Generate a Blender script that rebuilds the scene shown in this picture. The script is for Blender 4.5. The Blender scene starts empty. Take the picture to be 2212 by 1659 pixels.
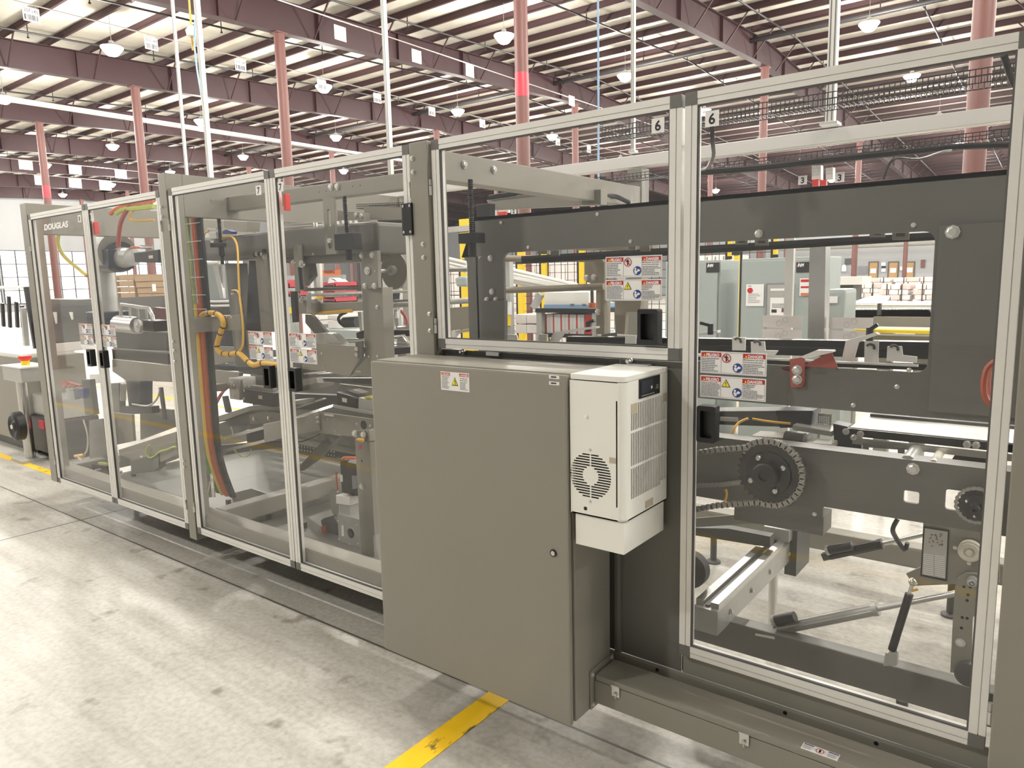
import bpy, bmesh, math, random
from mathutils import Vector, Matrix
from mathutils.geometry import tessellate_polygon
random.seed(7)
sc = bpy.context.scene
col = sc.collection

# ------------------------------------------------------------------ camera
W, H = 2212, 1659
FOC = 1567.54
YAW, PIT, ROL = -0.657219, -0.143226, -0.0226073
CAM = Vector((0.0, -2.05, 1.6))
_f = Vector((math.sin(YAW)*math.cos(PIT), math.cos(YAW)*math.cos(PIT), math.sin(PIT)))
_r = Vector((math.cos(YAW), -math.sin(YAW), 0)); _u = _r.cross(_f)
RT = math.cos(ROL)*_r + math.sin(ROL)*_u
UP = -math.sin(ROL)*_r + math.cos(ROL)*_u
cam = bpy.data.cameras.new('camera')
cam.sensor_width = 36.0; cam.lens = FOC/W*36.0; cam.clip_start = 0.05; cam.clip_end = 400
camo = bpy.data.objects.new('camera', cam); col.objects.link(camo)
M3 = Matrix((RT, UP, -_f)).transposed()
camo.matrix_world = Matrix.Translation(CAM) @ M3.to_4x4()
sc.camera = camo

# ------------------------------------------------------------------ world, exposure
world = bpy.data.worlds.new('world'); sc.world = world; world.use_nodes = True
world.node_tree.nodes['Background'].inputs[0].default_value = (0.75, 0.75, 0.72, 1)
world.node_tree.nodes['Background'].inputs[1].default_value = 0.4
sc.view_settings.view_transform = 'Standard'; sc.view_settings.look = 'None'
sc.view_settings.gamma = 1.0; sc.view_settings.use_curve_mapping = False
sc.view_settings.exposure = 0.42
sc.cycles.transparent_max_bounces = 40
sc.cycles.max_bounces = 8; sc.cycles.diffuse_bounces = 4; sc.cycles.glossy_bounces = 4
sc.cycles.sample_clamp_indirect = 4.0
LAMP_W = 560.0          # each pendant lamp

# ------------------------------------------------------------------ pixel -> place
def at(u, v, y=None, z=None, x=None):
    d = (u-W/2)/FOC*RT - (v-H/2)/FOC*UP + _f
    if y is not None: t = (y-CAM.y)/d.y
    elif z is not None: t = (z-CAM.z)/d.z
    else: t = (x-CAM.x)/d.x
    return CAM + t*d
def crop(ox, oy, s): return lambda x, y: (ox+x/s, oy+y/s)
cA = crop(340, 340, 3.771); cB = crop(900, 300, 3.318); cC = crop(1440, 460, 2.865); cE = crop(1440, 880, 2.865)
cF = crop(0, 400, 4.608); cG = crop(0, 740, 3.95); cH = crop(360, 740, 2.9625); cI = crop(780, 740, 3.072); cJ = crop(1180, 1160, 2.1434)
def q(c, x, y, dep): return at(*c(x, y), y=dep)

# ------------------------------------------------------------------ materials
MATS = {}
def mat(name, rgb, rough=0.5, metal=0.0, noise=0.0, scale=8.0, bump=0.0, emit=None, spec=0.5, coat=0.0):
    m = bpy.data.materials.new(name); m.use_nodes = True
    nt = m.node_tree; b = nt.nodes['Principled BSDF']
    b.inputs['Base Color'].default_value = (*rgb, 1); b.inputs['Roughness'].default_value = rough
    b.inputs['Metallic'].default_value = metal; b.inputs['Specular IOR Level'].default_value = spec
    if coat: b.inputs['Coat Weight'].default_value = coat; b.inputs['Coat Roughness'].default_value = 0.15
    if noise or bump:
        tc = nt.nodes.new('ShaderNodeTexCoord'); n = nt.nodes.new('ShaderNodeTexNoise')
        n.inputs['Scale'].default_value = scale; n.inputs['Detail'].default_value = 5
        nt.links.new(tc.outputs['Object'], n.inputs['Vector'])
        if noise:
            mx = nt.nodes.new('ShaderNodeMix'); mx.data_type = 'RGBA'
            mx.inputs[6].default_value = (*[c*(1-noise) for c in rgb], 1)
            mx.inputs[7].default_value = (*[min(1, c*(1+noise)) for c in rgb], 1)
            nt.links.new(n.outputs['Fac'], mx.inputs[0]); nt.links.new(mx.outputs[2], b.inputs['Base Color'])
        if bump:
            bp = nt.nodes.new('ShaderNodeBump'); bp.inputs['Strength'].default_value = bump; bp.inputs['Distance'].default_value = 0.01
            nt.links.new(n.outputs['Fac'], bp.inputs['Height']); nt.links.new(bp.outputs[0], b.inputs['Normal'])
    if emit:
        b.inputs['Emission Color'].default_value = (*rgb, 1); b.inputs['Emission Strength'].default_value = emit
    MATS[name] = m; return m
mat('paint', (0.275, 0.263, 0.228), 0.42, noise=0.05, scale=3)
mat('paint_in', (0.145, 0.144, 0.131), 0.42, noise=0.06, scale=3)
mat('paint_dark', (0.075, 0.078, 0.075), 0.45, noise=0.08, scale=4)
mat('cap', (0.15, 0.15, 0.14), 0.5)
mat('alu', (0.80, 0.79, 0.76), 0.36, metal=0.15, noise=0.03, scale=20)
mat('steel', (0.62, 0.62, 0.60), 0.28, metal=0.95, noise=0.08, scale=15)
mat('zinc', (0.70, 0.69, 0.66), 0.3, metal=0.8)
mat('castalu', (0.50, 0.50, 0.48), 0.42, metal=0.6, noise=0.08, scale=25)
mat('black', (0.012, 0.012, 0.014), 0.42)
mat('blacksteel', (0.03, 0.03, 0.032), 0.35, metal=0.3)
mat('chain', (0.34, 0.33, 0.31), 0.35, metal=0.5)
mat('rubber', (0.02, 0.02, 0.022), 0.6)
mat('white', (0.90, 0.905, 0.86), 0.4, noise=0.02, scale=6)
mat('label', (0.88, 0.88, 0.88), 0.45)
mat('red', (0.55, 0.02, 0.025), 0.45)
mat('brightred', (0.75, 0.05, 0.04), 0.4)
mat('yellow', (0.86, 0.62, 0.02), 0.5)
mat('sign_yellow', (0.9, 0.75, 0.03), 0.5)
mat('blue', (0.02, 0.05, 0.26), 0.5)
mat('skyblue', (0.33, 0.52, 0.80), 0.45)
mat('ink', (0.02, 0.02, 0.025), 0.6)
mat('ink_grey', (0.22, 0.22, 0.24), 0.6)
mat('cable_yellow', (0.75, 0.44, 0.06), 0.5)
mat('cable_orange', (0.72, 0.16, 0.05), 0.5)
mat('cable_red', (0.42, 0.09, 0.07), 0.5)
mat('cable_green', (0.10, 0.26, 0.06), 0.5)
mat('cable_lime', (0.50, 0.60, 0.12), 0.5)
mat('maroon', (0.040, 0.016, 0.019), 0.6, noise=0.12, scale=2)
mat('column_red', (0.15, 0.062, 0.054), 0.5, noise=0.05, scale=2)
mat('column_band', (0.72, 0.03, 0.05), 0.4)
mat('pipe_black', (0.022, 0.02, 0.022), 0.5)
mat('beige_tape', (0.52, 0.47, 0.36), 0.7)
mat('wood', (0.42, 0.25, 0.10), 0.5, noise=0.15, scale=6)
mat('cardboard', (0.36, 0.25, 0.15), 0.8, noise=0.15, scale=12)
mat('cabinet_green', (0.36, 0.41, 0.40), 0.45)
mat('wall_grey', (0.36, 0.37, 0.38), 0.7)
mat('bag_white', (0.80, 0.76, 0.74), 0.6, noise=0.06, scale=9)
mat('bag_pink', (0.72, 0.58, 0.54), 0.6, noise=0.1, scale=9)
mat('cream', (0.72, 0.70, 0.60), 0.5)
mat('tan', (0.30, 0.27, 0.21), 0.5, noise=0.06, scale=5)
mat('skin_dark_blue', (0.02, 0.025, 0.045), 0.4)
mat('orange', (0.70, 0.17, 0.05), 0.5)
mat('gasket', (0.10, 0.10, 0.10), 0.6)
mat('hose_red', (0.36, 0.075, 0.04), 0.5)
mat('pink', (0.62, 0.07, 0.10), 0.5)
mat('bulb', (1.0, 0.97, 0.90), 0.5, emit=14.0)
mat('panel_light', (1.0, 0.99, 0.95), 0.5, emit=1.6)
mat('clear_dome', (1.0, 0.97, 0.90), 0.3, emit=9.0)

def floor_mat():
    m = bpy.data.materials.new('concrete'); m.use_nodes = True; nt = m.node_tree; b = nt.nodes['Principled BSDF']
    L = nt.links.new
    geo = nt.nodes.new('ShaderNodeNewGeometry')
    def noise(scale, detail=6, rough=0.6, stretch=None):
        n = nt.nodes.new('ShaderNodeTexNoise'); n.inputs['Scale'].default_value = scale
        n.inputs['Detail'].default_value = detail; n.inputs['Roughness'].default_value = rough
        if stretch:
            mp = nt.nodes.new('ShaderNodeMapping'); mp.inputs['Scale'].default_value = stretch
            L(geo.outputs['Position'], mp.inputs['Vector']); L(mp.outputs[0], n.inputs['Vector'])
        else: L(geo.outputs['Position'], n.inputs['Vector'])
        return n
    def ramp(src, stops):
        r = nt.nodes.new('ShaderNodeValToRGB'); cr = r.color_ramp
        while len(cr.elements) < len(stops): cr.elements.new(0.5)
        for e, (p, c) in zip(cr.elements, stops): e.position = p; e.color = (*c, 1)
        L(src, r.inputs[0]); return r
    def mul(a, bb, f=1.0):
        x = nt.nodes.new('ShaderNodeMix'); x.data_type = 'RGBA'; x.blend_type = 'MULTIPLY'; x.inputs[0].default_value = f
        L(a, x.inputs[6]); L(bb, x.inputs[7]); return x.outputs[2]
    base = ramp(noise(0.9).outputs['Fac'], [(0.30, (0.40, 0.385, 0.35)), (0.5, (0.56, 0.545, 0.50)), (0.72, (0.63, 0.61, 0.56))])
    fine = ramp(noise(38, 4).outputs['Fac'], [(0.35, (0.80, 0.80, 0.80)), (0.6, (1, 1, 1))])
    spots = ramp(noise(5.5, 3, 0.55).outputs['Fac'], [(0.27, (0.52, 0.50, 0.47)), (0.38, (1, 1, 1))])
    strk = ramp(noise(2.2, 4, 0.6, (0.25, 5.0, 1)).outputs['Fac'], [(0.32, (0.78, 0.77, 0.75)), (0.55, (1, 1, 1))])
    c = mul(mul(mul(base.outputs[0], fine.outputs[0]), spots.outputs[0]), strk.outputs[0], 0.8)
    # saw-cut joints along x and across y
    sep = nt.nodes.new('ShaderNodeSeparateXYZ'); L(geo.outputs['Position'], sep.inputs[0])
    def line(out, pos, w):
        a = nt.nodes.new('ShaderNodeMath'); a.operation = 'SUBTRACT'; L(out, a.inputs[0]); a.inputs[1].default_value = pos
        bb = nt.nodes.new('ShaderNodeMath'); bb.operation = 'ABSOLUTE'; L(a.outputs[0], bb.inputs[0])
        d = nt.nodes.new('ShaderNodeMath'); d.operation = 'LESS_THAN'; L(bb.outputs[0], d.inputs[0]); d.inputs[1].default_value = w
        return d.outputs[0]
    j = line(sep.outputs['Y'], -0.028, 0.006)
    for (o, p, w) in ((sep.outputs['X'], -5.4, 0.008), (sep.outputs['Y'], 5.0, 0.006), (sep.outputs['X'], 2.2, .006), (sep.outputs['Y'], -4.6, 0.006)):
        k = nt.nodes.new('ShaderNodeMath'); k.operation = 'MAXIMUM'; L(j, k.inputs[0]); L(line(o, p, w), k.inputs[1]); j = k.outputs[0]
    mx = nt.nodes.new('ShaderNodeMix'); mx.data_type = 'RGBA'; L(j, mx.inputs[0]); L(c, mx.inputs[6]); mx.inputs[7].default_value = (0.10, 0.095, 0.085, 1)
    L(mx.outputs[2], b.inputs['Base Color'])
    rr = ramp(noise(1.7, 5).outputs['Fac'], [(0.35, (0.30,)*3), (0.65, (0.46,)*3)])
    L(rr.outputs[0], b.inputs['Roughness']); b.inputs['Specular IOR Level'].default_value = 0.5
    MATS['concrete'] = m
floor_mat()

def tape_mat():
    m = bpy.data.materials.new('tape'); m.use_nodes = True; nt = m.node_tree; b = nt.nodes['Principled BSDF']; L = nt.links.new
    geo = nt.nodes.new('ShaderNodeNewGeometry'); n = nt.nodes.new('ShaderNodeTexNoise'); n.inputs['Scale'].default_value = 9; n.inputs['Detail'].default_value = 8
    mp = nt.nodes.new('ShaderNodeMapping'); mp.inputs['Scale'].default_value = (3, 1, 1); L(geo.outputs['Position'], mp.inputs[0]); L(mp.outputs[0], n.inputs['Vector'])
    r = nt.nodes.new('ShaderNodeValToRGB'); r.color_ramp.elements[0].position = 0.33; r.color_ramp.elements[0].color = (0.16, 0.11, 0.02, 1)
    r.color_ramp.elements[1].position = 0.40; r.color_ramp.elements[1].color = (0.95, 0.60, 0.006, 1)
    L(n.outputs['Fac'], r.inputs[0]); L(r.outputs[0], b.inputs['Base Color']); b.inputs['Roughness'].default_value = 0.5
    MATS['tape'] = m
tape_mat()

def deck_mat():
    m = bpy.data.materials.new('deck'); m.use_nodes = True; nt = m.node_tree; b = nt.nodes['Principled BSDF']; L = nt.links.new
    geo = nt.nodes.new('ShaderNodeNewGeometry'); n = nt.nodes.new('ShaderNodeTexNoise'); n.inputs['Scale'].default_value = 1.3; n.inputs['Detail'].default_value = 6
    L(geo.outputs['Position'], n.inputs['Vector'])
    r = nt.nodes.new('ShaderNodeValToRGB'); r.color_ramp.elements[0].position = 0.3; r.color_ramp.elements[0].color = (0.46, 0.43, 0.37, 1)
    r.color_ramp.elements[1].position = 0.7; r.color_ramp.elements[1].color = (0.62, 0.59, 0.52, 1)
    L(n.outputs['Fac'], r.inputs[0]); L(r.outputs[0], b.inputs['Base Color']); b.inputs['Roughness'].default_value = 0.7
    bp = nt.nodes.new('ShaderNodeBump'); bp.inputs['Strength'].default_value = 0.4; bp.inputs['Distance'].default_value = 0.08
    L(n.outputs['Fac'], bp.inputs['Height']); L(bp.outputs[0], b.inputs['Normal'])
    MATS['deck'] = m
deck_mat()

def pane_mat(name, trans, haze):
    m = bpy.data.materials.new(name); m.use_nodes = True; nt = m.node_tree; nt.nodes.clear(); L = nt.links.new
    out = nt.nodes.new('ShaderNodeOutputMaterial'); t = nt.nodes.new('ShaderNodeBsdfTransparent'); t.inputs[0].default_value = (*trans, 1)
    g = nt.nodes.new('ShaderNodeBsdfGlossy'); g.inputs['Roughness'].default_value = 0.02; g.inputs[0].default_value = (1, 1, 1, 1)
    d = nt.nodes.new('ShaderNodeBsdfDiffuse'); d.inputs[0].default_value = (0.8, 0.8, 0.78, 1)
    lw = nt.nodes.new('ShaderNodeLayerWeight'); lw.inputs[0].default_value = 0.5
    pw = nt.nodes.new('ShaderNodeMath'); pw.operation = 'POWER'; L(lw.outputs['Facing'], pw.inputs[0]); pw.inputs[1].default_value = 5.0
    fr = nt.nodes.new('ShaderNodeMath'); fr.operation = 'MULTIPLY_ADD'; L(pw.outputs[0], fr.inputs[0]); fr.inputs[1].default_value = 0.55; fr.inputs[2].default_value = 0.028
    geo = nt.nodes.new('ShaderNodeNewGeometry'); n = nt.nodes.new('ShaderNodeTexNoise'); n.inputs['Scale'].default_value = 2.2; n.inputs['Detail'].default_value = 7
    L(geo.outputs['Position'], n.inputs['Vector'])
    mr = nt.nodes.new('ShaderNodeMapRange'); mr.inputs[1].default_value = 0.35; mr.inputs[2].default_value = 0.75; mr.inputs[3].default_value = haze*0.3; mr.inputs[4].default_value = haze
    L(n.outputs['Fac'], mr.inputs[0])
    m1 = nt.nodes.new('ShaderNodeMixShader'); L(mr.outputs[0], m1.inputs[0]); L(t.outputs[0], m1.inputs[1]); L(d.outputs[0], m1.inputs[2])
    m2 = nt.nodes.new('ShaderNodeMixShader'); L(fr.outputs[0], m2.inputs[0]); L(m1.outputs[0], m2.inputs[1]); L(g.outputs[0], m2.inputs[2])
    L(m2.outputs[0], out.inputs[0]); MATS[name] = m
pane_mat('pane', (0.955, 0.955, 0.955), 0.004)
pane_mat('window_glass', (0.9, 0.93, 0.95), 0.01)

# ------------------------------------------------------------------ builders
class MB:
    def __init__(s): s.v = []; s.f = []
    def add(s, vs, fs):
        o = len(s.v); s.v += [Vector(p) for p in vs]; s.f += [tuple(i+o for i in f) for f in fs]; return s
    def box(s, x0, x1, y0, y1, z0, z1):
        if x0 > x1: x0, x1 = x1, x0
        if y0 > y1: y0, y1 = y1, y0
        if z0 > z1: z0, z1 = z1, z0
        v = [(x0,y0,z0),(x1,y0,z0),(x1,y1,z0),(x0,y1,z0),(x0,y0,z1),(x1,y0,z1),(x1,y1,z1),(x0,y1,z1)]
        return s.add(v, [(3,2,1,0),(4,5,6,7),(0,1,5,4),(1,2,6,5),(2,3,7,6),(3,0,4,7)])
    def ext(s, poly, vec):
        """polygon of 3D points extruded by vec"""
        n = len(poly); p = [Vector(a) for a in poly]; vec = Vector(vec)
        nn = sum(((p[i]-p[0]).cross(p[(i+1) % n]-p[0]) for i in range(1, n-1)), Vector())
        if nn.dot(vec) > 0: p = p[::-1]
        vs = p + [a+vec for a in p]
        fs = [tuple(range(n)), tuple(range(2*n-1, n-1, -1))] + [((i+1) % n, i, i+n, (i+1) % n+n) for i in range(n)]
        return s.add(vs, fs)
    def bar(s, p0, p1, w, h, up=(0,0,1)):
        """rectangular bar from p0 to p1; w across, h along up"""
        p0 = Vector(p0); p1 = Vector(p1); d = (p1-p0).normalized(); up = Vector(up)
        sd = d.cross(up)
        if sd.length < 1e-4: sd = d.cross(Vector((0,1,0)))
        sd.normalize(); u2 = sd.cross(d)
        c = [sd*w/2*a+u2*h/2*b for a, b in ((-1,-1),(1,-1),(1,1),(-1,1))]
        return s.ext([p0+k for k in c], p1-p0)
    def cyl(s, p0, p1, r, n=14, r2=None, caps=True):
        p0 = Vector(p0); p1 = Vector(p1); d = (p1-p0).normalized(); r2 = r if r2 is None else r2
        a = d.orthogonal().normalized(); b = d.cross(a)
        cs = [(math.cos(2*math.pi*i/n), math.sin(2*math.pi*i/n)) for i in range(n)]
        vs = [p0+(a*c+b*k)*r for c, k in cs]+[p1+(a*c+b*k)*r2 for c, k in cs]
        fs = [(i, (i+1) % n, (i+1) % n+n, i+n) for i in range(n)]
        if caps: fs += [tuple(range(n-1, -1, -1)), tuple(range(n, 2*n))]
        return s.add(vs, fs)
    def lathe(s, p0, d, prof, n=20):
        """prof: list of (distance along d, radius)"""
        p0 = Vector(p0); d = Vector(d).normalized(); a = d.orthogonal().normalized(); b = d.cross(a)
        vs = []; fs = []; m = len(prof)
        for t, r in prof:
            for i in range(n):
                an = 2*math.pi*i/n; vs.append(p0+d*t+(a*math.cos(an)+b*math.sin(an))*max(r, 1e-5))
        for j in range(m-1):
            for i in range(n): fs.append((j*n+i, j*n+(i+1) % n, (j+1)*n+(i+1) % n, (j+1)*n+i))
        return s.add(vs, fs)
    def tube(s, pts, r, n=7, smooth=3):
        p = [Vector(a) for a in pts]
        if smooth and len(p) > 2:
            o = []
            for i in range(len(p)-1):
                a, b, c, d = p[max(i-1, 0)], p[i], p[i+1], p[min(i+2, len(p)-1)]
                for k in range(smooth):
                    t = k/smooth
                    o.append(0.5*((2*b)+(c-a)*t+(2*a-5*b+4*c-d)*t*t+(3*b-a-3*c+d)*t**3))
            o.append(p[-1]); p = o
        vs = []; fs = []; a = None
        for i, c in enumerate(p):
            d = (p[min(i+1, len(p)-1)]-p[max(i-1, 0)])
            if d.length < 1e-9: d = Vector((0,0,1))
            d.normalize()
            a = d.orthogonal().normalized() if a is None else (a-d*a.dot(d)).normalized()
            b = d.cross(a)
            vs += [c+(a*math.cos(2*math.pi*k/n)+b*math.sin(2*math.pi*k/n))*r for k in range(n)]
        for i in range(len(p)-1):
            fs += [(i*n+k, i*n+(k+1) % n, (i+1)*n+(k+1) % n, (i+1)*n+k) for k in range(n)]
        fs += [tuple(range(n-1, -1, -1)), tuple((len(p)-1)*n+k for k in range(n))]
        return s.add(vs, fs)
    def plate(s, outer, holes, vec):
        """planar plate with holes: loops of 3D points, extruded by vec"""
        loops = [[Vector(a) for a in l] for l in [outer]+list(holes)]; vec = Vector(vec)
        bm = bmesh.new(); es = []
        for l in loops:
            vv = [bm.verts.new(p) for p in l]
            es += [bm.edges.new((vv[i], vv[(i+1) % len(vv)])) for i in range(len(vv))]
        bm.verts.index_update()
        bmesh.ops.triangle_fill(bm, use_beauty=True, use_dissolve=False, edges=es, normal=vec.normalized())
        bm.verts.index_update()
        flat = [v.co.copy() for v in bm.verts]; tris = [tuple(v.index for v in f.verts) for f in bm.faces]; bm.free()
        n = len(flat); o = len(s.v); s.v += flat+[p+vec for p in flat]
        for a, b, c in tris:
            nn = (flat[b]-flat[a]).cross(flat[c]-flat[a])
            if nn.dot(vec) > 0: a, c = c, a
            s.f += [(o+a, o+b, o+c), (o+n+c, o+n+b, o+n+a)]
        k = 0
        for l in loops:
            m = len(l)
            for i in range(m): s.f.append((o+k+i, o+k+(i+1) % m, o+n+k+(i+1) % m, o+n+k+i))
            k += m
        return s
    def rplate(s, o, ux, uy, w, h, holes, vec):
        """flat w x h plate from corner o along ux, uy with rectangular holes (a0,a1,b0,b1), extruded by vec"""
        o = Vector(o); ux = Vector(ux); uy = Vector(uy); vec = Vector(vec)
        xs = sorted({0, w}|{v for q_ in holes for v in q_[:2]}); zs = sorted({0, h}|{v for q_ in holes for v in q_[2:]})
        for b0, b1 in zip(zs, zs[1:]):
            mb_ = (b0+b1)/2; act = [q_ for q_ in holes if q_[2] < mb_ < q_[3]]; run = None
            for a0, a1 in zip(xs, xs[1:]):
                ma = (a0+a1)/2; solid = not any(q_[0] < ma < q_[1] for q_ in act)
                if solid and run is None: run = a0
                if not solid and run is not None: s.ext([o+ux*run+uy*b0, o+ux*a0+uy*b0, o+ux*a0+uy*b1, o+ux*run+uy*b1], vec); run = None
            if run is not None: s.ext([o+ux*run+uy*b0, o+ux*w+uy*b0, o+ux*w+uy*b1, o+ux*run+uy*b1], vec)
        return s
    def sphere(s, c, r, n=10):
        c = Vector(c); return s.lathe(c-Vector((0,0,r)), (0,0,1), [(r-r*math.cos(math.pi*i/n), r*math.sin(math.pi*i/n)) for i in range(n+1)], n=2*n)
    def build(s, name, m, parent=None, smooth=False, bev=0, loc=None, fix=True):
        me = bpy.data.meshes.new(name)
        org = Vector((0,0,0))
        if parent is not None: org = wloc(parent)
        elif loc is not None: org = Vector(loc)
        elif s.v: 
            lo = Vector([min(p[i] for p in s.v) for i in range(3)]); hi = Vector([max(p[i] for p in s.v) for i in range(3)])
            org = Vector(((lo.x+hi.x)/2, (lo.y+hi.y)/2, lo.z))
        me.from_pydata([p-org for p in s.v], [], s.f)
        if fix or bev:
            bm = bmesh.new(); bm.from_mesh(me); bmesh.ops.recalc_face_normals(bm, faces=bm.faces)
            if bev:
                es = [e for e in bm.edges if len(e.link_faces) == 2 and e.calc_face_angle(0) > 0.6]
                try: bmesh.ops.bevel(bm, geom=es, offset=bev, segments=2, profile=0.7, affect='EDGES', clamp_overlap=True)
                except Exception: pass
            bm.to_mesh(me); bm.free()
        me.materials.append(MATS[m])
        if smooth:
            for p in me.polygons: p.use_smooth = True
            try: me.set_sharp_from_angle(angle=0.7)
            except Exception: pass
        o = bpy.data.objects.new(name, me); col.objects.link(o)
        if parent is not None: o.parent = parent
        else: o.location = org
        o['_w'] = tuple(org)
        return o
def wloc(o): return Vector(o['_w'])
def thing(name, label, cat, loc=(0,0,0), group=None):
    o = bpy.data.objects.new(name, None); col.objects.link(o); o.location = loc; o['_w'] = tuple(loc)
    o.empty_display_size = 0.05; o['label'] = label; o['category'] = cat
    if group: o['group'] = group
    return o
def tag(o, label, cat, group=None):
    o['label'] = label; o['category'] = cat
    if group: o['group'] = group
    return o
def struct(o): o['kind'] = 'structure'; return o
def share(src, parent, off, name=None):
    """copy of a part that shares its mesh, shifted by off from the source's place, under parent"""
    c = bpy.data.objects.new(name or src.name.split('.')[0], src.data); col.objects.link(c)
    c.parent = parent; c.location = wloc(src)+Vector(off)-wloc(parent); c['_w'] = tuple(wloc(src)+Vector(off)); return c
_text_cache = {}
def text_data(s, size, shear=0.0, bold=0.0):
    k = (s, size, shear, bold)
    if k in _text_cache: return _text_cache[k]
    cu = bpy.data.curves.new('t', 'FONT'); cu.body = s; cu.size = size; cu.shear = shear; cu.offset = bold; cu.resolution_u = 3
    o = bpy.data.objects.new('t', cu); col.objects.link(o)
    dg = bpy.context.evaluated_depsgraph_get(); me = bpy.data.meshes.new_from_object(o.evaluated_get(dg))
    vs = [v.co.copy() for v in me.vertices]; fs = [tuple(p.vertices) for p in me.polygons]
    bpy.data.objects.remove(o); bpy.data.curves.remove(cu); bpy.data.meshes.remove(me)
    _text_cache[k] = (vs, fs); return vs, fs
def text(mb, s, org, size, ux=(1,0,0), uy=(0,0,1), width=None, align='L', shear=0.0, bold=0.0):
    """flat lettering added to mb at org, baseline along ux"""
    vs, fs = text_data(s, size, shear, bold); ux = Vector(ux); uy = Vector(uy); org = Vector(org)
    if not vs: return mb
    x0 = min(v.x for v in vs); x1 = max(v.x for v in vs); k = 1.0
    if width: k = width/(x1-x0)
    off = 0 if align == 'L' else -(x1-x0)*k/2
    return mb.add([org+ux*((v.x-x0)*k+off)+uy*v.y for v in vs], fs)
def bolt(mb, c, d, r=0.008, h=0.006):
    c = Vector(c); d = Vector(d).normalized(); mb.lathe(c, d, [(0, r*1.35), (h*0.25, r*1.35), (h*0.25, r), (h*0.85, r), (h, r*0.7), (h, 0)], n=8); return mb
# ================================================================== SETTING
X0, X1, Y0, Y1 = -64.0, 14.0, -16.0, 60.0
RIDGE = 23.8
def zg(y): return 8.23+0.045*(y if y < RIDGE else 2*RIDGE-y)
fl = struct(MB().box(X0, X1, Y0, Y1, -0.2, 0).build('floor', 'concrete'))
ceil = MB()
ys = [Y0, RIDGE, Y1]
ceil.ext([(X0, y, zg(y)+0.235) for y in ys]+[(X0, y, zg(y)+0.30) for y in ys[::-1]], (X1-X0, 0, 0))
ceil = struct(ceil.build('ceiling', 'deck', loc=(0, 0, 8.0)))
# purlins: one shared mesh, a Z section running the whole length
pm = MB()
sec = [(-0.06, 0.0), (0.006, 0.0), (0.006, 0.195), (0.07, 0.195), (0.07, 0.205), (-0.006, 0.205), (-0.006, 0.01), (-0.06, 0.01)]
pm.ext([(X0, a, b) for a, b in sec], (X1-X0, 0, 0))
y = 6.36-1.14*19; first = None
while y < Y1-0.3:
    if y > Y0+0.3:
        if first is None:
            mm = MB(); mm.add([v+Vector((0, y, zg(y)+0.02)) for v in pm.v], pm.f); first = mm.build('purlin', 'maroon', ceil); first['_w'] = (0, 0, 8.0); fy = y
        else: share(first, ceil, (0, y-fy, zg(y)-zg(fy)))
    y += 1.14
# girders
GX = [-1.19-7.62*k for k in range(-2, 9)]
g0 = None
for gx in GX:
    if gx < X0 or gx > X1: continue
    if g0 is None:
        m = MB(); dep = 0.76
        m.ext([(gx-0.008, y_, zg(y_)) for y_ in ys]+[(gx-0.008, y_, zg(y_)-dep) for y_ in ys[::-1]], (0.016, 0, 0))
        for a, b in ((ys[0], ys[1]), (ys[1], ys[2])):
            for o in (0.0, -dep): m.bar((gx, a, zg(a)+o), (gx, b, zg(b)+o), 0.24, 0.022)
        yy = Y0+1
        while yy < Y1: m.box(gx-0.1, gx+0.1, yy-0.006, yy+0.006, zg(yy)-dep, zg(yy)); yy += 2.9
        g0 = m.build('girder', 'maroon', ceil); g0x = gx
        b = MB(); yy = 6.36-1.14*18
        while yy < Y1-1:
            for sx in (-1, 1): b.bar((gx+sx*0.1, yy, zg(yy)-dep+0.02), (gx+sx*0.75, yy, zg(yy)+0.04), 0.035, 0.035)
            yy += 2.28
        g0b = b.build('bracing', 'maroon', g0)
    else:
        g = share(g0, ceil, (gx-g0x, 0, 0)); share(g0b, g, (gx-g0x, 0, 0))
# walls
def wall(name, x0, x1, y0, y1, h=9.6): return struct(MB().box(x0, x1, y0, y1, 0, h).build(name, 'wall_grey'))
wall('wall_back', X0, X1, Y1, Y1+0.3)
wall('wall_front', X0, X1, Y0-0.3, Y0)
wall('wall_right', X1, X1+0.3, Y0, Y1)
wl = wall('wall_left', X0-0.3, X0, Y0, Y1)
# bright daylight panels along the far left wall, in a dark grid of mullions
wz0, wz1 = 0.6, 4.6
for k, yb in enumerate([6+6.2*i for i in range(6)]):
    w = struct(MB().box(X0+0.02, X0+0.08, yb, yb+6.0, wz0, wz1).build('window_%d' % (k+1), 'panel_light'))
    for i in range(7): MB().box(X0+0.08, X0+0.14, yb+i*1.0-0.035, yb+i*1.0+0.035, wz0, wz1).build('mullion', 'blacksteel', w)
    for i in range(5): MB().box(X0+0.08, X0+0.15, yb, yb+6.0, wz0+i*1.0-0.03, wz0+i*1.0+0.03).build('transom', 'blacksteel', w)

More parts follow.
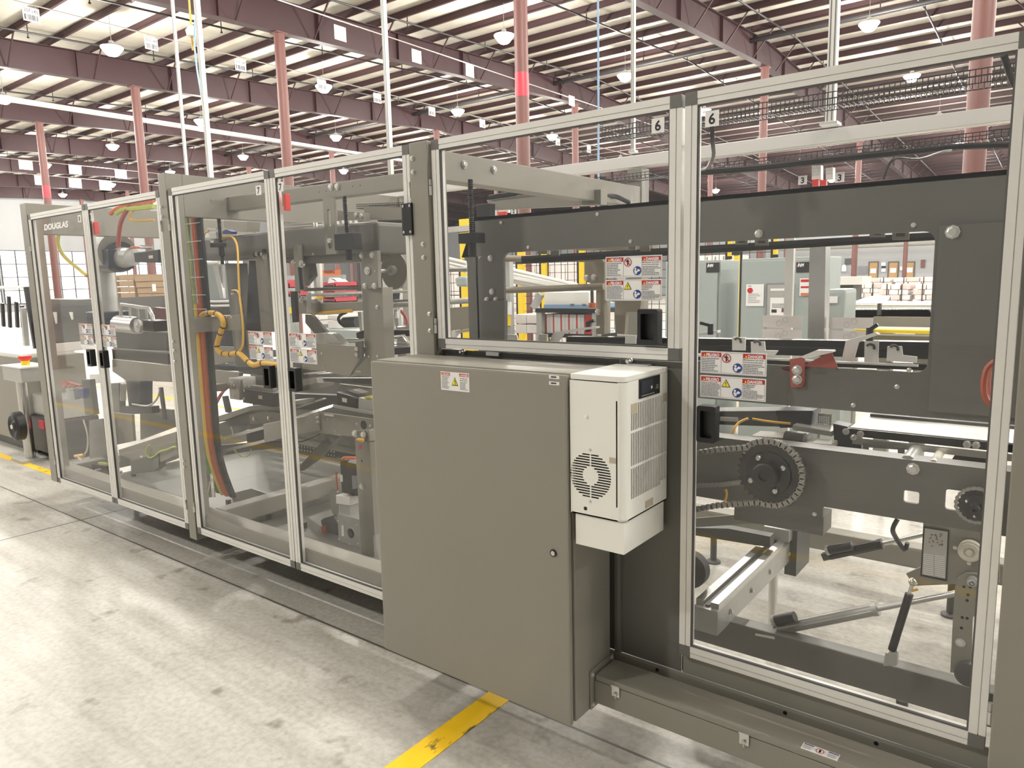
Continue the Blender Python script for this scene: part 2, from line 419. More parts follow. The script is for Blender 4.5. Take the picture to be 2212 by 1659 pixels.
# steel columns
def column(x, yb, band=None, top=None):
    t = thing('steel_column', 'round rust-red steel column holding up the roof', 'column', (x, yb, 0), 'steel columns under the roof girders')
    top = zg(yb)-0.77
    MB().cyl((x, yb, 0.02), (x, yb, top-0.02), 0.135, 20).build('shaft', 'column_red', t, smooth=True)
    MB().box(x-0.2, x+0.2, yb-0.2, yb+0.2, 0, 0.025).build('base_plate', 'column_red', t)
    MB().box(x-0.16, x+0.16, yb-0.16, yb+0.16, top-0.025, top).build('cap_plate', 'column_red', t)
    if band:
        MB().cyl((x, yb, band[0]), (x, yb, band[1]), 0.138, 20, caps=False).build('band', 'column_band', t, smooth=True)
        t['label'] = 'round rust-red steel column with a bright red painted band'; t['group'] = 'banded steel columns'
for gx in GX:
    for yb in (-4.0, 9.9, RIDGE, 37.7, 51.5):
        if gx > X1 or gx < X0 or (gx > -14 and yb < 0): continue
        column(gx, yb, (5.12, 5.56) if (yb == 9.9 and (abs(gx+8.81) < .1 or abs(gx+31.67) < .1)) else None)

# pendant lamps on a regular grid; those in view and those behind the camera alike
LX = [-5.0-7.62*k for k in range(-2, 8)]
LY = [-6.0, 0.75, 7.5, 14.3, 21.0, 27.75, 34.4]
lamp_src = None
def zl(y): return zg(y)-0.95
def lamp(x, y):
    global lamp_src
    z = zl(y)
    t = thing('pendant_lamp', 'round high-bay pendant lamp glowing white under the roof', 'lamp', (x, y, z), 'high-bay lamps under the roof')
    if lamp_src is None:
        a = MB().lathe((x, y, z), (0,0,1), [(-0.03, 0.0), (-0.03, 0.11), (0.0, 0.15), (0.15, 0.27), (0.18, 0.27), (0.19, 0.2)], n=24).build('reflector', 'clear_dome', t, smooth=True)
        b = MB().lathe((x, y, z), (0,0,1), [(0.02, 0.0), (0.03, 0.06), (0.12, 0.07), (0.15, 0.0)], n=16).build('bulb', 'bulb', t, smooth=True)
        c = MB().lathe((x, y, z), (0,0,1), [(0.185, 0.0), (0.19, 0.2), (0.21, 0.19), (0.27, 0.07), (0.33, 0.06), (0.34, 0.0)], n=18).build('ballast', 'castalu', t, smooth=True)
        d = MB().cyl((x, y, z+0.33), (x, y, z+1.0), 0.007, 6).build('stem', 'zinc', t)
        lamp_src = (t, (a, b, c, d))
    else:
        for p in lamp_src[1]: share(p, t, Vector((x, y, z))-wloc(lamp_src[0]))
    li = bpy.data.lights.new('lamp_light', 'POINT'); li.energy = LAMP_W; li.color = (1.0, 0.955, 0.88); li.shadow_soft_size = 0.22
    lo = bpy.data.objects.new('lamp_light', li); col.objects.link(lo); lo.parent = t; lo.location = (0, 0, -0.28)
for y in LY+[41.1, 47.9, 54.6]:
    for x in LX:
        if (y < -5 and x > -4) or (y > 40 and x < -22): continue
        lamp(x, y)

# sprinkler pipes under the purlins
for k in range(13):
    x = -0.3-3.75*k
    m = MB()
    for a, b in ((Y0+1, RIDGE), (RIDGE, Y1-1)): m.cyl((x, a, zg(a)-0.06), (x, b, zg(b)-0.06), 0.028, 8)
    o = m.build('sprinkler_pipe', 'pipe_black'); tag(o, 'thin black sprinkler pipe running across under the purlins', 'pipe', 'sprinkler branch pipes')
    h = MB(); yy = Y0+2
    while yy < Y1-1:
        h.cyl((x, yy, zg(yy)-0.16), (x, yy, zg(yy)+0.2), 0.014, 6); h.lathe((x, yy, zg(yy)-0.2), (0,0,1), [(0, 0.035), (0.01, 0.035), (0.04, 0.015)], n=8); yy += 3.42
    h.build('sprinkler_head', 'pipe_black', o)
m = MB().cyl((X0+1, 22.3, zg(22.3)-0.22), (X1-1, 22.3, zg(22.3)-0.22), 0.075, 12)
for k in range(20): m.cyl((X0+2+k*3.8, 22.3, zg(22.3)-0.2), (X0+2+k*3.8, 22.3, zg(22.3)+0.2), 0.018, 6)
tag(m.build('main_pipe', 'pipe_black', smooth=True), 'thick black sprinkler main running along the roof', 'pipe')
# pale sag rods seen as thin light lines and the pale roof duct
m = MB().bar((-27.0, -6, 7.55), (-27.0, 40, 7.6), 0.25, 0.12)
tag(m.build('cable_tray', 'zinc'), 'long pale cable tray hung beneath the far girders', 'cable tray')

# hanging aisle signs on wires
def wire(x, z, ya, yb, label, grp=None):
    tag(MB().cyl((x, ya, z), (x, yb, z), 0.014, 6).build('sign_wire', 'zinc'), label, 'wire', grp)
wire(-17.5, 7.44, -8, 40, 'pale wire carrying the barcode signs across the hall')
wire(-14.0, 7.66, -8, 40, 'pale wire carrying blank backs of signs across the hall')
wire(-36.0, 7.12, -6, 30, 'high wire with plain white cards in the far aisle')
wire(-36.0, 6.55, -6, 30, 'low wire with plain white cards in the far aisle')
codes = ['35F140', '35F144', '35F148', '35F152', '35F156', '35F160', '35F164', '35F168', '35F172']
def barcode_sign(p, code, w=0.31, h=0.28):
    x, yc, z = p
    t = thing('aisle_sign', 'white hanging aisle sign printed %s above a barcode' % code, 'sign', (x, yc, z-h/2), 'barcode aisle signs on the wire')
    MB().box(x-0.004, x+0.004, yc-w/2, yc+w/2, z-h/2, z+h/2).build('board', 'label', t)
    text(MB(), code, (x+0.006, yc-w*0.43, z+h*0.12), h*0.38, (0,1,0), (0,0,1), width=w*0.86).build('lettering', 'ink', t, fix=False)
    b = MB(); random.seed(hash(code) % 1000 if False else sum(map(ord, code))); yy = yc-w*0.42
    while yy < yc+w*0.40:
        k = random.choice((0.008, 0.014, 0.022)); b.box(x+0.0045, x+0.006, yy, yy+k, z-h*0.40, z-h*0.02); yy += k+random.choice((0.009, 0.015))
    b.build('barcode', 'ink', t)
    MB().cyl((x, yc-w*0.3, z+h/2), (x, yc-w*0.3, z+h/2+0.045), 0.004, 5).cyl((x, yc+w*0.3, z+h/2), (x, yc+w*0.3, z+h/2+0.045), 0.004, 5).build('hook', 'zinc', t)
spx = [(68, 37), (327, 98), (520, 143), (695, 183), (815, 208), (933, 238), (1042, 265), (1272, 310), (1205, 298)]
for c, s in zip(codes, spx):
    p = at(*s, x=-17.5); barcode_sign((p.x, p.y, 7.24), c)
for s in ((735, 72), (900, 122), (1015, 153), (1235, 218)):
    p = at(*s, x=-14.0)
    o = MB().box(p.x-0.004, p.x+0.004, p.y-0.17, p.y+0.17, p.z-0.16, p.z+0.16).build('blank_sign', 'cream')
    tag(o, 'blank cream back of an aisle sign on a wire', 'sign', 'blank sign backs on the wire')
for s in ((57, 367), (163, 371), (262, 385)):
    p = at(*s, x=-36.0); tag(MB().box(p.x-0.01, p.x+0.01, p.y-0.26, p.y+0.26, 6.72, 7.1).build('aisle_card', 'label'), 'small white card on the high far wire', 'sign', 'white cards on the high far wire')
for s in ((90, 395), (163, 400), (228, 405)):
    p = at(*s, x=-36.0); tag(MB().box(p.x-0.01, p.x+0.01, p.y-0.26, p.y+0.26, 6.12, 6.52).build('aisle_card', 'label'), 'small white card on the low far wire', 'sign', 'white cards on the low far wire')

# service posts and cords dropping from the roof behind the machine
def drop(u, v, yd, w, name, label, m='alu', zb=2.292, cat='post'):
    p = at(u, v, y=yd); ztop = zg(yd)+0.02
    t = thing(name, label, cat, (p.x, yd, zb))
    MB().box(p.x-w/2, p.x+w/2, yd-w/2, yd+w/2, zb+0.012, ztop).build('profile', m, t)
    s = MB()
    for sx in (-0.25, 0.25): s.box(p.x+w*sx-w*0.06, p.x+w*sx+w*0.06, yd-w/2-0.001, yd-w/2+0.002, zb+0.02, ztop-0.05)
    s.build('slot', 'cap', t)
    MB().box(p.x-w, p.x+w, yd-w, yd+w, zb, zb+0.012).build('foot_plate', 'zinc', t)
    return t
drop(440, 190, 1.745, 0.04, 'service_post', 'aluminium service post with a blue cord beside it')
drop(393, 250, 1.745, 0.024, 'service_post', 'thin pale service post beside the blue-corded one')
drop(836, 180, 1.745, 0.03, 'service_post', 'white service post rising beside the hinged middle post')
drop(1368, 150, 1.745, 0.02, 'service_post', 'slender aluminium service post beside the hanging blue cord')
drop(1797, 180, 1.745, 0.04, 'service_post', 'twin-slot aluminium service post above the number 3 tags')
def cord(pts, r, m, label, name='cord'):
    return tag(MB().tube(pts, r, 6).build(name, m, smooth=True), label, 'cord')
p = at(425, 0, y=1.83)
cord([(p.x-0.02, 1.83, zg(2)), (p.x, 1.83, 4.6), at(420, 100, y=1.83), at(440, 240, y=1.83), at(452, 380, y=1.83), (at(452, 380, y=1.83).x, 1.83, 1.5)], 0.008, 'skyblue', 'blue air hose hanging beside the aluminium service post')
cord([(p.x-0.06, 1.84, zg(2)), at(410, 20, y=1.84), at(414, 62, y=1.84), at(415, 64, y=1.84)], 0.009, 'cable_yellow', 'yellow cable coming down to the white cord reel')
p = at(415, 64, y=1.84)
tag(MB().lathe((p.x, p.y, p.z-0.06), (0,0,1), [(0, 0.0), (0, 0.05), (0.05, 0.06), (0.09, 0.03), (0.09, 0)], n=16).build('cord_plug', 'white', smooth=True), 'white round plug at the end of the yellow cable', 'plug')
p = at(1292, 100, y=1.83)
cord([(p.x, 1.83, zg(2)), (p.x, 1.83, 4), (p.x, 1.83, 2.6), (p.x-0.01, 1.83, 1.5)], 0.006, 'skyblue', 'pale blue air hose hanging beside the slender post')

# floor tape
def tape(x0, x1, y0, y1, label): tag(MB().box(x0, x1, y0, y1, 0.0, 0.002).build('floor_tape', 'tape'), label, 'floor marking')
tape(-1.71, -1.61, -1.97, 0.6, 'yellow floor tape running out from under the grey cabinet')
tape(-14.0, 4.0, -2.07, -1.97, 'long yellow floor tape along the aisle in front of the machine')
tape(-22.0, -6.6, 0.36, 0.43, 'yellow floor tape beside the far end of the machine')
tape(-14.0, 3.0, 3.1, 3.2, 'yellow floor tape on the floor behind the machine')
# ================================================================== MACHINE FRONT: doors, posts, cabinet
ZT = 2.12
def circle(c, r, n=20, ux=(1,0,0), uy=(0,0,1), a0=0.0, a1=2*math.pi, full=True):
    c = Vector(c); ux = Vector(ux); uy = Vector(uy); k = n if full else n+1
    return [c+ux*r*math.cos(a0+(a1-a0)*i/n)+uy*r*math.sin(a0+(a1-a0)*i/n) for i in range(k)]
def rrect(x0, x1, z0, z1, r, y, n=4):
    o = []
    for cx, cz, a in ((x1-r, z0+r, -math.pi/2), (x1-r, z1-r, 0), (x0+r, z1-r, math.pi/2), (x0+r, z0+r, math.pi)):
        for i in range(n+1): o.append(Vector((cx+r*math.cos(a+math.pi/2*i/n), y, cz+r*math.sin(a+math.pi/2*i/n))))
    return o
def flat(mb, pts, t=0.0006):   # thin print facing -y
    return mb.ext(pts, (0, t, 0))
def greek(mb, x0, x1, z1, z0, y, n, seed=1, h=0.45):
    """unreadable small print: rows of word-length dashes"""
    rnd = random.Random(seed); st = (z1-z0)/n
    for i in range(n):
        x = x0; z = z1-st*(i+0.5); end = x1-(x1-x0)*rnd.choice((0, .05, .12, .3))
        while x < end-0.002:
            w = min(rnd.uniform(0.004, 0.012)*(x1-x0)/0.05*0.8, end-x); mb.box(x, x+w, y-0.0003, y, z-st*h/2, z+st*h/2); x += w+(x1-x0)*0.022
    return mb
def label_pic(t, x, z, y, s, kind):
    """picture on a label: 'no' prohibition ring, 'read' blue reading disc, 'warn' yellow triangle"""
    if kind == 'no':
        MB().plate(circle((x, y, z), s, 24), [circle((x, y, z), s*0.84, 24)], (0, 0.0005, 0)).add([(x-s*.55, y, z+s*.70), (x-s*.70, y, z+s*.55), (x+s*.55, y, z-s*.70), (x+s*.70, y, z-s*.55)], [(0, 1, 2, 3)]).build('prohibition_ring', 'red', t)
        m = MB(); y2 = y-0.0004
        flat(m, circle((x, y2, z+s*.58), s*.14, 10)); m.box(x-s*.16, x+s*.16, y2, y2+.0003, z-s*.1, z+s*.42); m.box(x-s*.14, x+s*.14, y2, y2+.0003, z-s*.7, z-s*.05)
        for sx in (-1, 1): m.bar((x, y2, z+s*.40), (x+sx*s*.55, y2, z+s*.08), .0004, s*.13, up=(0, 0, 1))
        m.build('figure', 'ink', t)
    elif kind == 'read':
        flat(MB(), circle((x, y, z), s, 24)).build('blue_disc', 'blue', t)
        m = MB(); y2 = y-0.0006
        flat(m, circle((x-s*.42, y2, z+s*.42), s*.26, 12)); flat(m, [(x-s*.75, y2, z+s*.1), (x-s*.3, y2, z+s*.12), (x+s*.05, y2, z-s*.3), (x-s*.15, y2, z-s*.75), (x-s*.6, y2, z-s*.6)])
        flat(m, [(x-s*.1, y2, z-s*.35), (x+s*.62, y2, z-s*.1), (x+s*.78, y2, z+s*.12), (x+s*.25, y2, z+s*.42), (x-s*.05, y2, z+s*.1)])
        m.build('reader', 'label', t)
    elif kind == 'warn':
        tri = lambda k, yy: [(x-s*k, yy, z-s*.72*k-s*.05), (x+s*k, yy, z-s*.72*k-s*.05), (x, yy, z+s*1.02*k-s*.05)]
        flat(MB(), tri(1.0, y)).build('triangle_border', 'ink', t); flat(MB(), tri(.80, y-.0006)).build('triangle', 'sign_yellow', t)
        m = MB(); y2 = y-.0012
        flat(m, [(x-s*.09, y2, z+s*.35), (x+s*.09, y2, z+s*.35), (x+s*.04, y2, z-s*.2), (x-s*.04, y2, z-s*.2)]); flat(m, circle((x, y2, z-s*.38), s*.08, 8)); m.build('exclamation_mark', 'ink', t)
    elif kind == 'shock':
        tri = lambda k, yy: [(x-s*k, yy, z-s*.85*k), (x+s*k, yy, z-s*.85*k), (x, yy, z+s*1.15*k)]
        flat(MB(), tri(1.0, y)).build('triangle_border', 'ink', t); flat(MB(), tri(.78, y-.0006)).build('triangle', 'sign_yellow', t)
        m = MB(); y2 = y-.0012
        flat(m, [(x-s*.02, y2, z+s*.55), (x+s*.14, y2, z+s*.45), (x+s*.22, y2, z-s*.45), (x+s*.3, y2, z-s*.45), (x+s*.14, y2, z-s*.62), (x, y2, z-s*.42), (x+s*.1, y2, z-s*.42)]); m.build('lightning', 'ink', t)
def danger_label(door, x, zt, kind, y=-0.0025, w=0.197, h=0.066):
    t = MB().box(x, x+w, y, y+0.001, zt-h, zt).build('warning_label', 'label', door)
    t['_w'] = tuple(wloc(door))
    yy = y-0.0006
    MB().plate([(x+.003, yy, zt-h+.003), (x+w-.003, yy, zt-h+.003), (x+w-.003, yy, zt-.003), (x+.003, yy, zt-.003)],
               [[(a, yy, zt-h+.0036), (b, yy, zt-h+.0036), (b, yy, zt-.0036), (a, yy, zt-.0036)] for a, b in ((x+.0036, x+.0637), (x+.0643, x+w-.0683), (x+w-.0677, x+w-.0036))], (0, .0003, 0)).build('border', 'ink_grey', t)
    for a, b, s in ((x+.004, x+.0635, 'PELIGRO'), (x+w-.0675, x+w-.004, 'DANGER')):
        MB().box(a, b, yy-.0002, yy+.0004, zt-.0165, zt-.004).build('header', 'red', t)
        flat(MB(), [(a+.0055, yy-.0008, zt-.0145), (a+.0125, yy-.0008, zt-.0145), (a+.009, yy-.0008, zt-.0075)]).build('alert_mark', 'sign_yellow', t)
        text(MB(), s, (a+.0145, yy-.0008, zt-.0148), .0118, width=(b-a)-.019, bold=.0005).build('lettering', 'label', t, fix=False)
    if kind == 'no':
        greek(MB(), x+.005, x+.062, zt-.019, zt-h+.005, yy-.0002, 8, 3).build('fine_print', 'ink_grey', t)
        m = MB(); text(m, 'Moving parts can cause', (x+w-.066, yy-.0006, zt-.0225), .0052, width=.058, bold=.00008); text(m, 'serious personal injury', (x+w-.066, yy-.0006, zt-.029), .0052, width=.056, bold=.00008); m.build('print', 'ink', t, fix=False)
        greek(MB(), x+w-.066, x+w-.006, zt-.032, zt-h+.005, yy-.0002, 6, 5).build('fine_print', 'ink_grey', t)
        label_pic(t, x+.080, zt-.019, yy-.0005, .0135, 'no'); label_pic(t, x+w-.0835, zt-.046, yy-.0005, .0138, 'read')
    else:
        greek(MB(), x+.005, x+.062, zt-.019, zt-h+.005, yy-.0002, 10, 7).build('fine_print', 'ink_grey', t)
        m = MB(); text(m, 'MACHINE STARTS', (x+w-.066, yy-.0006, zt-.0222), .0046, width=.036, bold=.0001); text(m, 'AUTOMATICALLY', (x+w-.066, yy-.0006, zt-.0275), .0046, width=.034, bold=.0001); text(m, 'KEEP AWAY', (x+w-.066, yy-.0006, zt-.0328), .0046, width=.023, bold=.0001); m.build('print', 'ink', t, fix=False)
        greek(MB(), x+w-.066, x+w-.006, zt-.035, zt-h+.005, yy-.0002, 7, 9).build('fine_print', 'ink_grey', t)
        label_pic(t, x+.080, zt-.021, yy-.0005, .0135, 'warn'); label_pic(t, x+w-.0835, zt-.046, yy-.0005, .0138, 'read')
    return t
def number_tag(door, x, zt, n, y=-0.0025, w=0.041, h=0.043):
    t = MB().box(x, x+w, y, y+0.001, zt-h, zt).build('number_tag', 'label', door)
    text(MB(), n, (x+w/2, y-.0006, zt-h*.84), h*.95, align='C', bold=.0008).build('numeral', 'ink', t, fix=False)
def pull(door, x0, x1, z0, z1, y=0.0):
    t = MB()
    t.plate(rrect(x0, x1, z0, z1, .006, y-.034), [rrect(x0+.011, x1-.011, z0+.014, z1-.014, .004, y-.034)], (0, .034, 0)).build('pull_handle', 'black', door, smooth=False)
    MB().box(x0+.004, x1-.004, y-.008, y-.001, z0+.004, z1-.004).build('handle_plate', 'blacksteel', door)
def guard_door(name, label, x0, x1, z0, z1, w=0.037):
    t = thing(name, label, 'guard door', ((x0+x1)/2, 0.01, z0))
    d0, d1 = 0.0, 0.032
    def profile(a0, a1, b0, b1, vert, nm):
        m = MB()
        # two-step extrusion with a groove line along it
        if vert:
            mid = a0+(a1-a0)*0.56; m.box(a0, mid-.0012, d0, d1, b0, b1); m.box(mid+.0012, a1, d0+.0008, d1, b0, b1); m.box(mid-.0012, mid+.0012, d0+.004, d1, b0, b1)
        else:
            mid = b0+(b1-b0)*0.42; m.box(a0, a1, d0, d1, mid+.0012, b1); m.box(a0, a1, d0+.0008, d1, b0, mid-.0012); m.box(a0, a1, d0+.004, d1, mid-.0012, mid+.0012)
        m.build(nm, 'alu', t)
    profile(x0, x0+w, z0+w, z1-w, True, 'stile'); profile(x1-w, x1, z0+w, z1-w, True, 'stile')
    profile(x0+w, x1-w, z1-w, z1, False, 'rail'); profile(x0+w, x1-w, z0, z0+w, False, 'rail')
    for a in (x0, x1-w):
        for b in (z0, z1-w): MB().box(a, a+w, d0-.0008, d1, b, b+w).build('corner_cap', 'cap', t, bev=.0015)
    g = .0045
    MB().plate([(x0+w, .004, z0+w), (x1-w, .004, z0+w), (x1-w, .004, z1-w), (x0+w, .004, z1-w)], [[(x0+w+g, .004, z0+w+g), (x1-w-g, .004, z0+w+g), (x1-w-g, .004, z1-w-g), (x0+w+g, .004, z1-w-g)]], (0, .009, 0)).build('gasket', 'gasket', t)
    MB().box(x0+w+g*.6, x1-w-g*.6, .010, .015, z0+w+g*.6, z1-w-g*.6).build('pane', 'pane', t)
    return t
ZB = 0.205
PY = 0.0085     # print sits on the pane
d8a = guard_door('guard_door', 'clear guard door with white lettering beside the far end post', -5.79, -4.898, ZB, ZT)
d8b = guard_door('guard_door', 'clear guard door tagged 8 in front of the robot arm, hinged on the bolted grey post', -4.892, -3.972, ZB, ZT)
d7a = guard_door('guard_door', 'clear guard door tagged 7 showing the looped yellow cable inside', -3.874, -2.965, ZB, ZT)
d7b = guard_door('guard_door', 'clear guard door tagged 7 with black interlock on its edge beside the middle post', -2.957, -2.056, ZB, ZT)
d6a = guard_door('guard_door', 'short clear guard door tagged 6 above the grey electrical cabinet', -1.938, -0.938, 1.343, ZT)
d6b = guard_door('guard_door', 'clear guard door tagged 6 in front of the large chain sprocket', -0.927, -0.098, 0.392, ZT)
for d, sx, hx, tx, n in ((d8a, -5.181, -5.03, -5.022, '8'), (d8b, -4.86, -4.845, -4.866, '8'), (d7a, -3.234, -3.085, -3.083, '7'), (d7b, -2.9, -2.883, -2.912, '7'), (d6b, -0.872, -0.868, -0.869, '6')):
    danger_label(d, sx, 1.376, 'no', y=PY-.001); danger_label(d, sx, 1.303, 'warn', y=PY-.001)
    pull(d, hx, hx+.058, 1.105, 1.215, y=PY); number_tag(d, tx, 2.061, n, y=PY-.001)
danger_label(d6a, -1.197, 1.664, 'no', y=PY-.001); danger_label(d6a, -1.197, 1.591, 'warn', y=PY-.001)
pull(d6a, -1.066, -0.998, 1.392, 1.50, y=PY); number_tag(d6a, -1.037, 2.066, '6', y=PY-.001)
text(MB(), 'DOUGLAS', (-5.56, PY-.001, 2.0), .052, width=.385, shear=.15, bold=.0022).build('lettering', 'label', d8a, fix=False)
for d, x in ((d8b, -4.845), (d7b, -2.895)):
    MB().box(x, x+.02, .02, .045, 1.935, 2.01).build('interlock', 'brightred', d, bev=.003)
# hinges (zinc knuckles in the gaps beside the posts)
def hinge(d, x, z):
    MB().cyl((x, -.006, z), (x, -.006, z+.034), .0055, 10).build('hinge', 'zinc', d, smooth=True)
    MB().cyl((x, -.006, z+.036), (x, -.006, z+.058), .0055, 10).build('hinge_pin', 'castalu', d, smooth=True)
for d, x, zs in ((d8a, -5.7955, (.34, 1.87)), (d8b, -3.9665, (.33, 1.90)), (d7a, -3.8795, (.33, 1.90)), (d7b, -2.0505, (.33, 1.92)), (d6a, -1.9435, (1.40, 1.92)), (d6b, -.0915, (.47, 1.9))):
    for z in zs: hinge(d, x, z)
# black interlock switch on the 7 door's edge
m = MB().box(-2.088, -2.033, -.022, 0.0, 1.778, 1.9).build('interlock_switch', 'black', d7b, bev=.004)
b = MB()
for z in (1.79, 1.888): bolt(b, (-2.078, -.022, z), (0,-1,0), .004, .003); bolt(b, (-2.042, -.022, z), (0,-1,0), .004, .003)
b.build('screw', 'steel', d7b)

# posts and headers of the enclosure
fr = thing('machine_enclosure', 'grey painted posts and headers that carry the clear guard doors', 'machine frame', (-3.0, 0.8, 0.0))
def post(x0, x1, y0, y1, z0, z1, bolts=()):
    o = MB().box(x0, x1, y0, y1, z0, z1).build('post', 'paint', fr, bev=.004); o['_w'] = tuple(wloc(fr))
    for bx, bz in bolts: bolt(MB(), (bx, y0, bz), (0,-1,0), .0075, .008).build('bolt', 'zinc', o)
    return o
post(-5.905, -5.80, -.004, .09, .205, 2.2)
post(-3.961, -3.885, -.004, .09, .16, 2.205, [(-3.945, z) for z in (2.03, 1.98, .62, .585, 1.30, 1.25, 1.19)])
post(-2.040, -1.948, -.014, .09, .205, ZT, [(-2.024, 2.062), (-2.022, 2.012), (-1.965, 1.475), (-1.965, 1.41), (-1.985, 1.74), (-1.985, 1.69)])
post(-.086, .12, -.045, .09, .16, 2.3)
def header(x0, x1, z0, z1, y1=1.70):
    o = MB().box(x0, x1, .092, y1, z0, z1).build('header', 'paint', fr, bev=.004); return o
header(-5.90, -5.81, 1.99, 2.2); header(-3.955, -3.888, 1.98, 2.205); header(-2.035, -1.955, 1.985, 2.095); header(-.08, .1, 2.0, 2.2)
for x in (-5.855, -3.92, -1.995, .01):
    MB().box(x-.045, x+.045, 1.70, 1.79, .16, 2.2).build('post', 'paint', fr, bev=.004)
# base tube all along, rear base tube, cross tubes and feet
for nm, a, b in (('base_tube', .034, .135), ('base_tube', 1.66, 1.76)):
    MB().box(-5.9, .3, a, b, .212, .312).build(nm, 'paint', fr, bev=.012)
for x in (-5.85, -3.86, -1.995, -.03):
    MB().box(x-.05, x+.05, .136, 1.658, .212, .312).build('cross_tube', 'paint', fr, bev=.01)
for x in (-5.6, -4.3, -3.5, -2.4, -1.5, -.35):
    for y in (.45, 1.71):
        MB().cyl((x, y, .01), (x, y, .215), .018, 10).lathe((x, y, 0), (0,0,1), [(0, .04), (.01, .04), (.02, .02), (.02, 0)], n=14).build('levelling_foot', 'paint_dark', fr, smooth=True)
# front skirt panels around the 6 doors
MB().box(-1.155, -.934, .032, .036, .316, 1.335).build('skirt_panel', 'paint_in', fr)
MB().box(-1.95, -1.16, .032, .036, .316, 1.335).build('skirt_panel', 'paint_in', fr)
MB().box(-1.172, -1.150, .012, .034, .316, 1.2).build('skirt_flange', 'paint_in', fr, bev=.008)
MB().box(-.926, -.09, .030, .036, .316, .384).build('skirt_panel', 'paint', fr)
MB().box(-.934, -.926, .040, .048, .316, 1.34).build('skirt_gap', 'black', fr)
for x in (-1.02, -.6, -.35): MB().lathe((x, .0335, .292), (0,-1,0), [(0, .006), (.001, .006), (.001, 0)], n=10).build('plug', 'black', fr)
# door sill catches above the cabinet
for bx in (-1.835, -1.12): bolt(MB(), (bx, .028, 1.331), (0,-1,0), .008, .02).build('bolt', 'zinc', fr)
MB().box(-1.715, -1.655, .018, .031, 1.322, 1.336).build('catch_plate', 'steel', fr)
MB().box(-1.115, -1.04, -.002, .028, 1.3205, 1.324).build('catch_plate', 'steel', fr)

# ------------------------------------------------------------------ electrical cabinet
cab = thing('electrical_cabinet', 'large warm grey electrical cabinet mounted on the machine front', 'electrical cabinet', (-1.6, -.13, .185))
MB().box(-2.036, -1.172, -.236, -.014, .187, 1.317).build('body', 'paint', cab, bev=.006)
MB().box(-2.026, -1.182, -.244, -.236, .197, 1.307).build('seal', 'black', cab)
dr = MB().box(-2.036, -1.174, -.263, -.244, .185, 1.314).build('door', 'paint', cab, bev=.007)
lk = MB().lathe((-1.230, -.263, .752), (0,-1,0), [(0, .0115), (.004, .0115), (.004, .0095), (.002, .0095), (.002, 0)], n=18).build('lock', 'black', dr, smooth=True)
MB().lathe((-1.230, -.264, .752), (0,-1,0), [(0, .008), (.004, .0078), (.004, 0)], n=16).box(-1.2375, -1.2225, -.2688, -.268, .7508, .7532).build('lock_insert', 'steel', dr)
for z in (1.3015, 1.2825):
    MB().box(-1.237, -1.200, -.2638, -.2632, z, z+.0105).build('name_tag', 'label', dr, bev=0)
    greek(MB(), -1.230, -1.208, z+.0078, z+.0030, -.2640, 1, 4, .9).build('tag_print', 'ink', dr)
wx, wz, ww, wh, yy = -1.683, 1.297, .127, .063, -.2638
wlb = MB().box(wx, wx+ww, yy, yy+.0007, wz-wh, wz).build('warning_label', 'label', cab)
for a, b, s in ((wx+.003, wx+.043, 'PELIGRO'), (wx+ww-.043, wx+ww-.003, 'DANGER')):
    MB().box(a, b, yy-.0004, yy, wz-.013, wz-.003).build('header', 'red', wlb)
    flat(MB(), [(a+.0015, yy-.0008, wz-.0115), (a+.0075, yy-.0008, wz-.0115), (a+.0045, yy-.0008, wz-.0055)]).build('alert_mark', 'sign_yellow', wlb)
    text(MB(), s, (a+.0085, yy-.0008, wz-.0112), .0088, width=.030, bold=.0003).build('lettering', 'label', wlb, fix=False)
greek(MB(), wx+.005, wx+.042, wz-.015, wz-wh+.005, yy-.0002, 9, 3).build('fine_print', 'ink_grey', wlb)
m = MB(); text(m, 'Arc flash and', (wx+ww-.041, yy-.0006, wz-.0205), .0052, width=.033, bold=.00008); text(m, 'shock hazard', (wx+ww-.041, yy-.0006, wz-.027), .0052, width=.033, bold=.00008); m.build('print', 'ink', wlb, fix=False)
greek(MB(), wx+ww-.041, wx+ww-.006, wz-.030, wz-wh+.005, yy-.0002, 6, 8).build('fine_print', 'ink_grey', wlb)
label_pic(wlb, wx+ww/2, wz-.033, yy-.0005, .0145, 'shock')

# ------------------------------------------------------------------ cooling unit on the cabinet side
ac = thing('cooling_unit', 'white slotted cooling unit hung on the side of the grey cabinet', 'air conditioner', (-1.08, -.12, .793))
xa, xb, ya, yb, za, zb = -1.166, -.985, -.255, .02, .893, 1.318
r = .022
arc = [Vector((xb-r+r*math.sin(a), ya+r-r*math.cos(a), 0)) for a in [math.pi/2*i/6 for i in range(7)]]
# front face with fan grille slots
fx, fz, fr_ = -1.099, 1.017, .070
holes = []
n = 17
for i in range(n):
    z = fz+fr_-.006-(2*fr_-.012)*i/(n-1); hw = math.sqrt(max(fr_**2-(z-fz)**2, 0)); inner = math.sqrt(max(.027**2-(z-fz)**2, 0)) if abs(z-fz) < .027 else 0
    for sx in (-1, 1):
        i0 = max(inner, .002)
        if hw-i0 < .006: continue
        a, b = sorted((fx+sx*i0, fx+sx*hw)); holes.append((a-xa, b-xa, z-.0024-za, z+.0024-za))
holes.append((xb-r-.006-xa, xb-r-.001-xa, .935-za, 1.25-za))
MB().rplate((xa, ya, za), (1,0,0), (0,0,1), xb-r-xa, 1.301-za, holes, (0, .003, 0)).build('front_panel', 'white', ac)
MB().lathe((-1.117, ya, .914), (0,-1,0), [(0, .006), (.0008, .006), (.0008, 0)], n=12).build('drain_hole', 'black', ac)
